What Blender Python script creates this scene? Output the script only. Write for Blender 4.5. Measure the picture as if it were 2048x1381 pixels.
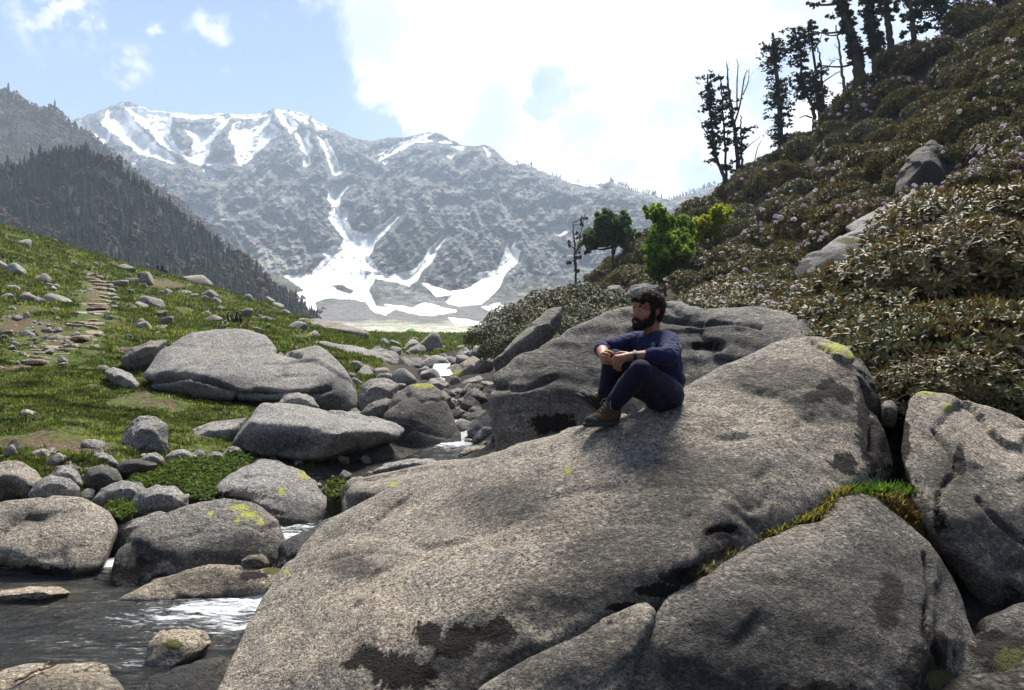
import bpy, bmesh, math, random
import numpy as np
from mathutils import Vector, Matrix
for o in list(bpy.data.objects):
    bpy.data.objects.remove(o)
scene = bpy.context.scene
COL = scene.collection
RNG = np.random.default_rng(7)
random.seed(7)
F = 1536.0                                   # focal length in photo pixels (27 mm on a 36 mm wide frame)
EYE = 690.5

# ------------------------------------------------------------------ camera, sky, sun, exposure
cam_data = bpy.data.cameras.new('camera')
cam = bpy.data.objects.new('camera', cam_data); COL.objects.link(cam)
cam_data.sensor_width = 36.0; cam_data.lens = 27.0
cam_data.clip_start = 0.05; cam_data.clip_end = 20000
cam.location = (0, 0, 0); cam.rotation_euler = (math.radians(90), 0, 0)
scene.camera = cam
SUN_EL, SUN_AZ = math.radians(57), math.radians(14)      # azimuth to the right of straight ahead (+Y)
scene.view_settings.view_transform = 'Standard'
scene.view_settings.look = 'None'
scene.view_settings.exposure = 1.26
scene.view_settings.gamma = 1.0
scene.view_settings.use_curve_mapping = False
scene.cycles.use_denoising = True
scene.cycles.max_bounces = 6
scene.cycles.diffuse_bounces = 3
scene.cycles.glossy_bounces = 2
scene.cycles.transmission_bounces = 3
scene.cycles.transparent_max_bounces = 6
scene.cycles.volume_bounces = 0
scene.cycles.caustics_reflective = False
scene.cycles.caustics_refractive = False


class NT:
    """short-hand for building node trees"""
    def __init__(s, tree):
        s.t = tree
    def n(s, typ, ins=None, **props):
        nd = s.t.nodes.new(typ)
        for k, v in props.items():
            setattr(nd, k, v)
        for k, v in (ins or {}).items():
            s.put(nd.inputs[k], v)
        return nd
    def put(s, sock, v):
        if isinstance(v, bpy.types.NodeSocket):
            s.t.links.new(v, sock)
        elif isinstance(v, bpy.types.Node):
            s.t.links.new(v.outputs[0], sock)
        else:
            if hasattr(sock.default_value, '__len__') and not hasattr(v, '__len__'):
                v = [v] * len(sock.default_value)
            if hasattr(sock.default_value, '__len__') and len(v) == 3 and len(sock.default_value) == 4:
                v = tuple(v) + (1,)
            sock.default_value = v
    def mix(s, fac, a, b, blend='MIX'):
        nd = s.t.nodes.new('ShaderNodeMix'); nd.data_type = 'RGBA'; nd.blend_type = blend
        s.put(nd.inputs[0], fac); s.put(nd.inputs[6], a); s.put(nd.inputs[7], b)
        return nd.outputs[2]
    def m(s, op, a, b=None, c=None, clamp=False):
        nd = s.t.nodes.new('ShaderNodeMath'); nd.operation = op; nd.use_clamp = clamp
        for i, v in enumerate((a, b, c)):
            if v is not None:
                s.put(nd.inputs[i], v)
        return nd.outputs[0]
    def ramp(s, v, lo, hi, a=0.0, b=1.0, smooth=True):
        nd = s.t.nodes.new('ShaderNodeMapRange')
        nd.interpolation_type = 'SMOOTHSTEP' if smooth else 'LINEAR'
        for k, x in ((0, v), (1, lo), (2, hi), (3, a), (4, b)):
            s.put(nd.inputs[k], x)
        return nd.outputs[0]
    def noise(s, vec, scale, detail=4.0, rough=0.55, dist=0.0):
        nd = s.n('ShaderNodeTexNoise', {'Scale': scale, 'Detail': detail, 'Roughness': rough, 'Distortion': dist})
        s.put(nd.inputs['Vector'], vec)
        return nd.outputs[0]
    def mapping(s, vec, scale=(1, 1, 1), rot=(0, 0, 0), loc=(0, 0, 0)):
        nd = s.n('ShaderNodeMapping', {'Scale': scale, 'Rotation': rot, 'Location': loc})
        s.put(nd.inputs['Vector'], vec)
        return nd.outputs[0]
    def attr(s, name, out='Fac'):
        nd = s.t.nodes.new('ShaderNodeAttribute'); nd.attribute_name = name
        return nd.outputs[out]


def ray_dir(px, py):
    v = np.array([(px - 1024) / F, 1.0, -(py - EYE) / F])
    return v / np.linalg.norm(v)


def make_world():
    w = bpy.data.worlds.new('World'); scene.world = w; w.use_nodes = True
    t = w.node_tree; t.nodes.clear(); N = NT(t)
    out = N.n('ShaderNodeOutputWorld')
    sky = N.n('ShaderNodeTexSky', sky_type='NISHITA', sun_disc=False)
    sky.sun_elevation = SUN_EL; sky.sun_rotation = SUN_AZ
    sky.altitude = 2800; sky.air_density = 1.0; sky.dust_density = 0.6; sky.ozone_density = 1.5
    bg = N.n('ShaderNodeBackground', {'Color': sky.outputs[0], 'Strength': SKY_STRENGTH})
    co = N.n('ShaderNodeTexCoord').outputs['Generated']
    d = N.n('ShaderNodeVectorMath', {0: co}, operation='NORMALIZE').outputs[0]
    # billows bend the outlines of the cloud banks
    warp = N.n('ShaderNodeTexNoise', {'Scale': 9.0, 'Detail': 5.0, 'Roughness': 0.6, 'Vector': d}).outputs['Color']
    wv = N.n('ShaderNodeVectorMath', {0: warp, 1: (0.5, 0.5, 0.5)}, operation='SUBTRACT').outputs[0]
    wv = N.n('ShaderNodeVectorMath', {0: wv, 'Scale': 0.10}, operation='SCALE').outputs[0]
    dw = N.n('ShaderNodeVectorMath', {0: d, 1: wv}, operation='ADD').outputs[0]
    def blobs(lst):
        acc = None
        for px, py, r in lst:
            c = ray_dir(px, py)
            dist = N.n('ShaderNodeVectorMath', {0: dw, 1: tuple(c)}, operation='DISTANCE').outputs['Value']
            f = N.ramp(dist, r * 1.35 / F, r * 0.45 / F)
            acc = f if acc is None else N.m('MAXIMUM', acc, f)
        return acc
    banks = blobs([(870, 40, 165), (900, 170, 130), (1040, 40, 200), (1260, 40, 200), (1420, 60, 120), (960, 260, 120),
                   (930, 300, 100), (1100, 340, 150), (1260, 300, 130), (1330, 190, 130), (1000, 160, 90), (1450, 270, 60),
                   (1300, 350, 90), (1640, 250, 70), (1560, 330, 60), (850, -300, 280), (1500, -330, 330)])
    # the puffs are torn: noise eats them
    puffs = blobs([(85, 15, 66), (55, 60, 34), (245, 120, 42), (432, 50, 34), (300, 42, 20), (330, 42, 18), (172, 30, 18), (610, 10, 22), (445, 152, 12)])
    torn = N.noise(d, 38.0, 6.0, 0.62)
    puffs = N.m('MULTIPLY', puffs, N.ramp(torn, 0.40, 0.62))
    holes = blobs([(1108, 170, 52), (1085, 225, 40), (1190, 168, 22), (1385, 350, 34), (1562, 120, 30)])
    # the same fair weather cloud all round, outside the picture too
    veil_n = N.noise(N.mapping(d, (1, 1, 1.8), (0, 0, 0.6), (3.1, 0.4, 1.7)), 2.2, 6.0, 0.6)
    side = N.n('ShaderNodeSeparateXYZ', {0: d})
    fair = N.ramp(veil_n, 0.60, 0.70)
    vp = N.n('ShaderNodeVectorMath', {0: d, 1: tuple(ray_dir(1024, 300))}, operation='DISTANCE').outputs['Value']
    fair = N.m('MULTIPLY', fair, N.ramp(vp, 0.75, 0.95))
    fine = N.noise(d, 14.0, 7.0, 0.6)
    cl = N.m('SUBTRACT', banks, N.m('MULTIPLY', holes, 0.72))
    wisp = N.noise(d, 42.0, 7.0, 0.68, 0.6)
    cl = N.m('ADD', cl, N.m('ADD', N.m('MULTIPLY', N.m('SUBTRACT', fine, 0.5), 0.95), N.m('MULTIPLY', N.m('SUBTRACT', wisp, 0.5), 0.75)))
    cl = N.ramp(cl, 0.12, 0.64)
    cl = N.m('MAXIMUM', N.m('MAXIMUM', cl, puffs), fair)
    # thin high veil on the sun's side
    sun_d = (math.sin(SUN_AZ) * math.cos(SUN_EL), math.cos(SUN_AZ) * math.cos(SUN_EL), math.sin(SUN_EL))
    sd = N.n('ShaderNodeVectorMath', {0: d, 1: sun_d}, operation='DISTANCE').outputs['Value']
    rv = N.n('ShaderNodeVectorMath', {0: d, 1: tuple(ray_dir(1500, 200))}, operation='DISTANCE').outputs['Value']
    veil = N.m('MULTIPLY', N.ramp(N.m('MINIMUM', rv, sd), 0.52, 0.15), N.ramp(fine, 0.3, 0.7, 0.35, 0.75))
    cl = N.m('MAXIMUM', cl, veil)
    shade = N.ramp(N.noise(d, 5.0, 5.0, 0.6), 0.38, 0.60, 0.68, 1.14)
    ccol = N.mix(N.ramp(shade, 0.68, 1.05), (0.84, 0.90, 1.0, 1), (1, 0.995, 0.975, 1))
    cbg = N.n('ShaderNodeBackground', {'Color': ccol, 'Strength': N.m('MULTIPLY', shade, CLOUD_STRENGTH)})
    mx = N.n('ShaderNodeMixShader', {0: cl, 1: bg.outputs[0], 2: cbg.outputs[0]})
    t.links.new(mx.outputs[0], out.inputs[0])


SKY_STRENGTH, CLOUD_STRENGTH = 0.077, 0.70
make_world()
sun_data = bpy.data.lights.new('sun', 'SUN')
sun_data.energy = 5.0; sun_data.angle = math.radians(20); sun_data.color = (1.0, 0.955, 0.88)
sun = bpy.data.objects.new('sun', sun_data); COL.objects.link(sun)
sun_vec = Vector((math.sin(SUN_AZ) * math.cos(SUN_EL), math.cos(SUN_AZ) * math.cos(SUN_EL), math.sin(SUN_EL)))
sun.rotation_euler = sun_vec.to_track_quat('Z', 'Y').to_euler()
sun.location = sun_vec * 40

# ------------------------------------------------------------------ numeric helpers
_perm = np.random.default_rng(3).permutation(256); _perm = np.concatenate([_perm, _perm, _perm])
_grad = np.random.default_rng(5).normal(size=(256, 3)); _grad /= np.linalg.norm(_grad, axis=1)[:, None]


def perlin(P):
    P = np.asarray(P, float); I = np.floor(P).astype(int); f = P - I; I &= 255
    w = f * f * f * (f * (f * 6 - 15) + 10); r = 0
    for dx in (0, 1):
        for dy in (0, 1):
            for dz in (0, 1):
                h = _perm[_perm[_perm[(I[:, 0] + dx) & 255] + ((I[:, 1] + dy) & 255)] + ((I[:, 2] + dz) & 255)]
                g = _grad[h]
                dot = g[:, 0] * (f[:, 0] - dx) + g[:, 1] * (f[:, 1] - dy) + g[:, 2] * (f[:, 2] - dz)
                ww = (w[:, 0] if dx else 1 - w[:, 0]) * (w[:, 1] if dy else 1 - w[:, 1]) * (w[:, 2] if dz else 1 - w[:, 2])
                r = r + dot * ww
    return r * 1.5


def fbm(P, octv=4, gain=0.5, lac=2.03):
    P = np.asarray(P, float); a = 1.0; s = 0; tot = 0
    for i in range(octv):
        s = s + a * perlin(P + 17.3 * i); tot += a; a *= gain; P = P * lac
    return s / tot


def ridged(P, octv=4, gain=0.5, lac=2.03):
    P = np.asarray(P, float); a = 1.0; s = 0; tot = 0
    for i in range(octv):
        s = s + a * (1 - 2 * np.abs(perlin(P + 9.1 * i))); tot += a; a *= gain; P = P * lac
    return s / tot


class TPS:
    """thin plate spline through scattered 2-D points"""
    def __init__(s, pts, vals, smooth=1e-4):
        s.p = np.array(pts, float); n = len(s.p)
        K = s.k(s.p, s.p) + smooth * np.eye(n); Pm = np.hstack([np.ones((n, 1)), s.p])
        A = np.zeros((n + 3, n + 3)); A[:n, :n] = K; A[:n, n:] = Pm; A[n:, :n] = Pm.T
        s.w = np.linalg.solve(A, np.concatenate([vals, np.zeros(3)]))
    def k(s, a, b):
        d2 = ((a[:, None, :] - b[None, :, :]) ** 2).sum(-1)
        return 0.5 * d2 * np.log(d2 + 1e-12)
    def __call__(s, q):
        q = np.asarray(q, float); out = np.empty(len(q)); n = len(s.p)
        for i in range(0, len(q), 20000):
            c = q[i:i + 20000]
            out[i:i + 20000] = s.k(c, s.p) @ s.w[:n] + s.w[n] + c @ s.w[n + 1:]
        return out


def P3(px, py, Y):
    """a point of the place from where the photo shows it and how far off it is"""
    return np.array([(px - 1024) / F * Y, Y, -(py - EYE) / F * Y])


def link(o, parent=None):
    COL.objects.link(o)
    if parent is not None:
        o.parent = parent
    return o


def tag(o, label=None, cat=None, group=None, kind=None):
    if label: o['label'] = label
    if cat: o['category'] = cat
    if group: o['group'] = group
    if kind: o['kind'] = kind
    return o


def np_mesh(name, V, Fc, smooth=True):
    """mesh from arrays; Fc is (n,3), (n,4) or a list of such arrays"""
    me = bpy.data.meshes.new(name)
    Fs = Fc if isinstance(Fc, list) else [Fc]
    Fs = [np.asarray(f, np.int32) for f in Fs if len(f)]
    V = np.asarray(V, np.float32)
    me.vertices.add(len(V)); me.vertices.foreach_set('co', V.ravel())
    nl = sum(f.size for f in Fs); npoly = sum(len(f) for f in Fs)
    me.loops.add(nl); me.polygons.add(npoly)
    me.loops.foreach_set('vertex_index', np.concatenate([f.ravel() for f in Fs]))
    tot = np.concatenate([np.full(len(f), f.shape[1], np.int32) for f in Fs])
    me.polygons.foreach_set('loop_start', np.concatenate([[0], np.cumsum(tot)[:-1]]).astype(np.int32))
    if smooth:
        me.polygons.foreach_set('use_smooth', np.ones(npoly, bool))
    me.update(calc_edges=True)
    return me


def set_attr(me, name, arr):
    a = me.attributes.new(name, 'FLOAT', 'POINT'); a.data.foreach_set('value', np.asarray(arr, np.float32))


def set_col(me, name, arr):
    a = me.attributes.new(name, 'FLOAT_COLOR', 'POINT')
    arr = np.asarray(arr, np.float32)
    if arr.shape[1] == 3:
        arr = np.hstack([arr, np.ones((len(arr), 1), np.float32)])
    a.data.foreach_set('color', arr.ravel())


def obj(name, me, mat, parent=None, loc=None):
    o = bpy.data.objects.new(name, me)
    if mat is not None and not me.materials:
        me.materials.append(mat)
    link(o, parent)
    if loc is not None:
        o.location = loc
    return o


def empty(name, loc=(0, 0, 0), parent=None):
    o = bpy.data.objects.new(name, None); link(o, parent); o.location = loc; o.empty_display_size = 0.2
    return o


def hull_mesh(pieces, vox):
    """union of convex hulls (each an (n,3) array), remeshed on a voxel grid -> verts, quads"""
    bm = bmesh.new()
    for pts in pieces:
        vs = [bm.verts.new(p) for p in pts]
        r = bmesh.ops.convex_hull(bm, input=vs)
        junk = list({g for g in r['geom_interior'] + r['geom_unused'] if isinstance(g, bmesh.types.BMVert) and g.is_valid})
        if junk:
            bmesh.ops.delete(bm, geom=junk, context='VERTS')
    bmesh.ops.recalc_face_normals(bm, faces=bm.faces)
    me = bpy.data.meshes.new('tmp'); bm.to_mesh(me); bm.free()
    o = bpy.data.objects.new('tmp', me); COL.objects.link(o)
    md = o.modifiers.new('r', 'REMESH'); md.mode = 'VOXEL'; md.voxel_size = vox; md.adaptivity = 0
    dg = bpy.context.evaluated_depsgraph_get(); e = o.evaluated_get(dg); m2 = e.to_mesh()
    n = len(m2.vertices); V = np.empty(n * 3); m2.vertices.foreach_get('co', V); V = V.reshape(-1, 3)
    Q = np.empty(len(m2.loops), np.int32); m2.loops.foreach_get('vertex_index', Q)
    tot = np.empty(len(m2.polygons), np.int32); m2.polygons.foreach_get('loop_total', tot)
    st = np.empty(len(m2.polygons), np.int32); m2.polygons.foreach_get('loop_start', st)
    q4 = Q[st[tot == 4][:, None] + np.arange(4)] if (tot == 4).any() else np.zeros((0, 4), np.int32)
    q3 = Q[st[tot == 3][:, None] + np.arange(3)] if (tot == 3).any() else np.zeros((0, 3), np.int32)
    e.to_mesh_clear(); bpy.data.objects.remove(o); bpy.data.meshes.remove(me)
    return V, [q4, q3]


def edges_of(Fs):
    E = []
    for f in Fs:
        k = f.shape[1]
        for i in range(k):
            E.append(f[:, [i, (i + 1) % k]])
    return np.vstack(E)


def smooth_verts(V, Fs, it, lam=0.6):
    E = edges_of(Fs); a = np.concatenate([E[:, 0], E[:, 1]]); b = np.concatenate([E[:, 1], E[:, 0]]); n = len(V)
    cnt = np.bincount(a, minlength=n)[:, None] + 1e-9
    for _ in range(it):
        S = np.stack([np.bincount(a, V[b, k], minlength=n) for k in range(3)], 1)
        V = V + lam * (S / cnt - V)
    return V


def vnormals(V, Fs):
    Nn = np.zeros_like(V)
    for f in Fs:
        if not len(f): continue
        nn = np.cross(V[f[:, 1]] - V[f[:, 0]], V[f[:, -1]] - V[f[:, 0]])
        for i in range(f.shape[1]):
            for k in range(3):
                Nn[:, k] += np.bincount(f[:, i], nn[:, k], minlength=len(V))
    return Nn / (np.linalg.norm(Nn, axis=1)[:, None] + 1e-12)


def tube(pts, rad, sides=7, cap=True):
    """tube along a polyline -> V, quads"""
    pts = np.asarray(pts, float); n = len(pts); rad = np.broadcast_to(np.asarray(rad, float), (n,))
    T = np.gradient(pts, axis=0); T /= np.linalg.norm(T, axis=1)[:, None] + 1e-12
    ref = np.array([0.31, 0.17, 0.94]) if abs(T[0][2]) < 0.9 else np.array([0.9, 0.4, 0.1])
    A = np.cross(T, ref); A /= np.linalg.norm(A, axis=1)[:, None] + 1e-12; B = np.cross(T, A)
    an = np.linspace(0, 2 * np.pi, sides, endpoint=False)
    V = (pts[:, None, :] + rad[:, None, None] * (np.cos(an)[None, :, None] * A[:, None, :] + np.sin(an)[None, :, None] * B[:, None, :])).reshape(-1, 3)
    i = np.arange(n - 1)[:, None] * sides; j = np.arange(sides)[None, :]; jn = (j + 1) % sides
    Fq = np.stack([i + j, i + jn, i + sides + jn, i + sides + j], -1).reshape(-1, 4)
    return V, Fq


def join(parts):
    """[(V, F4 or F3)] -> V, [quads, tris]"""
    Vs, q, t, off = [], [], [], 0
    for V, f in parts:
        f = np.asarray(f)
        Vs.append(V); (q if f.shape[1] == 4 else t).append(f + off); off += len(V)
    r = []
    if q: r.append(np.vstack(q))
    if t: r.append(np.vstack(t))
    return np.vstack(Vs), r


def spline(pts, n):
    """smooth curve through points"""
    pts = np.asarray(pts, float)
    if len(pts) < 3:
        t = np.linspace(0, 1, n)[:, None]; return pts[0] * (1 - t) + pts[-1] * t
    P = np.vstack([2 * pts[0] - pts[1], pts, 2 * pts[-1] - pts[-2]])
    u = np.linspace(0, len(pts) - 1 - 1e-6, n); i = u.astype(int); f = (u - i)[:, None]
    a, b, c, d = P[i], P[i + 1], P[i + 2], P[i + 3]
    return 0.5 * (2 * b + (c - a) * f + (2 * a - 5 * b + 4 * c - d) * f ** 2 + (3 * b - a - 3 * c + d) * f ** 3)


def in_poly(x, y, poly):
    c = np.zeros(np.shape(x), bool); n = len(poly)
    for i in range(n):
        x1, y1 = poly[i]; x2, y2 = poly[(i + 1) % n]
        if y1 == y2: continue
        c ^= ((y1 > y) != (y2 > y)) & (x < (x2 - x1) * (y - y1) / (y2 - y1) + x1)
    return c


def poly_sd(x, y, poly):
    """signed distance, positive inside"""
    d = np.full(np.shape(x), 1e9); n = len(poly)
    for i in range(n):
        ax, ay = poly[i]; bx, by = poly[(i + 1) % n]; ex, ey = bx - ax, by - ay
        t = np.clip(((x - ax) * ex + (y - ay) * ey) / (ex * ex + ey * ey + 1e-9), 0, 1)
        d = np.minimum(d, np.hypot(x - ax - t * ex, y - ay - t * ey))
    return np.where(in_poly(x, y, poly), d, -d)
# ------------------------------------------------------------------ materials
def new_mat(name):
    m = bpy.data.materials.new(name); m.use_nodes = True; t = m.node_tree; t.nodes.clear(); N = NT(t)
    out = N.n('ShaderNodeOutputMaterial')
    return m, N, out


def bsdf(N, out, color, rough=0.8, bump=None, bdist=0.01, bstr=1.0, spec=0.3, extra=None):
    ins = {'Base Color': color, 'Roughness': rough, 'Specular IOR Level': spec}
    ins.update(extra or {})
    b = N.n('ShaderNodeBsdfPrincipled', ins)
    if bump is not None:
        bp = N.n('ShaderNodeBump', {'Height': bump, 'Distance': bdist, 'Strength': bstr})
        N.t.links.new(bp.outputs[0], b.inputs['Normal'])
    N.t.links.new(b.outputs[0], out.inputs[0])
    return b


def granite(name, tint=(1, 1, 1), grain=1.0, dark=0.0, coarse=1.0):
    """lichen-grown granite: pale crystals, dark mica, foliation, black and yellow lichen, moss, wet feet, painted-in shade"""
    m, N, out = new_mat(name)
    pos = N.n('ShaderNodeNewGeometry').outputs['Position']
    fol = N.mapping(pos, (0.85, 0.9, 1.25), (0.25, 0.35, 0.2))
    big = N.noise(pos, 0.9, 4, 0.6)
    mid = N.noise(pos, 4.5, 6, 0.65, 0.3)
    g1 = N.noise(fol, 75 * grain, 3, 0.65, 0.6)
    g2 = N.n('ShaderNodeTexVoronoi', {'Scale': 62 * grain, 'Vector': N.mapping(pos, (0.85, 0.9, 1.25), (0.3, 0.2, 0.5))}).outputs['Color']
    g2 = N.n('ShaderNodeSeparateColor', {0: g2}).outputs[0]
    g3 = N.noise(fol, 22 * grain, 4, 0.7, 0.4)
    rnd = N.n('ShaderNodeObjectInfo').outputs['Random']
    base = N.mix(N.ramp(big, 0.35, 0.65), (0.36, 0.335, 0.300), (0.48, 0.425, 0.355))
    base = N.mix(N.ramp(mid, 0.40, 0.72), base, (0.285, 0.272, 0.258))
    base = N.mix(N.m('MULTIPLY', rnd, 0.35), base, (0.25, 0.238, 0.228))
    base = N.mix(N.ramp(g1, 0.50, 0.40, 0, 0.88), base, (0.050, 0.047, 0.043))
    base = N.mix(N.ramp(g3, 0.46, 0.34, 0, 0.55), base, (0.075, 0.070, 0.063))
    base = N.mix(N.ramp(g2, 0.80, 0.93, 0, 0.70), base, (0.60, 0.57, 0.52))
    # coarser, flakier grain in places; pale crust lichen in rosettes; old run-off streaks
    g4 = N.noise(fol, 34 * grain, 5, 0.75, 0.9)
    flaky = N.ramp(N.noise(pos, 1.3, 5, 0.65, 0.4), 0.44, 0.60)
    base = N.mix(N.m('MULTIPLY', N.ramp(g4, 0.50, 0.40, 0, 0.75), flaky), base, (0.055, 0.052, 0.048))
    base = N.mix(N.m('MULTIPLY', N.ramp(g4, 0.56, 0.64, 0, 0.55), flaky), base, (0.52, 0.49, 0.44))
    vr = N.n('ShaderNodeTexVoronoi', {'Scale': 3.1, 'Vector': pos, 'Randomness': 1.0})
    vrc = N.n('ShaderNodeSeparateColor', {0: vr.outputs['Color']})
    ros = N.m('ADD', vr.outputs['Distance'], N.m('MULTIPLY', N.m('SUBTRACT', N.noise(pos, 17, 6, 0.75, 0.5), 0.5), 0.75))
    ros = N.m('MULTIPLY', N.ramp(ros, 0.24, 0.15), N.ramp(vrc.outputs[0], 0.60, 0.68))
    base = N.mix(N.m('MULTIPLY', ros, 0.55), base, N.mix(vrc.outputs[1], (0.44, 0.43, 0.40), (0.20, 0.195, 0.17)))
    run = N.noise(N.mapping(pos, (2.6, 2.6, 0.35), (0.25, 0.1, 0)), 2.4, 5, 0.6)
    base = N.mix(N.ramp(run, 0.56, 0.70, 0, 0.40), base, (0.085, 0.080, 0.074))
    # crusty black and grey lichen in clouds of its own; placed dark patches also paint in shade
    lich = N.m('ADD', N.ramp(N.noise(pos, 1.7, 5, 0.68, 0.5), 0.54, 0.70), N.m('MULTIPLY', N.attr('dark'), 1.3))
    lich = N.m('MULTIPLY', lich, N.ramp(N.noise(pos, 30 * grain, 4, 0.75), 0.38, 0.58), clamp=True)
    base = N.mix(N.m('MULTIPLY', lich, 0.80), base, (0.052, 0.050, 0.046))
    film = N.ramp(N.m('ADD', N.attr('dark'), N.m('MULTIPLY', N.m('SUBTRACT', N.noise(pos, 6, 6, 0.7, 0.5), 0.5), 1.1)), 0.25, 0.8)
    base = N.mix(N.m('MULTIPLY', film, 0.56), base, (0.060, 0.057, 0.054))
    pale = N.m('MULTIPLY', N.ramp(N.noise(pos, 2.6, 5, 0.7, 0.8), 0.62, 0.72), N.ramp(g3, 0.4, 0.6))
    base = N.mix(N.m('MULTIPLY', pale, 0.45), base, (0.50, 0.48, 0.44))
    base = N.mix(1.0, base, tuple(tint) + (1,), 'MULTIPLY')
    if dark:
        base = N.mix(dark, base, (0.05, 0.045, 0.04))
    # yellow map lichen
    yl = N.ramp(N.m('ADD', N.attr('yellow'), N.m('MULTIPLY', N.m('SUBTRACT', N.noise(pos, 34, 6, 0.8, 0.4), 0.5), 3.0)), 0.62, 0.72)
    base = N.mix(yl, base, N.mix(N.noise(pos, 70, 2), (0.30, 0.31, 0.04), (0.52, 0.51, 0.13)))
    # brown-black moss cushions
    ms = N.ramp(N.m('ADD', N.attr('moss'), N.m('MULTIPLY', N.m('SUBTRACT', N.noise(pos, 7, 7, 0.78, 0.6), 0.5), 2.6)), 0.50, 0.56)
    mcol = N.mix(N.ramp(N.noise(pos, 60, 3), 0.35, 0.7), (0.005, 0.004, 0.003), (0.024, 0.013, 0.006))
    base = N.mix(ms, base, mcol)
    gm = N.ramp(N.m('ADD', N.attr('green'), N.m('MULTIPLY', N.m('SUBTRACT', N.noise(pos, 16, 5, 0.7), 0.5), 1.5)), 0.45, 0.62)
    base = N.mix(gm, base, N.mix(N.noise(pos, 90, 2), (0.035, 0.045, 0.008), (0.13, 0.12, 0.025)))
    wet = N.attr('wet')
    base = N.mix(N.m('MULTIPLY', wet, 0.75), base, (0.022, 0.019, 0.015))
    hgt = N.m('ADD', N.m('ADD', N.m('MULTIPLY', g1, 0.6), N.m('MULTIPLY', g4, 0.8)), N.m('MULTIPLY', g3, 1.3))
    hgt = N.m('ADD', hgt, N.m('MULTIPLY', mid, 1.6 * coarse))
    hgt = N.m('ADD', hgt, N.m('MULTIPLY', ms, 0.7))
    bsdf(N, out, base, N.m('SUBTRACT', 0.88, N.m('MULTIPLY', wet, 0.55)), hgt, 0.036, 1.0, 0.3)
    return m


MAT = {}
MAT['granite'] = granite('granite')
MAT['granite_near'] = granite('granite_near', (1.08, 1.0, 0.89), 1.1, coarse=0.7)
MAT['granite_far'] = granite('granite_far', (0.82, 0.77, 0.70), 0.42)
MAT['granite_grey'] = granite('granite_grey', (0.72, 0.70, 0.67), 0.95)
MAT['granite_dark'] = granite('granite_dark', (0.66, 0.63, 0.58), 1.05, coarse=0.8)  # darker tint that puts part of the lower boulder's shade into the colour
MAT['granite_tan'] = granite('granite_tan', (1.12, 1.0, 0.82), 0.9)


def ground_mat():
    m, N, out = new_mat('turf_and_soil')
    pos = N.n('ShaderNodeNewGeometry').outputs['Position']
    gr = N.attr('grass'); bed = N.attr('bed'); far = N.attr('scree')
    n1 = N.noise(pos, 0.35, 6, 0.65, 0.4); n2 = N.noise(pos, 2.2, 6, 0.7); n3 = N.noise(pos, 14, 5, 0.7)
    g = N.mix(N.ramp(n2, 0.3, 0.7), (0.060, 0.090, 0.015), (0.125, 0.155, 0.028))
    g = N.mix(N.ramp(n1, 0.5, 0.75), g, (0.125, 0.115, 0.035))
    g = N.mix(N.ramp(n3, 0.62, 0.38, 0, 0.7), g, (0.022, 0.034, 0.009))
    soil = N.mix(N.ramp(n3, 0.3, 0.7), (0.060, 0.042, 0.024), (0.145, 0.100, 0.060))
    soil = N.mix(N.ramp(N.noise(pos, 30, 3), 0.6, 0.72), soil, (0.33, 0.29, 0.24))
    k = N.m('ADD', gr, N.m('MULTIPLY', N.m('SUBTRACT', N.m('ADD', N.m('MULTIPLY', n1, 0.6), N.m('MULTIPLY', n2, 0.7)), 0.65), 2.6))
    col = N.mix(N.ramp(k, 0.40, 0.54), soil, g)
    vor = N.n('ShaderNodeTexVoronoi', {'Scale': 26.0, 'Vector': pos})
    vs = N.n('ShaderNodeSeparateColor', {0: vor.outputs['Color']}).outputs[0]
    grav = N.mix(N.m('MULTIPLY', vs, N.ramp(n2, 0.45, 0.7)), (0.035, 0.030, 0.024), (0.18, 0.165, 0.14))  # gravel kept dark: shade of the boulder gaps is put into its colour
    grav = N.mix(N.ramp(vor.outputs['Distance'], 0.35, 0.75), grav, (0.025, 0.022, 0.018))
    col = N.mix(bed, col, grav)
    v2 = N.n('ShaderNodeTexVoronoi', {'Scale': 0.55, 'Vector': N.mapping(pos, (1, 1, 2))})
    v2c = N.n('ShaderNodeSeparateColor', {0: v2.outputs['Color']}).outputs[0]
    sc = N.mix(v2c, (0.20, 0.19, 0.17), (0.60, 0.58, 0.54))
    sc = N.mix(N.ramp(n1, 0.42, 0.62), sc, (0.22, 0.24, 0.09))
    col = N.mix(far, col, sc)
    litter = N.attr('litter')
    lit = N.mix(N.ramp(n3, 0.35, 0.7), (0.022, 0.017, 0.010), (0.060, 0.046, 0.026))
    col = N.mix(litter, col, lit)
    h = N.m('ADD', n3, N.m('MULTIPLY', n2, 2.0))
    bsdf(N, out, col, 0.95, h, 0.06, 1.0, 0.15)
    return m


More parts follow.
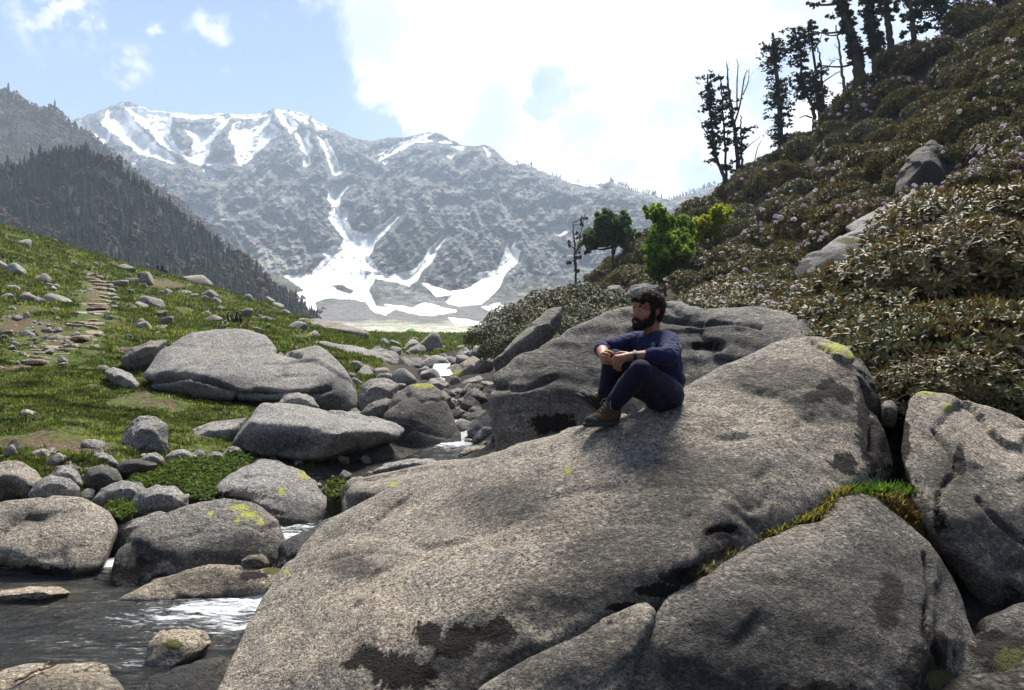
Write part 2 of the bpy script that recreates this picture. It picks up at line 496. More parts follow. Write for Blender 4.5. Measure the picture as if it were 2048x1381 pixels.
def mountain_mat():
    m, N, out = new_mat('mountain_rock_and_snow')
    pos = N.n('ShaderNodeNewGeometry').outputs['Position']
    geo_n = N.n('ShaderNodeNewGeometry').outputs['Normal']
    st = N.mapping(pos, (1.15, 0.35, 0.75), (0.0, 0.45, 0.0))
    n1 = N.noise(pos, 0.004, 7, 0.62, 0.4); n2 = N.noise(st, 0.022, 8, 0.72, 0.5); n3 = N.noise(st, 0.075, 5, 0.72, 0.4)
    veg = N.attr('veg'); sn = N.attr('snow')
    rock = N.mix(N.ramp(n2, 0.36, 0.66), (0.050, 0.052, 0.050), (0.20, 0.19, 0.175))
    rock = N.mix(N.m('MULTIPLY', N.ramp(N.m('ADD', N.attr('chute'), N.m('MULTIPLY', N.m('SUBTRACT', n3, 0.5), 3.0)), 0.45, 0.85), 0.60), rock, (0.34, 0.33, 0.30))
    rock = N.mix(N.ramp(n3, 0.51, 0.62, 0, 0.8), rock, (0.38, 0.37, 0.34))
    rock = N.mix(N.ramp(n3, 0.48, 0.40, 0, 0.85), rock, (0.022, 0.023, 0.022))
    g = N.mix(N.ramp(n2, 0.35, 0.65), (0.026, 0.036, 0.016), (0.085, 0.095, 0.036))
    rock = N.mix(N.m('MULTIPLY', N.ramp(N.m('ADD', N.m('MULTIPLY', n1, 1.2), veg), 0.75, 1.1), 0.75), rock, g)
    v = N.n('ShaderNodeTexVoronoi', {'Scale': 0.28, 'Vector': pos})
    vc = N.n('ShaderNodeSeparateColor', {0: v.outputs['Color']}).outputs[0]
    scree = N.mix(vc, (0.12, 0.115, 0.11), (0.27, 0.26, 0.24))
    sun_scree = N.mix(vc, (0.26, 0.25, 0.22), (0.62, 0.60, 0.55))  # brighter copy of the scree, sunlight put into the colour
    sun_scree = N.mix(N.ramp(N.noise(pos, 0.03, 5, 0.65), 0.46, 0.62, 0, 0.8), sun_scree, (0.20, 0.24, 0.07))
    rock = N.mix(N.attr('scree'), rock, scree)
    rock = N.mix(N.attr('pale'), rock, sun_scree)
    k = N.m('ADD', sn, N.m('MULTIPLY', N.m('SUBTRACT', N.noise(st, 0.035, 7, 0.7, 0.3), 0.5), 1.7))
    snow = N.ramp(k, 0.28, 0.42)
    dirt = N.mix(N.ramp(N.noise(pos, 0.012, 5, 0.6), 0.3, 0.7), (0.74, 0.73, 0.70), (0.88, 0.88, 0.88))
    col = N.mix(snow, rock, dirt)
    h = N.m('MULTIPLY', N.m('ADD', N.m('MULTIPLY', n2, 1.4), n3), N.m('SUBTRACT', 1.0, N.m('MULTIPLY', snow, 0.9)))
    bsdf(N, out, col, 0.92, h, 14.0, 0.8, 0.1)
    return m


def forest_floor_mat():
    m, N, out = new_mat('forest_floor')
    pos = N.n('ShaderNodeNewGeometry').outputs['Position']
    n1 = N.noise(pos, 0.02, 6, 0.65); n2 = N.noise(pos, 0.2, 5, 0.7)
    c = N.mix(N.ramp(n1, 0.4, 0.65), (0.028, 0.028, 0.018), (0.075, 0.062, 0.040))
    c = N.mix(N.ramp(n2, 0.6, 0.75), c, (0.22, 0.20, 0.17))
    bsdf(N, out, c, 0.95, n2, 2.0, 1.0, 0.1)
    return m


def attr_mat(name, attr='col', rough=0.8, spec=0.2, trans=0.0, var=0.25, scale=20.0):
    """colour from a per-piece attribute, varied by fine noise"""
    m, N, out = new_mat(name)
    pos = N.n('ShaderNodeNewGeometry').outputs['Position']
    c = N.attr(attr, 'Color')
    c = N.mix(N.ramp(N.noise(pos, scale, 3), 0.3, 0.7, 0, var), c, (0.01, 0.01, 0.005))
    b = bsdf(N, out, c, rough, spec=spec)
    if trans:
        tr = N.n('ShaderNodeBsdfTranslucent', {'Color': c})
        mx = N.n('ShaderNodeMixShader', {0: trans, 1: b.outputs[0], 2: tr.outputs[0]})
        N.t.links.new(mx.outputs[0], out.inputs[0])
    return m


def rhodo_leaf(name, top_a, top_b, under, rough=0.38):
    """leathery leaf: glossy upper face, felted brown under side"""
    m, N, out = new_mat(name)
    g = N.n('ShaderNodeNewGeometry')
    rnd = g.outputs['Random Per Island']
    top = N.mix(rnd, top_a, top_b)
    orn = N.n('ShaderNodeObjectInfo').outputs['Random']
    top = N.mix(N.ramp(orn, 0.55, 1.0, 0, 0.6), top, (0.17, 0.125, 0.06))
    top = N.mix(N.ramp(orn, 0.45, 0.0, 0, 0.5), top, (0.075, 0.105, 0.035))
    top = N.mix(N.ramp(rnd, 0.80, 0.9, 0, 0.8), top, (0.21, 0.185, 0.06))
    und = N.mix(N.ramp(rnd, 0.2, 0.8), under, tuple(x * 0.55 for x in under))
    c = N.mix(g.outputs['Backfacing'], top, und)
    r = N.ramp(g.outputs['Backfacing'], 0, 1, rough, 0.9, False)
    b = bsdf(N, out, c, r, spec=0.26)
    tr = N.n('ShaderNodeBsdfTranslucent', {'Color': N.mix(0.5, top, (0.16, 0.16, 0.03))})
    mx = N.n('ShaderNodeMixShader', {0: 0.10, 1: b.outputs[0], 2: tr.outputs[0]})
    N.t.links.new(mx.outputs[0], out.inputs[0])
    return m


def plain(name, color, rough=0.7, spec=0.3, nscale=40.0, var=0.35, bump=0.002):
    m, N, out = new_mat(name)
    pos = N.n('ShaderNodeTexCoord').outputs['Object']
    n = N.noise(pos, nscale, 4, 0.6)
    c = N.mix(N.ramp(n, 0.3, 0.7, 0, var), tuple(color) + (1,), tuple(x * 0.45 for x in color) + (1,))
    bsdf(N, out, c, rough, n, bump, 1.0, spec)
    return m


def water_mat():
    m, N, out = new_mat('stream_water')
    pos = N.n('ShaderNodeNewGeometry').outputs['Position']
    fl = N.mapping(pos, (0.55, 2.4, 1.0), (0, 0, math.radians(9)))
    n1 = N.noise(fl, 3.2, 6, 0.62, 0.6); n2 = N.noise(fl, 11, 5, 0.65, 0.5); n3 = N.noise(fl, 26, 3, 0.6)
    fo = N.attr('foam')
    k = N.m('ADD', fo, N.m('ADD', N.m('MULTIPLY', N.m('SUBTRACT', n2, 0.5), 1.5), N.m('MULTIPLY', N.m('SUBTRACT', n1, 0.5), 0.9)))
    foam = N.ramp(k, 0.34, 0.74)
    fleck = N.m('MULTIPLY', N.ramp(n3, 0.60, 0.70), N.ramp(N.m('ADD', fo, N.m('MULTIPLY', N.m('SUBTRACT', n1, 0.5), 0.8)), 0.05, 0.35))
    foam = N.m('MAXIMUM', foam, N.m('MULTIPLY', fleck, 0.8))
    n4 = N.noise(N.mapping(pos, (0.35, 3.4, 1.0), (0, 0, math.radians(9))), 17, 4, 0.6, 0.3)
    streak = N.m('MULTIPLY', N.ramp(n4, 0.58, 0.70), N.ramp(N.m('ADD', fo, N.m('MULTIPLY', N.m('SUBTRACT', n1, 0.5), 1.0)), 0.0, 0.35))
    foam = N.m('MAXIMUM', foam, N.m('MULTIPLY', streak, 0.65))  # streaks are glints painted white, mixed in with the foam
    deep = N.mix(N.ramp(n1, 0.3, 0.7), (0.012, 0.014, 0.013), (0.034, 0.033, 0.027))
    shal = N.mix(N.ramp(N.noise(pos, 4, 4), 0.4, 0.6), (0.06, 0.052, 0.036), (0.11, 0.10, 0.075))
    deep = N.mix(N.attr('shallow'), deep, shal)
    col = N.mix(foam, deep, (0.80, 0.83, 0.85))
    h = N.m('ADD', N.m('MULTIPLY', n1, 1.0), N.m('ADD', N.m('MULTIPLY', n2, 0.45), N.m('MULTIPLY', n3, 0.12)))
    bsdf(N, out, col, N.ramp(foam, 0, 1, 0.07, 0.75, False), h, 0.17, 1.0, 0.5)
    return m


MAT['ground'] = ground_mat(); MAT['mountain'] = mountain_mat(); MAT['forest_floor'] = forest_floor_mat()
MAT['water'] = water_mat()
MAT['tree_mass'] = attr_mat('forest_needles', rough=0.9, spec=0.05, var=0.4, scale=0.6)
MAT['grass'] = attr_mat('grass_blades', rough=0.75, spec=0.12, trans=0.5, var=0.2, scale=3)
MAT['rhodo'] = rhodo_leaf('rhododendron_leaf', (0.058, 0.066, 0.024), (0.180, 0.145, 0.060), (0.40, 0.180, 0.042), 0.55)
MAT['rhodo_far'] = rhodo_leaf('rhododendron_leaf_hill', (0.080, 0.088, 0.034), (0.180, 0.160, 0.068), (0.285, 0.150, 0.058), 0.65)
MAT['dark_bush'] = rhodo_leaf('dark_shrub_leaf', (0.020, 0.034, 0.010), (0.055, 0.070, 0.020), (0.060, 0.055, 0.022), 0.5)
MAT['bright_leaf'] = attr_mat('bright_green_leaf', rough=0.6, spec=0.2, trans=0.55, var=0.15, scale=2)
MAT['dark_leaf'] = attr_mat('dark_tree_leaf', rough=0.6, spec=0.25, trans=0.15, var=0.2, scale=2)
MAT['petal'] = attr_mat('blossom_petal', rough=0.7, spec=0.2, trans=0.3, var=0.05, scale=30)
MAT['bark'] = plain('grey_brown_bark', (0.10, 0.078, 0.060), 0.9, 0.1, 9.0, 0.7, 0.03)
MAT['pale_bark'] = plain('bleached_bark', (0.24, 0.20, 0.16), 0.9, 0.1, 9.0, 0.6, 0.02)
MAT['twig'] = plain('brown_twig', (0.16, 0.105, 0.070), 0.9, 0.1, 30.0, 0.6, 0.005)
# ------------------------------------------------------------------ the lie of the land
# (photo column, photo row, distance): where the ground is seen, stones and shrubs taken away
GC = [
 # left crest of the meadow slope and the far side that drops behind it
 (-500,330,52),(-200,400,56),(0,456,60),(100,482,62),(200,517,66),(320,551,72),(420,578,70),(500,602,66),(560,624,60),(610,645,55),(650,658,50),
 (-500,420,95),(-200,470,95),(0,520,95),(200,580,100),(320,612,105),(500,640,100),(600,655,95),
 # the slope itself
 (-500,560,30),(-500,760,14),(-500,950,8),(-200,540,34),(-200,700,18),(-200,840,11),
 (0,540,40),(0,605,30),(0,690,19),(0,760,14.5),(0,835,11),(0,905,9),(0,945,8.2),
 (200,562,46),(200,622,32),(200,695,20),(200,760,15),(200,835,11.5),(200,905,9.2),(200,950,8.4),
 (400,605,48),(400,645,34),(350,690,22),(300,760,15.5),(420,838,12.6),(400,885,10.6),(330,930,9.4),
 (550,645,40),(600,682,29),(660,712,24),(700,745,20),(560,850,12.6),(690,830,13.5),
 # valley floor and meadow ahead
 (720,676,75),(700,668,130),(800,705,42),(850,690,62),(850,674,100),(850,663,160),(950,700,45),(960,672,110),(1000,665,150),(780,735,27),(850,655,240),(1000,655,240),(600,662,150),(500,660,240),(300,665,240),(0,665,240),
 (1150,650,240),(1400,640,240),(2000,600,240),
 # stream bed
 (-600,1560,4),(-100,1560,3.9),(200,1545,3.95),(420,1545,3.95),(-500,1352,5.2),(100,1352,5.2),(400,1348,5.2),(0,1225,6.5),(300,1222,6.5),(550,1215,6.6),(500,1065,8.0),(250,1030,8.0),(80,1035,7.6),
 (700,1080,8.0),(760,980,9.4),(850,925,11),(940,905,11.5),(945,835,14),(915,785,18),(890,752,23),(905,725,30),
 # right bank under the boulders and the ground round the camera
 (1000,1250,5.6),(1060,930,8.0),(1080,800,12),(1040,730,20),(1000,712,28),
 (1250,1080,5.6),(1500,960,6.2),(1800,960,6.0),(2100,900,6.3),(2600,800,6.5),(1300,860,8),(1600,815,8),(1900,800,8),
 (200,2050,2.6),(700,1900,2.4),(1200,1850,2.2),(1700,1850,2.2),(2300,1800,2.3),(2900,1500,2.6),(1100,1560,3.2),(1600,1480,3.3),(2100,1350,3.6),(0,1900,2.8),
 # right hillside
 (1300,690,12),(1420,665,12),(1600,630,12),(1800,540,12),(2048,440,12),(2500,250,12),
 (1120,680,20),(1300,650,20),(1500,590,20),(1750,470,20),(2000,350,20),(2500,80,20),
 (1020,690,30),(1150,640,30),(1300,600,30),(1500,510,30),(1700,395,30),(2000,175,30),(2500,-180,30),
 (1020,680,45),(1130,615,45),(1300,520,45),(1450,440,45),(1600,335,45),(1800,190,45),(2000,40,45),(2500,-330,45),
 (1060,668,70),(1130,600,70),(1250,505,70),(1390,415,70),(1480,362,66),(1570,302,62),(1640,252,58),(1700,190,54),(1780,118,50),(1850,80,50),(1950,10,50),(2100,-110,52),
 (1390,435,88),(1480,395,84),(1570,345,80),(1700,245,72),(1780,185,68),(1850,150,68),(1950,90,68),(2100,-10,70),(2500,-250,70),
 (1130,640,110),(1400,480,110),(1600,360,110),(1900,190,110),(2300,40,110),
]
GC = [(a, b + (32 if c >= 28 else 18), c) if (a >= 1120 and 18 <= c <= 115 and b < 650) else (a, b, c) for a, b, c in GC]
GTP = TPS([((a - 1024) / F, 0.55 * math.log(c)) for a, b, c in GC], np.array([b for a, b, c in GC], float), 2e-4)
STREAM = np.array([P3(-700, 0, 5.0), P3(0, 0, 5.2), P3(420, 0, 5.6), P3(640, 0, 7.0), P3(800, 0, 9.4), P3(935, 0, 12.2), P3(925, 0, 17), P3(888, 0, 23), P3(910, 0, 32), P3(960, 0, 50)])[:, :2]
SHW = np.array([0.9, 0.95, 0.8, 0.8, 0.8, 0.5, 0.6, 0.6, 0.7, 0.8])


def ground_z(X, Y, micro=True):
    X = np.atleast_1d(np.asarray(X, float)); Y = np.atleast_1d(np.asarray(Y, float))
    py = GTP(np.stack([X / Y, 0.55 * np.log(Y)], 1))
    z = -(py - EYE) / F * Y
    if micro:
        q = np.stack([X, Y, np.zeros_like(X)], 1)
        amp = np.clip(Y / 14, 0.5, 2.4)
        z = z + 0.17 * amp * fbm(q * 0.42, 4) + 0.085 * np.minimum(amp, 1.5) * ridged(q * np.array([1.2, 2.6, 1]), 3)
    return z


_LY = np.linspace(math.log(2.4), math.log(150), 900)


def hit(px, py, ymin=2.4):
    """distance at which the ground is seen at that place of the photo"""
    Y = np.exp(_LY); u = np.full_like(Y, (px - 1024) / F)
    g = GTP(np.stack([u, 0.55 * _LY], 1))
    ok = np.where((g <= py) & (Y >= ymin))[0]
    return float(Y[ok[0]]) if len(ok) else 100.0


def ground_at(px, Y):
    X = (px - 1024) / F * Y
    return np.array([X, Y, float(ground_z(X, Y)[0])])


def stream_dist(X, Y):
    d = np.full(np.shape(X), 1e9)
    for i in range(len(STREAM) - 1):
        a, b = STREAM[i], STREAM[i + 1]; e = b - a
        t = np.clip(((X - a[0]) * e[0] + (Y - a[1]) * e[1]) / (e @ e), 0, 1)
        w = SHW[i] * (1 - t) + SHW[i + 1] * t
        d = np.minimum(d, np.hypot(X - a[0] - t * e[0], Y - a[1] - t * e[1]) - w)
    return d


def stream_x(Y):
    return np.interp(Y, STREAM[2:, 1], STREAM[2:, 0])


def build_ground():
    us = np.linspace(-1.35, 1.35, 640); ly = np.linspace(math.log(1.3), math.log(260), 520)
    U, L = np.meshgrid(us, ly); Y = np.exp(L).ravel(); X = U.ravel() * Y
    Z = ground_z(X, Y)
    V = np.stack([X, Y, Z], 1); nc = len(us); nr = len(ly)
    i = np.arange(nr - 1)[:, None] * nc + np.arange(nc - 1)[None, :]; i = i.ravel()
    Fq = np.stack([i, i + 1, i + nc + 1, i + nc], 1)
    me = np_mesh('ground', V, Fq)
    sd = stream_dist(X, Y)
    right = X - stream_x(Y)
    bed = np.clip(1 - (sd - 0.3) / 1.6, 0, 1) * (Y < 60)
    bed = np.maximum(bed, ((right > 0.3) & (Y < 12)) * 1.0)
    grass = np.clip((sd - 0.6) / 1.5, 0, 1) * (right < 0)
    grass = np.maximum(grass, np.clip((Y - 34) / 8, 0, 1) * np.clip((7 - right) / 3, 0, 1))
    litter = np.clip((right - 2.0) / 2.0, 0, 1) * (Y > 8) * (1 - np.clip((Y - 34) / 8, 0, 1) * np.clip((7 - right) / 3, 0, 1))
    scree = np.clip((Y - 118 + 14 * fbm(np.stack([X, Y, 0 * X], 1) * 0.04, 3)) / 14, 0, 1)
    # worn soil banks
    px = X / Y * F + 1024; py = -Z / Y * F + EYE
    for bx, by, rx, ry, s in ((40, 655, 110, 26, .7), (110, 690, 60, 16, .5), (300, 565, 45, 10, .6), (345, 572, 40, 8, .6), (370, 620, 35, 10, .5), (60, 835, 60, 16, .4), (120, 885, 90, 22, .75),
                              (270, 525, 40, 8, .5), (520, 620, 30, 8, .6), (190, 895, 70, 16, .5), (90, 745, 50, 10, .3), (345, 635, 22, 12, .5), (180, 640, 22, 60, .35), (190, 590, 20, 30, .35)):
        grass = grass - s * np.exp(-(((px - bx) / rx) ** 2 + ((py - by) / ry) ** 2)) * (Y < 100)
    m_ = fbm(np.stack([X * .55, Y * .9, 0 * X], 1), 4) + .35 * fbm(np.stack([X * 2.2 + 8, Y * 2.2 + 8, 0 * X + 8], 1), 2)
    grass = np.where((right < 0) & (Y < 75), grass * (.46 + .54 * np.clip((m_ + .36) / .3, 0, 1)), grass)
    for nme, a in (('grass', grass), ('bed', bed), ('scree', scree), ('litter', litter)):
        set_attr(me, nme, a)
    o = obj('ground', me, MAT['ground']); o['kind'] = 'structure'
    return o


build_ground()


def build_sky_block_slope():
    """unseen slope added beside and behind the viewer to cut sky light on front faces"""
    az = np.radians(np.linspace(52, 308, 130)); r = np.exp(np.linspace(math.log(1.6), math.log(240), 70))
    A, R = np.meshgrid(az, r); X = (R * np.sin(A)).ravel(); Y = (R * np.cos(A)).ravel(); Rr = R.ravel()
    q = np.stack([X, Y, 0 * X], 1)
    Z = -2.0 + np.clip(Rr - 7, 0, None) * 0.19 + 0.03 * Rr * fbm(q * .05, 4) + .2 * fbm(q * .5, 3)  # unseen slope, its steepness set by how much sky fill it blocks
    nc = len(az); i = (np.arange(len(r) - 1)[:, None] * nc + np.arange(nc - 1)[None, :]).ravel()
    o = obj('sky_block_slope', np_mesh('sky_block_slope', np.stack([X, Y, Z], 1), np.stack([i, i + nc, i + nc + 1, i + 1], 1)), MAT['forest_floor']); o['kind'] = 'structure'


build_sky_block_slope()


# ------------------------------------------------------------------ stream water
def build_water():
    """a sheet that follows the channel down from the meadow: level pools and steps"""
    S = spline(np.array([[P3(-700, 0, 5.0)[0], 4.75], [P3(0, 0, 5.2)[0], 4.95], [P3(380, 0, 5.5)[0], 5.3], [P3(600, 0, 6.6)[0], 6.35], [P3(740, 0, 8.2)[0], 8.2], [P3(880, 0, 10.6)[0], 10.6],
                         [P3(948, 0, 12.4)[0], 12.4], [P3(935, 0, 16.5)[0], 16.5], [P3(893, 0, 21.5)[0], 21.5], [P3(884, 0, 24.5)[0], 24.5], [P3(905, 0, 32)[0], 32], [P3(960, 0, 50)[0], 50]]), 420)
    hw = np.interp(S[:, 1], [4.7, 5.3, 6.4, 8, 12, 16, 24, 50], [2.1, 1.7, 1.15, 0.55, 0.42, 0.32, 0.26, 0.3])
    lev = np.interp(S[:, 1], [4.7, 5.2, 6.05, 6.7, 8.2, 10.6, 11.6, 12.4, 13.2, 16.5, 21, 22.2, 24, 24.6, 32, 50],
                    [-1.93, -1.92, -1.92, -1.80, -1.68, -1.55, -1.53, -1.50, -1.36, -1.12, -0.97, -0.86, -0.70, -0.64, -0.50, -0.15])
    T = np.gradient(S, axis=0); T /= np.linalg.norm(T, axis=1)[:, None]; Nn = np.stack([-T[:, 1], T[:, 0]], 1)
    w = np.linspace(-1, 1, 61)
    XY = S[:, None, :] + Nn[:, None, :] * (hw[:, None] * w[None, :])[..., None]
    # the pool in front spreads towards the camera and the left
    Z = np.repeat(lev[:, None], 61, 1)
    X = XY[..., 0].ravel(); Y = XY[..., 1].ravel(); Z = Z.ravel()
    foamy = np.interp(Y, [4.6, 5.1, 5.5, 5.9, 6.4, 7.0, 8.2, 11, 12, 13.4, 15, 20.5, 21.2, 24.4, 25.5, 40], [0.0, 0.05, 0.34, 0.85, 0.95, 0.6, 0.15, 0.12, 0.75, 0.65, 0.2, 0.25, 0.9, 0.9, 0.3, 0.1])
    px = X / Y * F + 1024
    py = -Z / Y * F + EYE
    g = lambda a, b, c, d, k: k * np.exp(-(((px - a) / c) ** 2 + ((py - b) / d) ** 2))
    fr = np.maximum.reduce([g(545, 1195, 130, 34, 1.15), g(430, 1222, 120, 22, .78), g(320, 1240, 120, 18, .52), g(390, 1268, 100, 20, .46), g(200, 1290, 220, 14, .28), g(470, 1250, 80, 24, .62), g(250, 1330, 140, 18, .24), 0 * px + .07 * (px > 60)])
    foamy = np.where(Y < 6.6, fr, foamy)
    q = np.stack([X * 1.0, Y * 2.2, np.zeros_like(X)], 1)
    Z = Z + (0.034 * fbm(q * 2.2, 4) + 0.020 * ridged(q * 4.5, 3)) * (0.6 + 0.9 * foamy) * np.clip((px + 100) / 300, .25, 1)
    i = (np.arange(len(S) - 1)[:, None] * 61 + np.arange(60)[None, :]).ravel()
    me = np_mesh('stream', np.stack([X, Y, Z], 1), np.stack([i, i + 1, i + 62, i + 61], 1))
    set_attr(me, 'foam', foamy)
    set_attr(me, 'shallow', np.exp(-(((px - 60) / 160) ** 2 + ((py - 1190) / 30) ** 2)))
    o = obj('stream', me, MAT['water']); o['kind'] = 'structure'


build_water()


# ------------------------------------------------------------------ the snow mountain
def Z1(l): return [(x * .3621, 150 + y * .3621) for x, y in l]
def Z2(l): return [(500 + x * .3621, 180 + y * .3621) for x, y in l]


SNOW = [
 Z1([(600,205),(680,198),(720,225),(735,270),(790,320),(830,370),(900,415),(960,465),(1000,485),(930,480),(850,445),(770,435),(740,400),(680,360),(620,310),(565,265)]),
 Z1([(700,175),(780,188),(950,208),(945,260),(925,330),(960,390),(1010,440),(960,420),(890,380),(850,320),(790,270),(730,220)]),
 Z1([(1010,290),(1080,290),(1170,285),(1240,228),(1280,225),(1200,310),(1165,370),(1150,430),(1110,497),(1050,480),(1000,430),(1070,420),(1080,350)]),
 Z1([(1290,280),(1400,255),(1490,225),(1450,300),(1400,360),(1370,430),(1330,505),(1300,450),(1310,400),(1275,350)]),
 Z1([(1480,280),(1550,300),(1500,350),(1430,400),(1390,460),(1345,490),(1400,380)]),
 Z1([(1120,515),(1180,550),(1245,570),(1215,590),(1150,560)]), Z1([(1130,490),(1210,450),(1290,470),(1200,495)]),
 Z1([(1530,198),(1582,203),(1640,290),(1605,312),(1560,260)]), Z1([(1605,208),(1695,213),(1695,262),(1650,240)]), Z1([(1728,252),(1790,270),(1805,302),(1760,297)]),
 Z1([(1755,330),(1795,345),(1835,430),(1865,510),(1900,495),(1915,530),(1850,558),(1825,500),(1790,400)]),
 Z1([(1640,320),(1705,318),(1695,360),(1725,400),(1700,440),(1715,490),(1670,515),(1688,440),(1660,380)]),
 Z1([(398,263),(440,263),(458,292),(408,287)]), Z1([(508,275),(542,282),(600,325),(592,378),(560,352),(528,330)]), Z1([(685,425),(732,415),(700,438)]), Z1([(735,470),(755,460),(750,490),(730,490)]),
 Z1([(1045,728),(1130,758),(1182,790),(1160,818),(1108,810),(1078,770)]), Z1([(1178,862),(1240,882),(1205,892)]), Z1([(1320,713),(1395,713),(1350,732)]), Z1([(1515,528),(1600,543),(1630,567),(1560,556)]), Z1([(1280,755),(1325,755),(1300,772)]), Z1([(1470,800),(1530,800),(1500,822)]),
 Z1([(960,215),(1090,228),(1060,236),(980,225)]), Z1([(1100,228),(1230,225),(1180,236)]), Z1([(1300,225),(1480,215),(1400,235)]),
 Z1([(1140,150+0),(1140,150),(1140,150)]),
 Z2([(460,525),(550,512),(500,590),(490,650),(548,653),(530,720),(570,780),(640,797),(740,740),(835,662),(822,700),(772,752),(700,840),(655,920),(700,990),(762,1032),(900,1002),(960,940),(1000,870),(1080,790),(1105,800),(1032,880),(1005,950),(952,992),(922,1052),(880,1082),(820,1062),(760,1052),(690,1040),(650,1112),(700,1202),(795,1212),(750,1245),(690,1227),(640,1172),(560,1152),(430,1147),(360,1172),(372,1242),(290,1232),(240,1130),(312,1112),(195,1030),(330,1022),(430,922),(378,882),(500,862),(522,820),(435,710),(460,640),(428,600)]),
 Z2([(1425,830),(1468,822),(1455,870),(1492,890),(1475,950),(1405,1020),(1375,1090),(1335,1130),(1282,1182),(1150,1192),(1085,1172),(1130,1130),(1030,1142),(955,1068),(1110,1118),(1200,1098),(1290,1048),(1250,1018),(1370,1000),(1410,900)]),
 Z2([(745,1185),(900,1208),(960,1178),(1050,1200),(1135,1222),(1000,1247),(880,1232)]), Z2([(1095,1258),(1200,1268),(1315,1300),(1220,1302),(1120,1282)]), Z2([(1278,1200),(1380,1178),(1405,1200),(1360,1228)]),
 Z2([(1655,765),(1730,743),(1765,780),(1722,807),(1690,802)]), Z2([(690,345),(750,328),(735,352),(660,350)]), Z2([(805,305),(900,272),(960,238),(1010,238),(905,292),(830,332),(715,388)]), Z2([(915,287),(1000,268),(1115,290),(1000,284)]),
 Z2([(1075,350),(1125,350),(1110,382)]), Z2([(1195,385),(1248,368),(1222,394)]), Z2([(1292,318),(1332,340),(1318,364)]), Z2([(980,468),(1050,490),(1020,494)]), Z2([(1065,625),(1175,618),(1110,632)]),
 Z2([(1408,620),(1442,650),(1420,656)]), Z2([(1435,682),(1475,690),(1450,708)]), Z2([(920,475),(945,478),(935,490)]), Z2([(1120,310),(1180,318),(1170,328)]), Z2([(1160,420),(1205,412),(1180,432)]), Z2([(670,450),(705,458),(680,462)]), Z2([(735,395),(760,392),(745,408)]), Z2([(1690,640),(1725,635),(1700,650)]), Z2([(1750,640),(1790,620),(1770,645)]), Z2([(1255,590),(1300,590),(1270,602)]), Z2([(1800,500),(1930,535),(1850,530)]),
 Z2([(380,260),(410,262),(460,340),(490,420),(540,425),(470,470),(455,465),(450,380)]),
]
ISLES = [Z2([(425,1078),(510,1073),(575,1110),(560,1133),(480,1102)]), Z2([(618,990),(705,1000),(640,1034)]), Z2([(725,1195),(760,1200),(740,1222)])]
CREST = [(-900,420),(-400,330),(-100,262),(40,262),(130,252),(150,240),(200,222),(240,206),(262,206),(300,222),(340,226),(400,232),(440,228),(480,232),(520,228),(545,221),(580,222),(620,232),(640,248),(680,264),(710,279),(750,284),(770,277),(800,277),(830,273),(855,265),(880,268),(905,282),(925,292),(950,294),(970,291),(985,297),(1010,322),(1025,331),(1050,328),(1080,342),(1110,355),(1135,366),(1155,372),(1185,372),(1220,365),(1240,372),(1265,383),(1300,389),(1340,402),(1365,394),(1400,380),(1425,371),(1450,380),(1520,400),(1700,385),(2100,420),(2900,470)]
MTN_ROWS = ([655, 645, 630, 610, 585, 550, 500, 400, 300, 205], [235, 330, 460, 620, 780, 930, 1080, 1380, 1720, 2120])


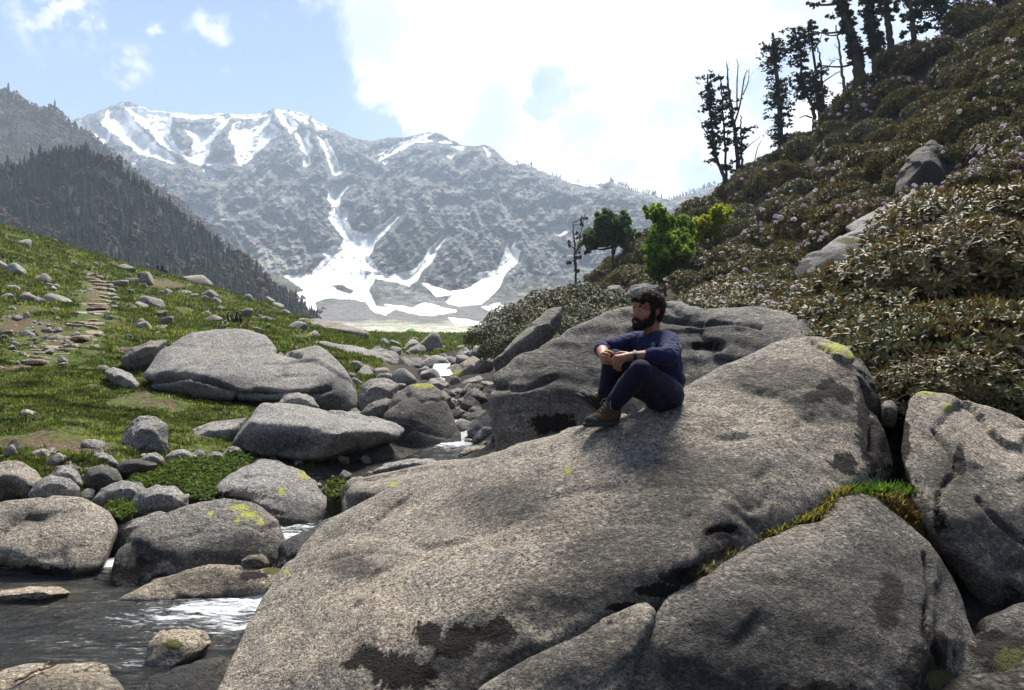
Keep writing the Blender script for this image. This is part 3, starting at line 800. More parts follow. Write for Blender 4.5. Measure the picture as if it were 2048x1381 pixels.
def build_mountain():
    cols = np.concatenate([np.arange(-900, -60, 30), np.arange(-60, 1480, 3.0), np.arange(1480, 2900, 30)])
    nr = 300
    cr = np.interp(cols, [c[0] for c in CREST], [c[1] for c in CREST])
    jag = np.stack([cols * 0.045, 0 * cols, 0 * cols], 1)
    cr = cr - 5.0 * ridged(jag, 4) + 2
    s = np.linspace(0, 1, nr)
    PX = np.repeat(cols[None, :], nr, 0); PY = 656 + (cr[None, :] - 656) * s[:, None] ** 1.0
    Yb = np.interp(-PY, -np.array(MTN_ROWS[0]), MTN_ROWS[1])
    x, y = PX.ravel(), PY.ravel()
    steep = np.clip((615 - y) / 70, 0, 1)
    sd = np.full(x.shape, -60.0)
    for poly in SNOW:
        xs = [p[0] for p in poly]; ys = [p[1] for p in poly]
        mk = (x > min(xs) - 30) & (x < max(xs) + 30) & (y > min(ys) - 30) & (y < max(ys) + 30)
        if mk.any() and max(xs) - min(xs) > 1:
            sd[mk] = np.maximum(sd[mk], poly_sd(x[mk], y[mk], poly))
    for poly in ISLES:
        sd = np.minimum(sd, -poly_sd(x, y, poly) * 1.0)
    q = np.stack([x * 0.013 + 0.4 * np.sin(y * 0.02), y * 0.0055, 0 * x], 1)       # ribs run down the face
    rib = ridged(q + np.array([3.3, 1.2, 0.5]), 5, 0.55)
    q2 = np.stack([x * 0.05 + y * 0.02, y * 0.035, 0 * x], 1)
    lump = fbm(q2, 5, 0.6)
    q3 = np.stack([x * 0.11 + y * 0.05, y * 0.07, 0 * x], 1)
    fine = ridged(q3, 4, 0.6)
    gully = np.clip((sd + 14) / 22, 0, 1)
    rel = (-0.095 * rib - 0.060 * lump - 0.030 * fine) * (1 - 0.62 * gully) + 0.045 * gully
    edge = np.clip((y - np.repeat(cr[None, :], nr, 0).ravel()) / 25, 0, 1)
    Y = Yb.ravel() * (1 + rel * steep * (0.3 + 0.7 * edge) + 0.012 * lump * (1 - steep))
    V = np.stack([(x - 1024) / F * Y, Y, -(y - EYE) / F * Y], 1)
    # the far side of the crest
    top = V[-len(cols):]
    back = top + np.stack([0 * cols, 500 + 0 * cols, -top[:, 2] * 0.8], 1)
    V = np.vstack([V, back]); nc = len(cols)
    i = (np.arange(nr)[:, None] * nc + np.arange(nc - 1)[None, :]).ravel()
    me = np_mesh('snow_mountain', V, np.stack([i, i + 1, i + nc + 1, i + nc], 1))
    pad = lambda a: np.concatenate([a, np.zeros(nc)])
    streak = 0.9 * (ridged(np.stack([x * 0.05 + y * 0.03, y * 0.06, 0 * x], 1), 3) - 0.25) * np.clip((345 - y) / 60, 0, 1) * np.clip((700 - x) / 100, 0.25, 1)
    set_attr(me, 'snow', pad(np.clip(0.5 + (sd + 0.6) / 8, -0.6, 1.9) + np.clip(streak, -1, 0.75) * (sd < 0)))
    veg = np.clip((y - 330) / 250, 0, 1) * 0.42 - 0.1
    veg += 0.5 * np.exp(-(((x - 820) / 60) ** 2 + ((y - 470) / 26) ** 2)) + 0.35 * np.exp(-(((x - 700) / 40) ** 2 + ((y - 470) / 40) ** 2)) + 0.6 * np.exp(-(((x - 585) / 32) ** 2 + ((y - 580) / 18) ** 2))
    set_attr(me, 'veg', pad(veg))
    set_attr(me, 'chute', pad(np.clip(.42 - .9 * rib + .25 * lump, 0, 1) * steep))
    ns = fbm(np.stack([x * 0.03, y * 0.08, 0 * x], 1), 3)
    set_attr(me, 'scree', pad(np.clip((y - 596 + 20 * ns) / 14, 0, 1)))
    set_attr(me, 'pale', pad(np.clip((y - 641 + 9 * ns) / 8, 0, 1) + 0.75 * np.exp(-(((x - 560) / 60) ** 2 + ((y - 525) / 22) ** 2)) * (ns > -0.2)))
    o = obj('snow_mountain', me, MAT['mountain']); o['kind'] = 'structure'
    return cols, cr


MCOLS, MCR = build_mountain()


# ------------------------------------------------------------------ wooded spurs on the left, and their trees
def conifer(rng, broad):
    """low polygon tree of unit height: ragged tiers or a rounded crown"""
    if broad:
        parts = []
        for k in range(5):
            c = np.array([rng.normal(0, .16), rng.normal(0, .16), .42 + .11 * k + rng.normal(0, .04)])
            r = rng.uniform(.13, .22)
            v = np.array([[1, 0, 0], [-.5, .87, 0], [-.5, -.87, 0], [0, 0, 1.1], [0, 0, -.8]]) * r
            a = rng.uniform(0, 6.3); R = np.array([[math.cos(a), -math.sin(a), 0], [math.sin(a), math.cos(a), 0], [0, 0, 1]])
            parts.append((v @ R.T + c, np.array([[0, 1, 3], [1, 2, 3], [2, 0, 3], [1, 0, 4], [2, 1, 4], [0, 2, 4]])))
        tv = np.array([[.02, 0, 0], [-.01, .02, 0], [-.01, -.02, 0], [0, 0, .5]]); parts.append((tv, np.array([[0, 1, 3], [1, 2, 3], [2, 0, 3]])))
        return join(parts)
    parts = []
    n = 5
    for k in range(n):
        z0 = .12 + .8 * k / n; r = (.24 - .04 * k) * rng.uniform(.75, 1.15)
        a = np.arange(5) * 2 * np.pi / 5 + rng.uniform(0, 6); rr = r * rng.uniform(.6, 1.15, 5)
        v = np.vstack([np.stack([rr * np.cos(a), rr * np.sin(a), np.full(5, z0) + rng.normal(0, .015, 5)], 1), [[0, 0, min(1, z0 + .30)]]])
        parts.append((v, np.array([[i, (i + 1) % 5, 5] for i in range(5)])))
    tv = np.array([[.02, 0, 0], [-.01, .02, 0], [-.01, -.02, 0], [0, 0, .5]]); parts.append((tv, np.array([[0, 1, 3], [1, 2, 3], [2, 0, 3]])))
    return join(parts)


def build_spur(name, prof, bottom, rowsY, wood_name, wood_label, ntrees, tree_h, cols_fn, px_rng, seed, relief=0.06):
    rng = np.random.default_rng(seed)
    cols = np.arange(px_rng[0], px_rng[1], 6.0); nr = 90
    cr = np.interp(cols, [p[0] for p in prof], [p[1] for p in prof])
    bt = np.interp(cols, [p[0] for p in bottom], [p[1] for p in bottom])
    s = np.linspace(0, 1, nr)
    def surf(px, t):
        c = np.interp(px, cols, cr); b = np.interp(px, cols, bt); py = b + (c - b) * t
        q = np.stack([px * 0.012, py * 0.012, 0 * px + seed], 1)
        Y = (rowsY[0] + (rowsY[1] - rowsY[0]) * t) * (1 + relief * ridged(q, 4) * (1 - 0.5 * t)) * np.interp(px, [-200, 620], rowsY[2])
        return np.stack([(px - 1024) / F * Y, Y, -(py - EYE) / F * Y], 1), py
    PX = np.repeat(cols[None], nr, 0).ravel(); S = np.repeat(s[:, None], len(cols), 1).ravel()
    V, _ = surf(PX, S); nc = len(cols)
    top = V[-nc:]; V = np.vstack([V, top + np.stack([0 * cols - 12, 0 * cols + 90, 0 * cols - 60], 1)])
    i = (np.arange(nr)[:, None] * nc + np.arange(nc - 1)[None, :]).ravel()
    o = obj(name, np_mesh(name, V, np.stack([i, i + 1, i + nc + 1, i + nc], 1)), MAT['forest_floor']); o['kind'] = 'structure'
    px = rng.uniform(px_rng[0], px_rng[1], ntrees); t = rng.uniform(0, 1.0, ntrees) ** 0.9
    ne = ntrees // 7
    t[:ne] = rng.uniform(.985, 1.0, ne)
    P, py = surf(px, t)
    ord_ = np.arange(ntrees)
    base = [conifer(rng, k >= 5) for k in range(10)]
    Vs, Fs, Cs, off = [], [], [], 0
    cc, isb = cols_fn(px, py, rng)
    for n in ord_:
        bv, bf = base[(5 + n % 5) if isb[n] else n % 5]
        h = tree_h * np.exp(rng.normal(-.12, .34)) * (0.8 if isb[n] else 1); w = h * rng.uniform(.75, 1.2) * (1.15 if isb[n] else .8)
        a = n * 2.4; ca, sa = math.cos(a), math.sin(a)
        v = np.stack([(bv[:, 0] * ca - bv[:, 1] * sa) * w, (bv[:, 0] * sa + bv[:, 1] * ca) * w, bv[:, 2] * h - 0.06 * h], 1) + P[n]
        Vs.append(v); Fs.append(bf[0] + off); Cs.append(np.repeat(cc[n][None] * rng.uniform(.7, 1.3), len(v), 0)); off += len(v)
    me = np_mesh(wood_name, np.vstack(Vs), np.vstack(Fs), False); set_col(me, 'col', np.vstack(Cs))
    tag(obj(wood_name, me, MAT['tree_mass']), wood_label, 'forest', kind='stuff')


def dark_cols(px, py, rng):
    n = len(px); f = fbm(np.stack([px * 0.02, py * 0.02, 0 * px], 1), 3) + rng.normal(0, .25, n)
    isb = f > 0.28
    c = np.where(isb[:, None], np.array([.070, .050, .032]), np.array([.022, .028, .020]))  # shade on the near spur is put into these darker tree colours
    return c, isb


def brown_cols(px, py, rng):
    n = len(px); f = fbm(np.stack([px * 0.02, py * 0.02, 0 * px + 4], 1), 3) + rng.normal(0, .3, n)
    isb = f > -0.12
    c = np.where(isb[:, None], np.array([.150, .108, .066]), np.array([.048, .048, .030]))
    return c, isb


build_spur('far_spur', [(-300, 40), (0, 186), (40, 205), (85, 228), (105, 222), (145, 255), (200, 295), (260, 345), (330, 396), (400, 452), (450, 497), (520, 556), (600, 622), (640, 650)],
           [(-300, 520), (0, 560), (300, 600), (500, 640), (640, 660)], (470, 760, (1.1, 0.92)), 'hillside_forest', 'bare brown and green forest on the sunlit upper mountainside', 6500, 8.2, brown_cols, (-300, 640), 11)
build_spur('near_spur', [(-300, 300), (-60, 350), (40, 345), (90, 322), (130, 312), (175, 314), (215, 335), (260, 362), (330, 415), (400, 470), (470, 525), (540, 580), (600, 622), (640, 655)],
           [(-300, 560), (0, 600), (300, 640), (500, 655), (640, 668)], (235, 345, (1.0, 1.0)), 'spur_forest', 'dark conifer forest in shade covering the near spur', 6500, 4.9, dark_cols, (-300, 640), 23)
# ------------------------------------------------------------------ the air of the valley
def build_haze():
    x0, x1, y0, y1, z0, z1 = -5200, 5200, -400, 3400, -160, 740
    V = [(x, y, z) for x in (x0, x1) for y in (y0, y1) for z in (z0, z1)]
    Fq = [(0, 1, 3, 2), (4, 6, 7, 5), (0, 4, 5, 1), (2, 3, 7, 6), (0, 2, 6, 4), (1, 5, 7, 3)]
    m = bpy.data.materials.new('valley_haze'); m.use_nodes = True; t = m.node_tree; t.nodes.clear(); N = NT(t)
    out = N.n('ShaderNodeOutputMaterial')
    v = N.n('ShaderNodeVolumePrincipled', {'Color': (0.68, 0.82, 1.0, 1), 'Density': HAZE_DENSITY, 'Anisotropy': 0.1})
    t.links.new(v.outputs[0], out.inputs['Volume'])
    o = obj('haze', np_mesh('haze', V, np.array(Fq), False), m)
    tag(o, 'thin pale blue haze filling the whole valley', 'haze', kind='stuff')


HAZE_DENSITY = 0.00032
build_haze()
# ------------------------------------------------------------------ boulders
def boulder(label, pieces, T=1.0, down=0.35, vox=0.03, smooth=6, disp=0.03, dscale=1.6, mat='granite', cat='boulder', name='boulder', spots=(), seed=0, ledges=0.0, group=None, inflate=0.0, wet_z=None, grain=0.5, facet=1.0, cracks=(), pit=0.0):
    """pieces: lists of (photo column, photo row, distance) on the seen side; the unseen rear and the buried foot are added.
    spots: (attribute, column, row, radius in photo pixels)"""
    H = []
    for pc in pieces:
        a = np.array(pc, float); cx = a[:, 0].mean(); hpx = a[:, 1].max() - a[:, 1].min()
        bk = a.copy(); bk[:, 0] = cx + (a[:, 0] - cx) * 0.86; bk[:, 1] = a[:, 1] + 0.10 * hpx + 4; bk[:, 2] += T
        lo = a[a[:, 1] > a[:, 1].min() + 0.55 * hpx].copy(); lo[:, 1] += down * hpx; lo[:, 0] = cx + (lo[:, 0] - cx) * 0.93; lo[:, 2] += 0.12
        al = np.vstack([a, bk, lo])
        H.append(np.array([P3(*r) for r in al]))
    V, Fs = hull_mesh(H, vox)
    V = smooth_verts(V, Fs, smooth)
    N0 = vnormals(V, Fs)
    q = V * dscale + seed * 7.7
    d = fbm(q, 5, grain) * disp * 1.5 + inflate
    # chipped facets and weathered joints
    d = d + disp * 0.55 * np.minimum(0, ridged(q * np.array([0.9, 0.9, 1.8]) * 0.8 + 31, 3) - 0.1)
    d = d - disp * 1.1 * np.clip(ridged(q * np.array([.45, .45, 1.3]) + 5.5, 2) - 0.86, 0, 1) * 5
    if ledges:
        d = d + ledges * np.sin(V[:, 2] * 38 + 5 * fbm(V * 1.1, 3)) * (0.5 + fbm(V * 1.7 + 3, 2))
    if facet:
        # broken faces: every cell of the surface is a plane of its own, tilted against its neighbours
        rg = np.random.default_rng(1000 + seed); ext = np.ptp(V, axis=0); nc = 26
        sd_ = V[rg.integers(len(V), size=nc)]; w = V + 0.16 * ext.min() * np.stack([fbm(V * dscale * 1.4 + k * 13 + seed, 3) for k in range(3)], 1)
        dd = np.stack([((w - c) ** 2).sum(1) for c in sd_], 1); o2 = np.argsort(dd, 1)[:, :2]; i1 = o2[:, 0]
        tilt = rg.normal(0, 1, (nc, 3)); d1 = np.sqrt(dd[np.arange(len(V)), i1]); d2 = np.sqrt(dd[np.arange(len(V)), o2[:, 1]])
        fd = ((V - sd_[i1]) * tilt[i1]).sum(1) * 0.060 * facet
        lim = disp * 1.5; d = d + np.clip(fd, -lim, lim * .6)
        open_ = rg.random((nc, nc)) < .30; open_ |= open_.T
        d = d - disp * 0.75 * facet * np.exp(-((d2 - d1) / (0.35 * vox + 0.010 * ext.max())) ** 2) * open_[i1, o2[:, 1]]
    if pit:
        d = d + pit * (fbm(V * 9 + seed, 3) + .8 * np.minimum(0, fbm(V * 17 + 3, 2) + .15))
    V = V + N0 * d[:, None]
    V = smooth_verts(V, Fs, 1 if pit else 2, 0.4)
    if cracks:
        px = V[:, 0] / V[:, 1] * F + 1024; py = -V[:, 2] / V[:, 1] * F + EYE; vis = (N0 * V).sum(1) < 0.15 * np.linalg.norm(V, axis=1)
        jx = 5 * fbm(V * 7 + 2, 3); jy = 5 * fbm(V * 7 + 9, 3)
        for line, wpx, dep in cracks:
            dm = np.full(len(V), 1e9)
            for (ax, ay), (bx, by) in zip(line[:-1], line[1:]):
                ex, ey = bx - ax, by - ay; t = np.clip(((px + jx - ax) * ex + (py + jy - ay) * ey) / (ex * ex + ey * ey), 0, 1)
                dm = np.minimum(dm, np.hypot(px + jx - ax - t * ex, py + jy - ay - t * ey))
            V = V - N0 * (dep * np.exp(-(dm / wpx) ** 2) * vis)[:, None]
    o = base_obj(V, Fs, name, mat)
    tag(o, label, cat, group)
    me = o.data; W = V
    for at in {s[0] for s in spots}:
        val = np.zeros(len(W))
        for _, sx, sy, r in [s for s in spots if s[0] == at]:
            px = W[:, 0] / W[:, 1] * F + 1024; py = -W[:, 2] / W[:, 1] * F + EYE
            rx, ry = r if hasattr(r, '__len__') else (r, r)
            # nearest surface point along that line of sight fixes where on the rock the patch lies
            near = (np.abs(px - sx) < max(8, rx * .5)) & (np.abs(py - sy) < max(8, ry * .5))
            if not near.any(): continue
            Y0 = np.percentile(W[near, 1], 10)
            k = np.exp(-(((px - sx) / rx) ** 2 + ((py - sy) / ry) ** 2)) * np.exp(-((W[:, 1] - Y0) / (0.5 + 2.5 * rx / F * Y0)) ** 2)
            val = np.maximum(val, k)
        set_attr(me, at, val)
    if wet_z is not None:
        set_attr(me, 'wet', np.clip((wet_z - V[:, 2] + 0.06 * fbm(V * 5, 3)) / 0.10, 0, 1))
    return o


def base_obj(V, Fs, name, mat):
    c = np.array([(V[:, 0].min() + V[:, 0].max()) / 2, (V[:, 1].min() + V[:, 1].max()) / 2, V[:, 2].min()])
    me = np_mesh(name, V - c, Fs)
    return obj(name, me, MAT[mat], loc=c)


def simple(label, outline, Y, T=0.6, lean=0.35, **kw):
    """a rounded stone from its outline: the upper rim lies further back than the foot"""
    a = np.array(outline, float); t, b = a[:, 1].min(), a[:, 1].max()
    cx = a[:, 0].mean()
    pts = [(x, y, Y + lean * T * (1 - (y - t) / (b - t + 1e-6)) + 0.12 * T) for x, y in outline]
    # belly towards the viewer
    pts += [(cx + (x - cx) * .55, t + (b - t) * .55 + (y - (t + b) / 2) * .5, Y) for x, y in outline]
    w = (a[:, 0].max() - a[:, 0].min()) / F * Y
    kw.setdefault('vox', max(0.012, w / 48)); kw.setdefault('disp', 0.022 * w); kw.setdefault('dscale', 3.2 / max(w, .2)); kw.setdefault('smooth', 5)
    return boulder(label, [pts], T=T, **kw)


MAIN_A = [(640,1062,5.2),(690,1036,5.3),(830,972,5.3),(1000,906,5.15),(1100,884,4.95),(1175,858,4.85),(1240,840,4.9),(1310,815,5.05),
          (570,1140,4.85),(520,1200,4.55),(470,1320,4.15),(428,1400,3.9),(400,1500,3.7),(760,1490,3.25),(930,1400,3.36),(1100,1300,3.42),(1200,1262,3.45),(1310,1205,3.5),
          (760,1290,3.66),(930,1225,3.56),(1150,1150,3.60),(820,1110,4.25),(1060,1010,4.25),(1250,960,4.15),(640,1180,4.35),(1205,868,4.62),(1300,830,4.72),(1390,1120,3.55)]
MAIN_B = [(1210,852,4.86),(1330,800,5.12),(1450,738,5.3),(1560,684,5.45),(1640,677,5.45),(1690,697,5.35),(1722,760,5.15),(1762,850,4.95),(1785,930,4.85),
          (1700,970,4.40),(1640,1030,4.25),(1560,1068,4.0),(1480,1102,3.88),(1400,1150,3.68),(1310,1205,3.5),(1300,940,4.25),(1450,900,4.50),(1600,800,4.90),(1690,840,4.80),(1560,960,4.35),(1420,1060,3.80),(1250,905,4.5)]
boulder('huge tilted granite boulder in the foreground on which the person sits', [MAIN_A, MAIN_B], T=1.3, down=0.25, vox=0.019, smooth=8, pit=.010, cracks=[([(1712, 728), (1738, 790), (1752, 850), (1745, 900)], 6, .05), ([(1360, 1160), (1420, 1120), (1470, 1096)], 7, .05), ([(1415, 1064), (1445, 1058), (1478, 1066)], 4, .03), ([(660, 1120), (720, 1105), (790, 1108)], 3, .012)], disp=0.034, dscale=1.3, facet=.35, mat='granite_near', inflate=0.02,
        spots=[('moss', 860, 1270, (36, 36)), ('moss', 930, 1272, (60, 30)), ('moss', 1000, 1262, (60, 30)), ('moss', 900, 1300, (44, 22)), ('moss', 740, 1318, (44, 30)), ('moss', 790, 1340, (60, 44)), ('moss', 840, 1352, (50, 36)), ('moss', 700, 1330, (30, 14)), ('moss', 1660, 780, (40, 22)), ('moss', 1625, 795, (22, 16)), ('moss', 1690, 795, (22, 20)), ('moss', 1430, 1066, (40, 18)), ('moss', 1462, 1058, (20, 12)), ('moss', 1365, 1150, (60, 24)), ('moss', 1310, 1182, (50, 16)), ('moss', 1240, 1215, (60, 12)), ('moss', 1735, 800, (26, 60)), ('moss', 1755, 900, (40, 60)), ('moss', 1690, 925, (30, 28)), ('moss', 1745, 860, (36, 46)),
               ('yellow', 1137, 941, 11), ('yellow', 1670, 696, (42, 16)), ('yellow', 573, 1143, 9), ('yellow', 1700, 712, (20, 12)),
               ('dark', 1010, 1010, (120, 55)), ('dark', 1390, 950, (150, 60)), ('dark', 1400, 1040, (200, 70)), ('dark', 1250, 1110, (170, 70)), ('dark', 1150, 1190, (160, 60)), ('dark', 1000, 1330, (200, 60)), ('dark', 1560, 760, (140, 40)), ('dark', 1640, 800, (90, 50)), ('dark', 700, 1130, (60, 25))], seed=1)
boulder('long dark grey boulder behind the person with a wavy ledged top', [
        [(977,790,7.0),(985,748,7.2),(1040,708,7.5),(1130,660,7.8),(1230,622,8.1),(1300,607,8.3),(1360,604,8.4),(1420,628,8.2),(1000,905,6.9),(988,860,6.9),(1100,900,7.0),(1300,860,7.1),(1450,830,7.2),(1140,715,7.45),(1330,665,7.9),(1450,690,7.8),(1040,770,7.1)],
        [(1380,625,8.2),(1450,628,8.1),(1510,613,8.2),(1570,622,8.0),(1640,655,7.6),(1700,688,7.3),(1730,720,7.0),(1420,800,7.2),(1600,800,7.0),(1720,800,6.8),(1500,660,7.8),(1620,695,7.35)]],
        T=1.2, vox=0.027, smooth=5, disp=0.045, dscale=1.2, mat='granite_grey', seed=2, ledges=0.014, facet=.5, pit=.012, cracks=[([(985, 772), (1040, 780), (1085, 768), (1110, 755)], 5, .05), ([(1330, 640), (1400, 650), (1470, 642), (1520, 655)], 5, .05), ([(1390, 690), (1440, 694)], 8, .06), ([(1000, 830), (1080, 820), (1150, 835)], 5, .03)], inflate=0.02, spots=[('moss', 1400, 692, (60, 10)), ('moss', 1110, 850, (60, 28)), ('dark', 1200, 750, (200, 80)), ('dark', 1550, 720, (150, 50)), ('dark', 1400, 670, (200, 40))])
boulder('broad lower boulder under the mossy crack at the foot of the tilted boulder', [
        [(1222,1400,3.12),(1262,1300,3.22),(1325,1195,3.42),(1400,1150,3.55),(1480,1105,3.75),(1600,1050,4.0),(1650,1045,4.05),(1230,1520,3.05),(1480,1200,3.38),(1500,1330,3.22),(1700,1250,3.42),(1640,1110,3.72),(1750,1500,3.1),(1880,1300,3.4),(1860,1170,3.7)],
        [(1640,1050,4.05),(1670,1000,4.25),(1710,985,4.32),(1750,992,4.32),(1800,1035,4.2),(1872,1092,4.08),(1922,1180,3.95),(1960,1290,3.78),(1975,1400,3.68),(1720,1050,4.0),(1780,1120,3.82),(1640,1200,3.6),(1850,1260,3.55),(1700,1500,3.1)]],
        T=1.0, down=0.3, vox=0.019, smooth=4, disp=0.030, dscale=1.3, mat='granite_dark', facet=.0, pit=.010, seed=3, cracks=[([(1640, 1052), (1655, 1075), (1660, 1100)], 3, .025), ([(1850, 1110), (1862, 1180), (1850, 1250), (1880, 1330)], 5, .04)], spots=[('dark', 1600, 1250, (260, 130)), ('dark', 1450, 1330, (200, 90)), ('dark', 1760, 1130, (110, 60)), ('moss', 1780, 1200, (36, 70)), ('moss', 1860, 1330, (70, 90)), ('moss', 1640, 1390, (90, 30)), ('dark', 1800, 1200, (120, 120)), ('green', 1880, 1360, (40, 26))])  # dark patches here also paint the shade of the steep front
boulder('wedge of granite split off below the crack at the bottom edge', [
        [(925,1392,3.20),(1060,1312,3.25),(1190,1248,3.30),(1295,1200,3.36),(1318,1214,3.32),(1268,1300,3.16),(1205,1400,3.04),(1000,1420,3.1),(950,1500,3.0),(1190,1500,2.95),(1130,1330,3.12)]],
        T=0.7, down=0.2, vox=0.02, smooth=6, disp=0.02, dscale=1.8, mat='granite_near', seed=4, spots=[('dark', 1100, 1330, (120, 50)), ('dark', 1200, 1290, (90, 60))])
boulder('pale cracked boulder at the right edge with yellow lichen on its top', [
        [(1806,850,4.75),(1812,795,4.95),(1835,777,5.05),(1875,785,5.1),(1905,812,5.1),(1980,815,5.2),(2048,842,5.2),(2150,900,5.1),(1800,900,4.6),(1818,960,4.4),(1860,1040,4.2),(1930,1120,4.2),(1995,1175,4.1),(2020,1100,4.25),(2048,1020,4.35),(2150,1100,4.3),(1900,900,4.7),(1980,940,4.65)],
        [(1990,880,4.9),(2048,860,5.0),(2200,950,4.9),(2030,1180,4.1),(2100,1250,4.0),(2200,1250,4.0),(2040,1000,4.35)]],
        T=1.0, down=0.15, vox=0.020, smooth=4, disp=0.034, dscale=1.4, mat='granite_near', facet=.5, pit=.010, seed=5, cracks=[([(1868, 862), (1900, 905), (1912, 945), (1880, 985), (1872, 1030), (1895, 1060)], 3.5, .035), ([(1955, 1000), (2000, 1050), (2040, 1080), (2100, 1110)], 4, .035)], spots=[('yellow', 1850, 782, (34, 14)), ('yellow', 1896, 815, 14), ('moss', 1920, 915, (12, 36)), ('moss', 1880, 1040, (14, 34)), ('dark', 1900, 960, (60, 80)), ('dark', 1960, 1040, (110, 60)), ('dark', 2030, 1150, (70, 80)), ('moss', 1810, 880, (12, 50))])
boulder('dark shaded rock filling the bottom right corner', [
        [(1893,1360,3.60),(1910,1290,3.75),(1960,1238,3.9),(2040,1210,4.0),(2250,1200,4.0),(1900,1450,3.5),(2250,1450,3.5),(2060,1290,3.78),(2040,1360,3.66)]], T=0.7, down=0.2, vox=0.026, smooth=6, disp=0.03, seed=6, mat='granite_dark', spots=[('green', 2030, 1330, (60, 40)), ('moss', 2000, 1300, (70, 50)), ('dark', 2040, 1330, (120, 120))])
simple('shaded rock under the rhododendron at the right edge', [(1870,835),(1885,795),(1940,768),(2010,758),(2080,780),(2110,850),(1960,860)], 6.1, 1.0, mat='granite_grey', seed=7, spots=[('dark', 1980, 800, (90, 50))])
simple('rounded dark boulder end showing behind the top of the tilted boulder', [(1690,702),(1725,722),(1752,762),(1766,800),(1758,830),(1690,840),(1670,760)], 5.7, 0.8, mat='granite_grey', seed=8, spots=[('dark', 1735, 770, (40, 50))])
simple('small grey stone wedged in the gap beside the tilted boulder', [(1762,808),(1772,800),(1788,802),(1796,820),(1790,842),(1765,840)], 5.5, 0.2, mat='granite_grey', seed=9)
simple('slanting grey slab under the dark green shrubs', [(985,722),(1020,690),(1060,650),(1100,618),(1128,612),(1120,650),(1060,700),(1000,730)], 10.5, 0.8, mat='granite_grey', seed=10)

# the left side of the stream
simple('added black rock standing in for the shade in the gap between the lichened boulder and the tilted boulder', [(540,1150),(560,1085),(610,1062),(680,1030),(720,1030),(720,1120),(600,1190)], 6.1, 0.7, mat='granite_dark', seed=51, wet_z=-1.55, spots=[('dark', 620, 1100, (90, 70))])  # rock added where only black shade shows; its dark wet colour paints that
boulder('biggest boulder on the left bank, rounded and broken in two steps', [
        [(288,748,14.2),(320,705,14.7),(370,674,15.2),(425,659,15.5),(482,657,15.5),(530,674,15.3),(556,702,15.0),(600,760,14.2),(300,772,14.0),(380,757,13.6),(470,782,13.4),(600,790,13.4)],
        [(540,712,14.9),(600,700,14.8),(636,693,14.8),(665,714,14.6),(690,745,14.4),(712,790,14.0),(708,818,13.8),(600,788,13.4),(520,785,13.5),(640,780,13.5),(640,825,13.7)],
        [(310,780,14.5),(350,808,14.3),(420,838,14.0),(480,828,14.0),(640,826,14.1),(460,790,14.1),(600,792,14.1),(330,772,14.6)]],
        T=2.2, down=0.12, vox=0.045, smooth=4, disp=0.05, dscale=0.7, mat='granite', seed=11, facet=.5, cracks=[([(296, 768), (370, 752), (430, 766), (470, 790), (530, 786), (620, 792), (660, 775)], 6, .22), ([(556, 704), (600, 712)], 4, .10), ([(470, 800), (478, 830)], 4, .10)], inflate=0.02, spots=[('dark', 440, 765, (80, 14)), ('dark', 560, 810, (120, 14)), ('dark', 670, 780, (40, 30))])
boulder('flat topped slab of rock propped above a dark hollow', [
        [(524,808,11.2),(600,810,11.4),(740,830,11.5),(795,845,11.3),(813,859,11.0),(500,842,10.3),(560,846,10.2),(620,852,10.0),(668,868,9.85),(740,862,10.3),(456,896,10.3),(500,905,10.2),(600,917,10.0),(642,913,9.95),(705,895,10.3),(800,876,10.8)]],
        T=0.5, down=0.02, vox=0.030, smooth=2, pit=.008, disp=0.022, dscale=1.6, mat='granite', seed=12, spots=[('dark', 560, 885, (90, 25))])
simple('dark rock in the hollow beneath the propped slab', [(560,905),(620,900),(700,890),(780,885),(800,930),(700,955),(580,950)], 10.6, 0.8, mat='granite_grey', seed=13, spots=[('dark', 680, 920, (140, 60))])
boulder('tall dark boulder with a blunt top standing right of the propped slab', [
        [(766,835,12.2),(786,790,12.5),(822,768,12.7),(862,765,12.7),(888,783,12.5),(904,820,12.3),(921,872,12.0),(916,906,11.8),(850,912,11.7),(790,890,11.9),(840,820,12.1),(810,850,11.9)]], T=1.0, vox=0.035, smooth=5, disp=0.04, dscale=1.1, mat='granite_grey', seed=14, spots=[('dark', 840, 850, (90, 70)), ('yellow', 845, 772, (30, 8))])
simple('pale rounded rock between the biggest left boulder and the tall dark boulder', [(716,800),(722,772),(740,757),(772,755),(798,768),(790,800),(760,825),(725,825)], 13.6, 0.9, mat='granite', seed=15)
simple('small wedge of rock in front of the pale rounded rock', [(720,828),(745,803),(772,795),(786,800),(776,830),(740,842)], 12.7, 0.5, mat='granite_grey', seed=16)
simple('small domed stone peeping up behind the propped slab', [(552,812),(568,790),(598,784),(626,795),(641,815),(600,822)], 12.0, 0.5, mat='granite', seed=17)
simple('smooth boulder tucked against the left end of the propped slab', [(346,897),(374,862),(420,845),(496,834),(478,880),(452,910),(400,915)], 10.9, 0.8, mat='granite', seed=18, spots=[('dark', 420, 895, (60, 18))])
simple('upright blocky boulder standing on the turf edge', [(236,910),(244,872),(258,846),(278,832),(312,833),(336,852),(338,896),(325,912),(262,920)], 9.6, 0.7, mat='granite', seed=19, smooth=3)
boulder('steep sided boulder leaning behind the rock with yellow lichen', [
        [(420,985,7.9),(450,963,8.0),(482,935,8.3),(520,917,8.5),(562,920,8.5),(612,946,8.3),(650,990,8.0),(674,1022,7.8),(660,1065,7.5),(612,1085,7.4),(570,1055,7.4),(500,1000,7.5),(560,965,7.8),(600,1040,7.4)]], T=0.9, vox=0.026, smooth=4, disp=0.028, dscale=1.7, mat='granite', seed=20, spots=[('dark', 600, 1040, (70, 50)), ('yellow', 562, 982, 12), ('yellow', 610, 950, 16), ('moss', 480, 990, (50, 14))])
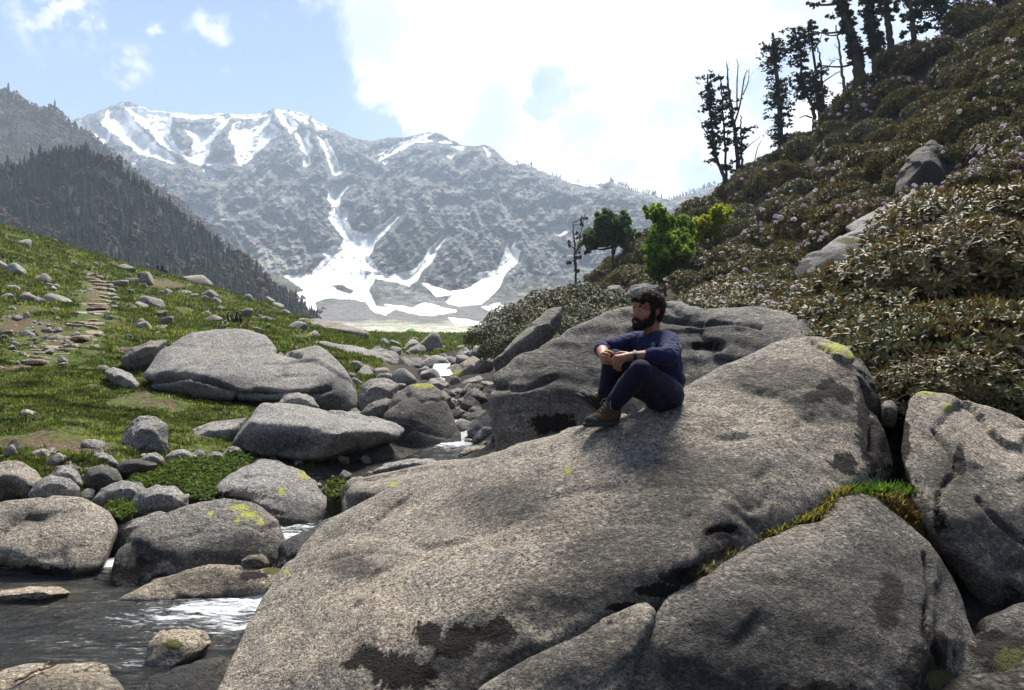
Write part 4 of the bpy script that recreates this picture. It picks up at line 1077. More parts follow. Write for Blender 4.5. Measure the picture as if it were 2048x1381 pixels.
boulder('rounded dark boulder with yellow lichen on its shoulder beside the pool', [
        [(212,1165,6.08),(226,1098,6.25),(280,1050,6.5),(340,1030,6.62),(400,1002,6.75),(452,991,6.85),(512,1005,6.8),(556,1045,6.7),(578,1092,6.55),(570,1128,6.4),(480,1140,6.28),(350,1160,6.15),(245,1182,6.03),(420,1045,6.5),(300,1080,6.35),(510,1055,6.52),(400,1100,6.25)]], T=0.9, vox=0.024, smooth=7, disp=0.03, dscale=1.8, mat='granite_grey', seed=21, wet_z=-1.82,
        spots=[('yellow', 480, 1015, (28, 10)), ('yellow', 500, 1030, (26, 14)), ('yellow', 474, 1043, 9), ('yellow', 422, 1027, 9), ('yellow', 520, 1045, 12), ('moss', 250, 1150, (50, 32)), ('moss', 290, 1130, (26, 20)), ('moss', 330, 1160, (40, 12)), ('dark', 300, 1110, (80, 40)), ('dark', 480, 1100, (90, 40))])
simple('low grey rock nestling behind the lichened boulder by the pool', [(200,1085),(206,1058),(250,1040),(322,1022),(345,1032),(300,1070),(225,1108)], 7.0, 0.4, mat='granite', seed=22, spots=[('dark', 220, 1075, (25, 30))])
boulder('large pale boulder at the left edge overhanging the pool', [
        [(-80,1020,6.9),(0,1000,7.0),(80,991,7.05),(160,1000,7.0),(214,1024,6.9),(238,1056,6.7),(216,1105,6.45),(208,1138,6.35),(140,1147,6.25),(60,1118,6.3),(0,1092,6.4),(-80,1110,6.4),(100,1060,6.5)],
        [(-80,1090,6.7),(200,1130,6.7),(60,1100,6.6),(-80,1180,6.7),(180,1170,6.8)]], T=1.1, down=0.1, vox=0.026, smooth=7, disp=0.028, dscale=1.5, mat='granite_near', seed=23, wet_z=-1.80, spots=[('moss', 60, 1150, (90, 22)), ('dark', 60, 1030, (60, 16))])
boulder('long low wet rock along the far edge of the rapid', [
        [(235,1202,5.74),(285,1168,5.92),(390,1134,6.10),(482,1128,6.15),(572,1134,6.12),(590,1160,5.95),(540,1180,5.86),(400,1196,5.76),(300,1206,5.72),(440,1156,5.9)]], T=0.5, vox=0.022, smooth=5, disp=0.03, dscale=2.4, mat='granite_tan', seed=24, wet_z=-1.83, spots=[('green', 545, 1140, (22, 14)), ('dark', 420, 1160, (120, 24)), ('moss', 510, 1150, (30, 10))])
simple('brown pebbly stone lodged against the lichened boulder', [(480,1120),(500,1108),(530,1110),(540,1128),(520,1140),(485,1136)], 6.05, 0.25, mat='granite_tan', seed=25, spots=[('dark', 510, 1122, (30, 14))])
simple('low pale rock just breaking the still water at the left edge', [(-60,1190),(0,1180),(60,1172),(120,1174),(146,1186),(100,1200),(0,1208)], 5.70, 0.4, mat='granite_tan', seed=26, wet_z=-1.90)
boulder('tawny angular rock standing in the rapid', [
        [(290,1328,4.58),(298,1285,4.66),(325,1260,4.76),(360,1266,4.78),(412,1260,4.82),(428,1282,4.76),(405,1304,4.66),(372,1314,4.60),(345,1334,4.54),(318,1338,4.54),(352,1290,4.60)]], T=0.3, vox=0.013, smooth=3, disp=0.02, dscale=3, mat='granite_tan', seed=27, wet_z=-1.90, spots=[('green', 345, 1290, (26, 12))])
boulder('wide speckled rock in the bottom left corner by the water', [
        [(-60,1390,4.15),(0,1345,4.4),(60,1325,4.5),(130,1320,4.55),(190,1328,4.5),(235,1350,4.35),(250,1385,4.2),(240,1450,4.0),(0,1470,3.9),(120,1370,4.2)]], T=0.6, vox=0.018, smooth=5, disp=0.024, dscale=2.4, mat='granite_tan', seed=28, wet_z=-1.86, spots=[('dark', 120, 1375, (120, 26))])
boulder('black wet rock between the rapid and the tilted boulder', [
        [(250,1410,4.05),(300,1358,4.22),(360,1332,4.34),(420,1318,4.44),(462,1306,4.5),(475,1350,4.35),(440,1420,4.05),(330,1450,3.95),(370,1362,4.14)]], T=0.5, vox=0.018, smooth=4, disp=0.02, dscale=2.6, mat='granite_grey', seed=29, wet_z=-1.70, spots=[('dark', 360, 1370, (120, 60))])
boulder('pale rock ledge with a yellow lichen patch left of the tilted boulder', [
        [(682,1045,6.4),(680,985,6.6),(702,955,6.8),(760,944,6.9),(880,928,6.9),(1010,903,6.9),(1000,960,6.3),(900,990,6.0),(760,990,6.2),(720,985,6.2),(715,1050,6.2),(820,1020,6.0)]], T=0.7, vox=0.024, smooth=4, disp=0.022, dscale=1.7, mat='granite_near', seed=30, spots=[('yellow', 793, 970, (24, 9)), ('dark', 760, 1010, (80, 26))])
simple('low grey stone lying in front of the tall dark boulder', [(742,945),(775,925),(830,916),(885,922),(900,935),(830,945)], 9.2, 0.5, mat='granite', seed=31)
simple('round topped rock standing on the leafy green patch', [(260,1008),(274,983),(310,970),(350,972),(380,990),(376,1014),(330,1026),(266,1030)], 7.4, 0.45, mat='granite', seed=32)
simple('two toned boulder on the left edge above the pool', [(-60,935),(0,925),(36,921),(74,940),(92,966),(70,1000),(0,1015),(-60,1010)], 7.7, 0.9, mat='granite_near', seed=33, spots=[('dark', 10, 985, (40, 30))])
simple('blocky grey rock right of the two toned boulder', [(54,988),(70,962),(100,950),(140,955),(160,978),(150,1000),(80,1004)], 7.45, 0.4, mat='granite', seed=34)
simple('round rock behind the blocky grey rock', [(96,955),(110,935),(140,930),(160,948),(166,972),(130,980)], 7.9, 0.4, mat='granite', seed=35)
simple('grey boulder with a curved top behind the pale pool boulder', [(100,950),(112,928),(140,922),(165,935),(172,958),(140,965)], 8.3, 0.4, mat='granite_grey', seed=36)
simple('dark smooth rock in the middle of the left rock pile', [(158,972),(172,938),(205,928),(236,940),(246,962),(215,985),(170,990)], 8.0, 0.5, mat='granite_grey', seed=37, spots=[('dark', 200, 960, (50, 30))])
simple('flattish pale rock sloping below the leafy green patch', [(180,1005),(205,975),(245,960),(282,965),(300,990),(262,1008),(215,1012)], 7.6, 0.5, mat='granite', seed=38)
simple('small rounded rock at the foot of the bare earth bank', [(62,915),(80,898),(110,895),(138,906),(142,922),(100,928)], 8.8, 0.4, mat='granite', seed=39)
simple('pale egg shaped rock left of the upright blocky boulder', [(170,928),(184,910),(205,903),(228,914),(232,934),(200,940)], 8.7, 0.4, mat='granite', seed=40)
simple('small stone at the foot of the upright blocky boulder', [(275,925),(292,906),(312,904),(330,918),(326,932),(290,935)], 8.6, 0.3, mat='granite', seed=41)
simple('dark flat stone under the upright blocky boulder', [(230,938),(240,920),(280,918),(318,928),(300,942),(250,946)], 8.4, 0.3, mat='granite_grey', seed=42, spots=[('dark', 270, 930, (40, 12))])
simple('rough purple grey stone beside the leafy green patch', [(328,915),(345,900),(372,898),(398,914),(380,925),(345,925)], 8.9, 0.3, mat='granite', seed=43)
simple('little pale stone in front of the propped slab', [(410,918),(424,903),(444,905),(450,920),(430,926)], 8.9, 0.2, mat='granite', seed=44)
simple('tilted pale slab sunk in the turf left of the biggest boulder', [(208,742),(225,734),(262,748),(284,770),(282,786),(258,788),(235,765)], 14.0, 0.6, lean=.8, mat='granite', seed=45)
simple('shadowed rock leaning on the left end of the biggest boulder', [(242,718),(262,698),(300,682),(335,680),(320,705),(285,725),(255,728)], 16.0, 0.9, mat='granite_grey', seed=46)

# rocks up the stream
UP = [
 ('triangular rock streaked with yellow lichen beside the upper cascade', [(888,772),(905,742),(946,712),(976,728),(984,752),(940,776)], 21, 1.0, 'granite_tan', [('yellow', 910, 750, (22, 16))]),
 ('low pale rock below the triangular lichened rock', [(912,778),(930,760),(960,752),(985,760),(985,785),(940,792)], 18.5, .7, 'granite', []),
 ('flat faced rock in the upper boulder jam', [(888,805),(892,782),(915,775),(938,785),(934,806),(905,815)], 17, .6, 'granite', []),
 ('round grey rock in the upper boulder jam against the long boulder', [(936,806),(945,788),(970,780),(990,790),(990,812),(955,818)], 15.5, .6, 'granite_grey', []),
 ('mossy capped rock above the lower cascade', [(905,828),(920,808),(945,805),(965,815),(962,832),(930,838)], 14.6, .5, 'granite', [('green', 940, 808, (20, 6))]),
 ('squat dark rock above the lower cascade', [(918,858),(925,830),(955,818),(988,822),(992,852),(960,868),(930,870)], 13.4, .6, 'granite_grey', [('dark', 950, 850, (40, 16))]),
 ('pale domed rock beside the lower cascade', [(922,878),(935,855),(962,846),(988,852),(994,878),(960,888)], 12.8, .5, 'granite', []),
 ('low tan rock damming the lower cascade', [(915,910),(930,894),(965,890),(1000,893),(1010,910),(960,920)], 10.6, .5, 'granite_tan', []),
 ('smooth ice worn slab at the end of the grassy bank', [(588,648),(600,636),(645,640),(700,652),(738,668),(720,682),(660,678),(610,664)], 44, 3.0, 'granite_far', [('dark', 660, 665, (60, 5))]),
 ('ledge of rock stepping down to the stream', [(600,700),(640,682),(700,690),(745,702),(780,722),(770,752),(720,758),(690,735),(640,715)], 26, 2.0, 'granite', [('dark', 740, 745, (40, 10))]),
 ('rounded ledge rock above the upper cascade', [(728,712),(745,697),(778,700),(800,720),(798,752),(770,768),(745,745)], 27, 1.6, 'granite', [('dark', 780, 745, (30, 18))]),
 ('shadowed undercut rock left of the upper cascade', [(792,735),(800,712),(840,714),(872,728),(882,750),(860,768),(805,772)], 26, 1.6, 'granite_grey', [('dark', 830, 748, (50, 20))]),
 ('blocky grey rock below the ledge by the stream', [(675,745),(700,735),(735,748),(778,755),(770,775),(720,765),(690,762)], 21, 1.0, 'granite', []),
 ('pale boulder at the mouth of the meadow beyond the upper cascade', [(905,722),(920,702),(950,690),(978,700),(984,720),(940,728)], 31, 1.4, 'granite', []),
 ('grey boulder below the dark green shrubs near the meadow', [(945,705),(960,688),(990,690),(1010,705),(995,724),(960,722)], 27, 1.2, 'granite_grey', []),
 ('flat stone above the upper cascade', [(862,722),(880,712),(905,716),(915,728),(890,736)], 30, .8, 'granite', []),
 ('half sunk grey stone at the foot of the pale rounded rock', [(846,778),(860,758),(884,755),(900,768),(890,790),(860,795)], 17.5, .7, 'granite', []),
 ('small split rock beside the tall dark boulder', [(862,800),(872,782),(890,780),(903,796),(895,815),(872,818)], 14.8, .5, 'granite_grey', []),
]
for k, (lb, ol, Y, T, mt, sp) in enumerate(UP):
    simple(lb, ol, Y, T, mat=mt, seed=60 + k, spots=sp, smooth=4)
# boulders in the bushes on the right
boulder('long pale slab lying along the rhododendron slope', [[(1690,455,19.5),(1720,435,20),(1815,388,20.6),(1822,400,20.2),(1800,418,19.4),(1740,452,19.2),(1700,462,19.2)]], T=0.8, down=0.1, vox=0.04, smooth=2, disp=0.03, dscale=1.5, mat='granite', seed=80)
boulder('grey bouldery outcrop edged with moss on the rhododendron slope', [[(1582,548,16.5),(1605,520,17),(1680,475,17.8),(1740,442,18.4),(1790,415,18.6),(1830,430,18.4),(1790,470,17.4),(1720,500,16.9),(1700,530,16.4),(1600,555,16.2),(1660,510,16.6)]], T=1.2, down=0.1, vox=0.045, smooth=3, disp=0.05, dscale=1.1, mat='granite', seed=81, spots=[('green', 1700, 482, (40, 8)), ('moss', 1600, 535, (30, 18)), ('dark', 1660, 520, (60, 24))])
simple('smooth pale rock half hidden in leaves below the outcrop', [(1640,548),(1665,525),(1725,515),(1750,530),(1700,552)], 15.4, 0.7, mat='granite', seed=82)
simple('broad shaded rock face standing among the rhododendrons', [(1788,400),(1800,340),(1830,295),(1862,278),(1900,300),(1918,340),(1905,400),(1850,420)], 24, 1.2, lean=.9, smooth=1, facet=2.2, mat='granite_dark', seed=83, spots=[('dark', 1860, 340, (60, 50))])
for k, (lb, ol, Y) in enumerate([('small broken block at the top end of the long pale slab', [(1812,395),(1825,378),(1848,392),(1840,410),(1818,408)], 19.5),
                                 ('upright little block beside the broad shaded rock face', [(1858,408),(1862,378),(1872,376),(1876,405)], 19.2),
                                 ('pale stub of rock poking out of the rhododendron leaves', [(1888,405),(1905,376),(1930,372),(1925,395)], 18.5),
                                 ('grey boulder on the bare ground behind the person', [(1248,592),(1262,572),(1292,565),(1320,572),(1310,592),(1275,598)], 30),
                                 ('small boulder on the bare ground left of the leafy green tree', [(1205,590),(1218,572),(1240,570),(1250,585),(1230,596)], 36)]):
    simple(lb, ol, Y, 0.7, mat='granite', seed=85 + k)
# ------------------------------------------------------------------ leaves and shrubs
def leaf_pts(L, w, fold=0.25, droop=0.25, fine=True):
    """one leaf along +x, upper side up: folded on its midrib and drooping at the tip -> V, tris"""
    if not fine:
        V = np.array([[0, 0, 0], [.5 * L, w / 2, fold * w * .5], [L, 0, -droop * L], [.5 * L, -w / 2, fold * w * .5]])
        return V, np.array([[0, 2, 1], [0, 3, 2]])
    z = lambda x: -droop * L * (x ** 2)
    V = np.array([[0, 0, 0], [.38 * L, 0, z(.38) * L / L], [.74 * L, 0, z(.74)], [L, 0, z(1)],
                  [.38 * L, w * .46, z(.38) + fold * w * .4], [.74 * L, w * .42, z(.74) + fold * w * .4],
                  [.38 * L, -w * .46, z(.38) + fold * w * .4], [.74 * L, -w * .42, z(.74) + fold * w * .4]])
    T = np.array([[0, 1, 4], [1, 2, 5], [1, 5, 4], [2, 3, 5], [0, 6, 1], [1, 7, 2], [1, 6, 7], [2, 7, 3]])
    return V, T


def rot_z(a):
    c, s = math.cos(a), math.sin(a); return np.array([[c, -s, 0], [s, c, 0], [0, 0, 1.]])


def rot_y(a):
    c, s = math.cos(a), math.sin(a); return np.array([[c, 0, s], [0, 1, 0], [-s, 0, c]])


def frame(n, rng):
    """rotation that takes +z to n, with a random spin"""
    n = n / np.linalg.norm(n); r = rng.normal(size=3); a = np.cross(n, r); a /= np.linalg.norm(a); b = np.cross(n, a)
    return np.stack([a, b, n], 1)


def whorl(rng, nl, L, w, fine, up=(0.0, 0.7)):
    parts = []
    for k in range(nl):
        V, T = leaf_pts(L * rng.uniform(.75, 1.15), w * rng.uniform(.8, 1.15), .3, rng.uniform(.05, .45), fine)
        V = V @ rot_y(-rng.uniform(*up)).T @ rot_z(2 * np.pi * k / nl + rng.uniform(-.25, .25)).T
        parts.append((V, T))
    V, Fs = join(parts)
    return V, Fs[0]


def dome_foliage(rng, n, L, w, nl, fine, h=0.75, lumps=5, up=(0.0, .7), side=0.25, thick=0.16):
    """whorls over a lumpy dome of unit radius"""
    lc = rng.normal(size=(lumps, 3)); lc[:, 2] = np.abs(lc[:, 2]); lc /= np.linalg.norm(lc, axis=1)[:, None]
    base = [whorl(rng, nl + rng.integers(-1, 2), L, w, fine, up) for _ in range(6)]
    Vs, Fs, off = [], [], 0
    k = 0
    C = []
    while k < n:
        d = rng.normal(size=3)
        if d[2] < -side * abs(rng.normal()): continue
        d /= np.linalg.norm(d)
        lump = max((d @ c) for c in lc)
        r = (0.74 + 0.30 * max(0, lump) ** 3) * (1 - thick * rng.random() ** 1.5)
        p = d * r * np.array([1, 1, h]); p[2] += h * .15
        nn = d * np.array([1, 1, .8]) + np.array([0, 0, rng.uniform(.2, 1.1)]) + rng.normal(0, .28, 3)
        bv, bf = base[rng.integers(6)]
        v = bv @ frame(nn, rng).T * rng.uniform(.8, 1.2) + p
        Vs.append(v); Fs.append(bf + off); off += len(v); C.append(p); k += 1
    return np.vstack(Vs), np.vstack(Fs), np.array(C)


def blossom_mesh(rng, n, r, h=0.75, low=-.1, pink=0.4):
    """round trusses of pale bells set on the outside of a unit dome"""
    Vs, Fs, Cs, off = [], [], [], 0
    for _ in range(n):
        d = rng.normal(size=3); d[2] = abs(d[2]) * .9 + low * rng.random(); d /= np.linalg.norm(d)
        p = d * np.array([1, 1, h]) * rng.uniform(.93, 1.06); p[2] += h * .17
        s = r * rng.uniform(.7, 1.2); pk = np.clip(rng.normal(pink, .3), 0, 1)
        col = np.array([.80, .76, .76]) * (1 - pk) + np.array([.68, .48, .66]) * pk
        for k in range(14):
            e = rng.normal(size=3); e[2] = abs(e[2]) * .8 - .15; e /= np.linalg.norm(e)
            R = frame(e, rng) * s
            v = np.array([[.42, 0, .55], [0, .42, .55], [-.42, 0, .55], [0, -.42, .55], [0, 0, .3]]) * rng.uniform(.8, 1.15)
            v = v @ R.T + p
            Vs.append(v); Fs.append(np.array([[0, 1, 4], [1, 2, 4], [2, 3, 4], [3, 0, 4]]) + off); off += 5
            Cs.append(np.repeat((col * rng.uniform(.8, 1.05))[None], 5, 0))
    me = np_mesh('blossoms', np.vstack(Vs), np.vstack(Fs), False); set_col(me, 'col', np.vstack(Cs))
    me.materials.append(MAT['petal'])
    return me


def stems_mesh(rng, n, h=0.75, r0=0.022, spread=.75):
    parts = []
    for k in range(n):
        a = rng.uniform(0, 6.28); b = np.array([rng.normal(0, .12), rng.normal(0, .12), -.25])
        tip = np.array([math.cos(a), math.sin(a), 0]) * rng.uniform(.35, 1) * spread; tip[2] = h * rng.uniform(.45, .95)
        mid = b * .5 + tip * .5 + rng.normal(0, .10, 3); mid[2] = tip[2] * rng.uniform(.15, .5)
        c = spline([b, mid, tip], 9); c[1:-1] += rng.normal(0, .022, (7, 3))
        parts.append(tube(c, np.linspace(r0, r0 * .35, 9), 5))
        for j in range(2):
            s = c[rng.integers(3, 7)]; e = s + np.array([rng.normal(0, .2), rng.normal(0, .2), rng.uniform(.05, .3)])
            parts.append(tube(spline([s, (s + e) / 2 + rng.normal(0, .05, 3), e], 5), np.linspace(r0 * .5, r0 * .2, 5), 4))
    V, Fs = join(parts)
    me = np_mesh('stems', V, Fs); me.materials.append(MAT['twig'])
    return me


def core_mesh(rng, h=0.75):
    """the dim heart of a shrub: inner twigs and old leaves that stop the light"""
    return None


prng = np.random.default_rng(41)
NEAR_F = []
for k in range(4):
    V, T, _ = dome_foliage(prng, 1350, .090, .027, 8, True, .72, 7, (.15, 1.3), .35, .32)
    me = np_mesh('foliage', V, T, False); me.materials.append(MAT['rhodo']); NEAR_F.append(me)
FAR_F = []
for k in range(5):
    V, T, _ = dome_foliage(prng, 620, .125, .048, 6, False, .70, 7, (.0, 1.2), .2, .30)
    me = np_mesh('foliage', V, T, False); me.materials.append(MAT['rhodo_far']); FAR_F.append(me)
DARK_F = []
for k in range(3):
    V, T, _ = dome_foliage(prng, 1500, .055, .026, 6, False, .72, 8, (0, .9), .25, .30)
    me = np_mesh('foliage', V, T, False); me.materials.append(MAT['dark_bush']); DARK_F.append(me)
BLOS = [blossom_mesh(prng, n, .088, pink=p) for n, p in ((6, .15), (11, .25), (18, .35), (26, .45), (34, .3))]
BLOS_FAR = [blossom_mesh(prng, n, .082, pink=p) for n, p in ((4, .1), (10, .2), (22, .3), (38, .5))]
STEMS = [stems_mesh(prng, 9) for _ in range(3)]


def shrub(name, label, base, r, h, fol, blos=None, stem=None, group=None, rz=None, tilt=(0, 0)):
    o = empty(name, base); o.scale = (r, r, r * h); o.rotation_euler = (tilt[0], tilt[1], prng.uniform(0, 6.28) if rz is None else rz)
    tag(o, label, 'shrub', group)
    f = bpy.data.objects.new('foliage', fol); link(f, o)
    if stem: link(bpy.data.objects.new('stems', stem), o)
    if blos: link(bpy.data.objects.new('blossoms', blos), o)
    return o


# rhododendrons close by on the right: (column, row of the top, distance, radius, height factor, trusses, label)
NEAR = [
 (1665,606,8.3,.75,.95,0,'rhododendron sprig with rust brown leaf backs nearest the long boulder'),
 (1725,628,7.7,.80,1.0,1,'rhododendron with pale pink trusses hanging over the tilted boulder'),
 (1765,560,8.2,.95,1.0,None,'brown backed rhododendron just above the pink flowered one by the boulder'),
 (1850,600,6.7,.85,1.05,None,'leathery rhododendron in the middle of the right bank above the dark gap'),
 (1960,590,6.4,.95,1.1,0,'large leaved rhododendron with dark hanging leaves at the right edge'),
 (2070,600,6.5,1.0,1.1,1,'rhododendron cut by the right edge above the shaded rock'),
 (1830,470,8.6,1.1,1.0,None,'dense rhododendron mound below the small broken block of stone'),
 (1930,440,8.4,1.15,1.0,None,'dense rhododendron mound at mid height of the right bank'),
 (2040,450,8.2,1.2,1.0,0,'dense rhododendron mound at the right edge at mid height'),
 (1740,520,9.2,.95,.9,None,'low rhododendron in front of the mossy grey outcrop'),
 (1880,395,10.6,1.25,1.0,None,'upper rhododendron mound below the pale stub of rock'),
 (1975,365,10.8,1.3,1.0,0,'uppermost near rhododendron mound left of the right edge'),
 (2080,360,10.4,1.4,1.0,None,'uppermost near rhododendron mound cut by the right edge'),
 (1700,585,8.2,.8,.8,1,'small rhododendron with purple trusses behind the long boulder'),
 (1805,690,6.6,.60,.9,0,'drooping rhododendron branch with one pale truss over the dark gap'),
 (1900,690,6.0,.62,.9,None,'drooping dark green rhododendron branch over the shaded rock'),
 (2000,700,6.0,.70,.9,None,'low rhododendron branch above the bare twisted stems at the right'),
]
for k, (px, py, Y, r, h, b, lb) in enumerate(NEAR):
    top = P3(px, py, Y); base = top - np.array([0, 0, r * h * .83])
    shrub('rhododendron_bush', lb, base, r, h, NEAR_F[k % 4], BLOS[b] if b is not None else None, STEMS[k % 3], 'rhododendrons on the right bank')
MIDB = [
 (1400,592,12.5,.85,.8,2,'low yellowish rhododendron at the left end of the row behind the long boulder'),
 (1450,572,13,.95,.85,1,'yellowish rhododendron above the crest of the long boulder'),
 (1520,552,13.5,1.0,.9,1,'rounded rhododendron with white trusses in the row behind the long boulder'),
 (1580,560,13,1.0,.9,3,'pink flowered rhododendron in the row behind the long boulder'),
 (1640,560,12,.95,.85,3,'rhododendron with lilac trusses below the grey outcrop'),
 (1690,570,11,.9,.85,2,'green rhododendron with few trusses right of the lilac flowered one'),
 (1500,590,11.6,.8,.8,3,'front rhododendron with pink trusses resting on the long boulder'),
 (1600,600,10.6,.75,.8,2,'front rhododendron with scattered trusses above the boulder dip'),
 (1350,612,11.8,.55,.7,2,'small rhododendron with white trusses right behind the head of the person'),
 (1740,575,10.2,.8,.85,None,'plain green rhododendron between the outcrop and the brown backed ones'),
]
for k, (px, py, Y, r, h, b, lb) in enumerate(MIDB):
    top = P3(px, py, Y); base = top - np.array([0, 0, r * h * .83])
    shrub('rhododendron_bush', lb, base, r, h, NEAR_F[(k + 1) % 4], BLOS[b] if b is not None else None, STEMS[k % 3], 'rhododendrons behind the long boulder')
# dark green shrubs at the stream
for k, (px, py, Y, r, h, lb) in enumerate([
 (985,640,15,.62,1.0,'dark green shrub overhanging the stream end of the long boulder'),
 (1040,605,17,.85,1.0,'dark green shrub standing tallest above the slanting grey slab'),
 (1100,580,20,1.1,1.0,'dense green shrub behind the slanting grey slab'),
 (1160,565,22,1.2,1.0,'green shrub below the gnarled dead tree'),
 (1175,605,16,.95,.95,'dark shrub directly left of the head of the person'),
 (1110,625,14,.75,.95,'dark shrub over the crest of the long boulder left of the person'),
 (1235,610,15,.8,.9,'low dark shrub just behind the head of the person'),
 (1005,670,13,.5,1.0,'small dark shrub at the foot of the shrubs by the stream'),
 (1215,580,24,1.1,.9,'olive green shrub between the dark shrubs and the bare ground'),
 (1060,650,13,.6,.9,'dark shrub clinging to the slanting grey slab')]):
    top = P3(px, py, Y); base = top - np.array([0, 0, r * h * .83])
    shrub('dark_shrub', lb, base, r, h, DARK_F[k % 3], None, STEMS[k % 3], 'dark shrubs by the stream')

# the thicket on the hillside
def thicket():
    rng = np.random.default_rng(77); pts = []
    tries = 0
    keep = []
    while tries < 9000 and len(keep) < 280:
        tries += 1
        Y = math.exp(rng.uniform(math.log(15.5), math.log(74))); px = rng.uniform(1120, 2230); X = (px - 1024) / F * Y
        rb = np.interp(Y, [15, 20, 30, 45, 60, 74], [1480, 1400, 1300, 1190, 1135, 1120])
        if px < rb: continue
        if Y < 21.5 and 1560 < px < 1960: continue
        if 22.3 < Y < 24.5 and 1780 < px < 1925: continue
        if Y < 19 and px < 1500: continue
        if Y < 36 and px < 1400: continue
        if Y < 42 and px < 1290: continue
        if 30 < Y < 37 and px < 1460: continue
        r = np.interp(Y, [15, 25, 45, 75], [.95, 1.25, 1.7, 2.2]) * rng.uniform(.8, 1.3)
        if any((X - a) ** 2 + (Y - b) ** 2 < (.62 * (r + c)) ** 2 for a, b, c in keep): continue
        keep.append((X, Y, r))
    for X, Y, r in keep:
        z = float(ground_z(X, Y)[0])
        # only what stands in front of the crest can be seen
        px = X / Y * F + 1024
        crest = np.interp(px, [1060, 1130, 1250, 1390, 1480, 1570, 1640, 1700, 1780, 1850, 1950, 2100, 2300], [72, 74, 73, 73, 69, 65, 61, 57, 53, 53, 53, 55, 56])
        if Y > crest: continue
        py = -z / Y * F + EYE
        fl = 1.3 * fbm(np.array([[X * .13, Y * .09, 2.2]]), 2)[0] + rng.normal(0, .14)
        b = None
        if px > 1380 and Y < 58:
            b = 3 if fl > .42 else 2 if fl > .24 else 1 if fl > .06 else 0 if fl > -.12 else None
        where = 'on the crest of the right hillside below the trees' if Y > crest - 9 else 'in the thicket on the upper right hillside' if Y > 33 else 'in the thicket low on the right hillside'
        what = {None: 'rhododendron without flowers', 0: 'rhododendron with a few white trusses', 1: 'rhododendron dotted with white trusses', 2: 'rhododendron well covered in pale trusses', 3: 'rhododendron thick with lilac trusses'}[b]
        shrub('hillside_rhododendron', what + ' ' + where, (X, Y, z - .12 * r), r, rng.uniform(.75, 1.05), FAR_F[rng.integers(5)], BLOS_FAR[b] if b is not None else None, None, what + ' ' + where, tilt=(0, -.35))


thicket()


# ------------------------------------------------------------------ trees
def leaf_cloud(rng, blobs, Y, n_per, size, col, squash=1.0, colvar=.35):
    """leaves through the volume of a crown; blobs: (column, row, radius in photo pixels, depth offset m)"""
    Vs, Cs = [], []
    for px, py, r, dy in blobs:
        c = P3(px, py, Y + dy); R = r / F * Y
        n = int(n_per * (r / 10) ** 2)
        d = rng.normal(size=(n, 3)); d /= np.linalg.norm(d, axis=1)[:, None]
        # clumps inside the blob leave gaps between them
        nc = max(3, int(n / 26)); cd = rng.normal(size=(nc, 3)); cd /= np.linalg.norm(cd, axis=1)[:, None]; cc = cd * (rng.random((nc, 1)) ** .5) * R * 1.35
        P = c + cc[rng.integers(nc, size=n)] + d * (rng.random((n, 1)) ** .5) * R * .42
        P[:, 2] = c[2] + (P[:, 2] - c[2]) * squash
        a = rng.normal(size=(n, 3)); a /= np.linalg.norm(a, axis=1)[:, None]; b = np.cross(a, rng.normal(size=(n, 3))); b /= np.linalg.norm(b, axis=1)[:, None]
        s = size * rng.uniform(.6, 1.3, (n, 1))
        Vs.append(np.stack([P - a * s, P + b * s * .55, P + a * s, P - b * s * .55], 1).reshape(-1, 3))
        k = rng.uniform(1 - colvar, 1 + colvar, (n, 1)); hue = rng.random((n, 1))
        cl = (np.array(col[0]) * hue + np.array(col[1]) * (1 - hue)) * k
        Cs.append(np.repeat(cl, 4, 0))
    V = np.vstack(Vs); q = np.arange(len(V)).reshape(-1, 4)
    return V, q, np.vstack(Cs)


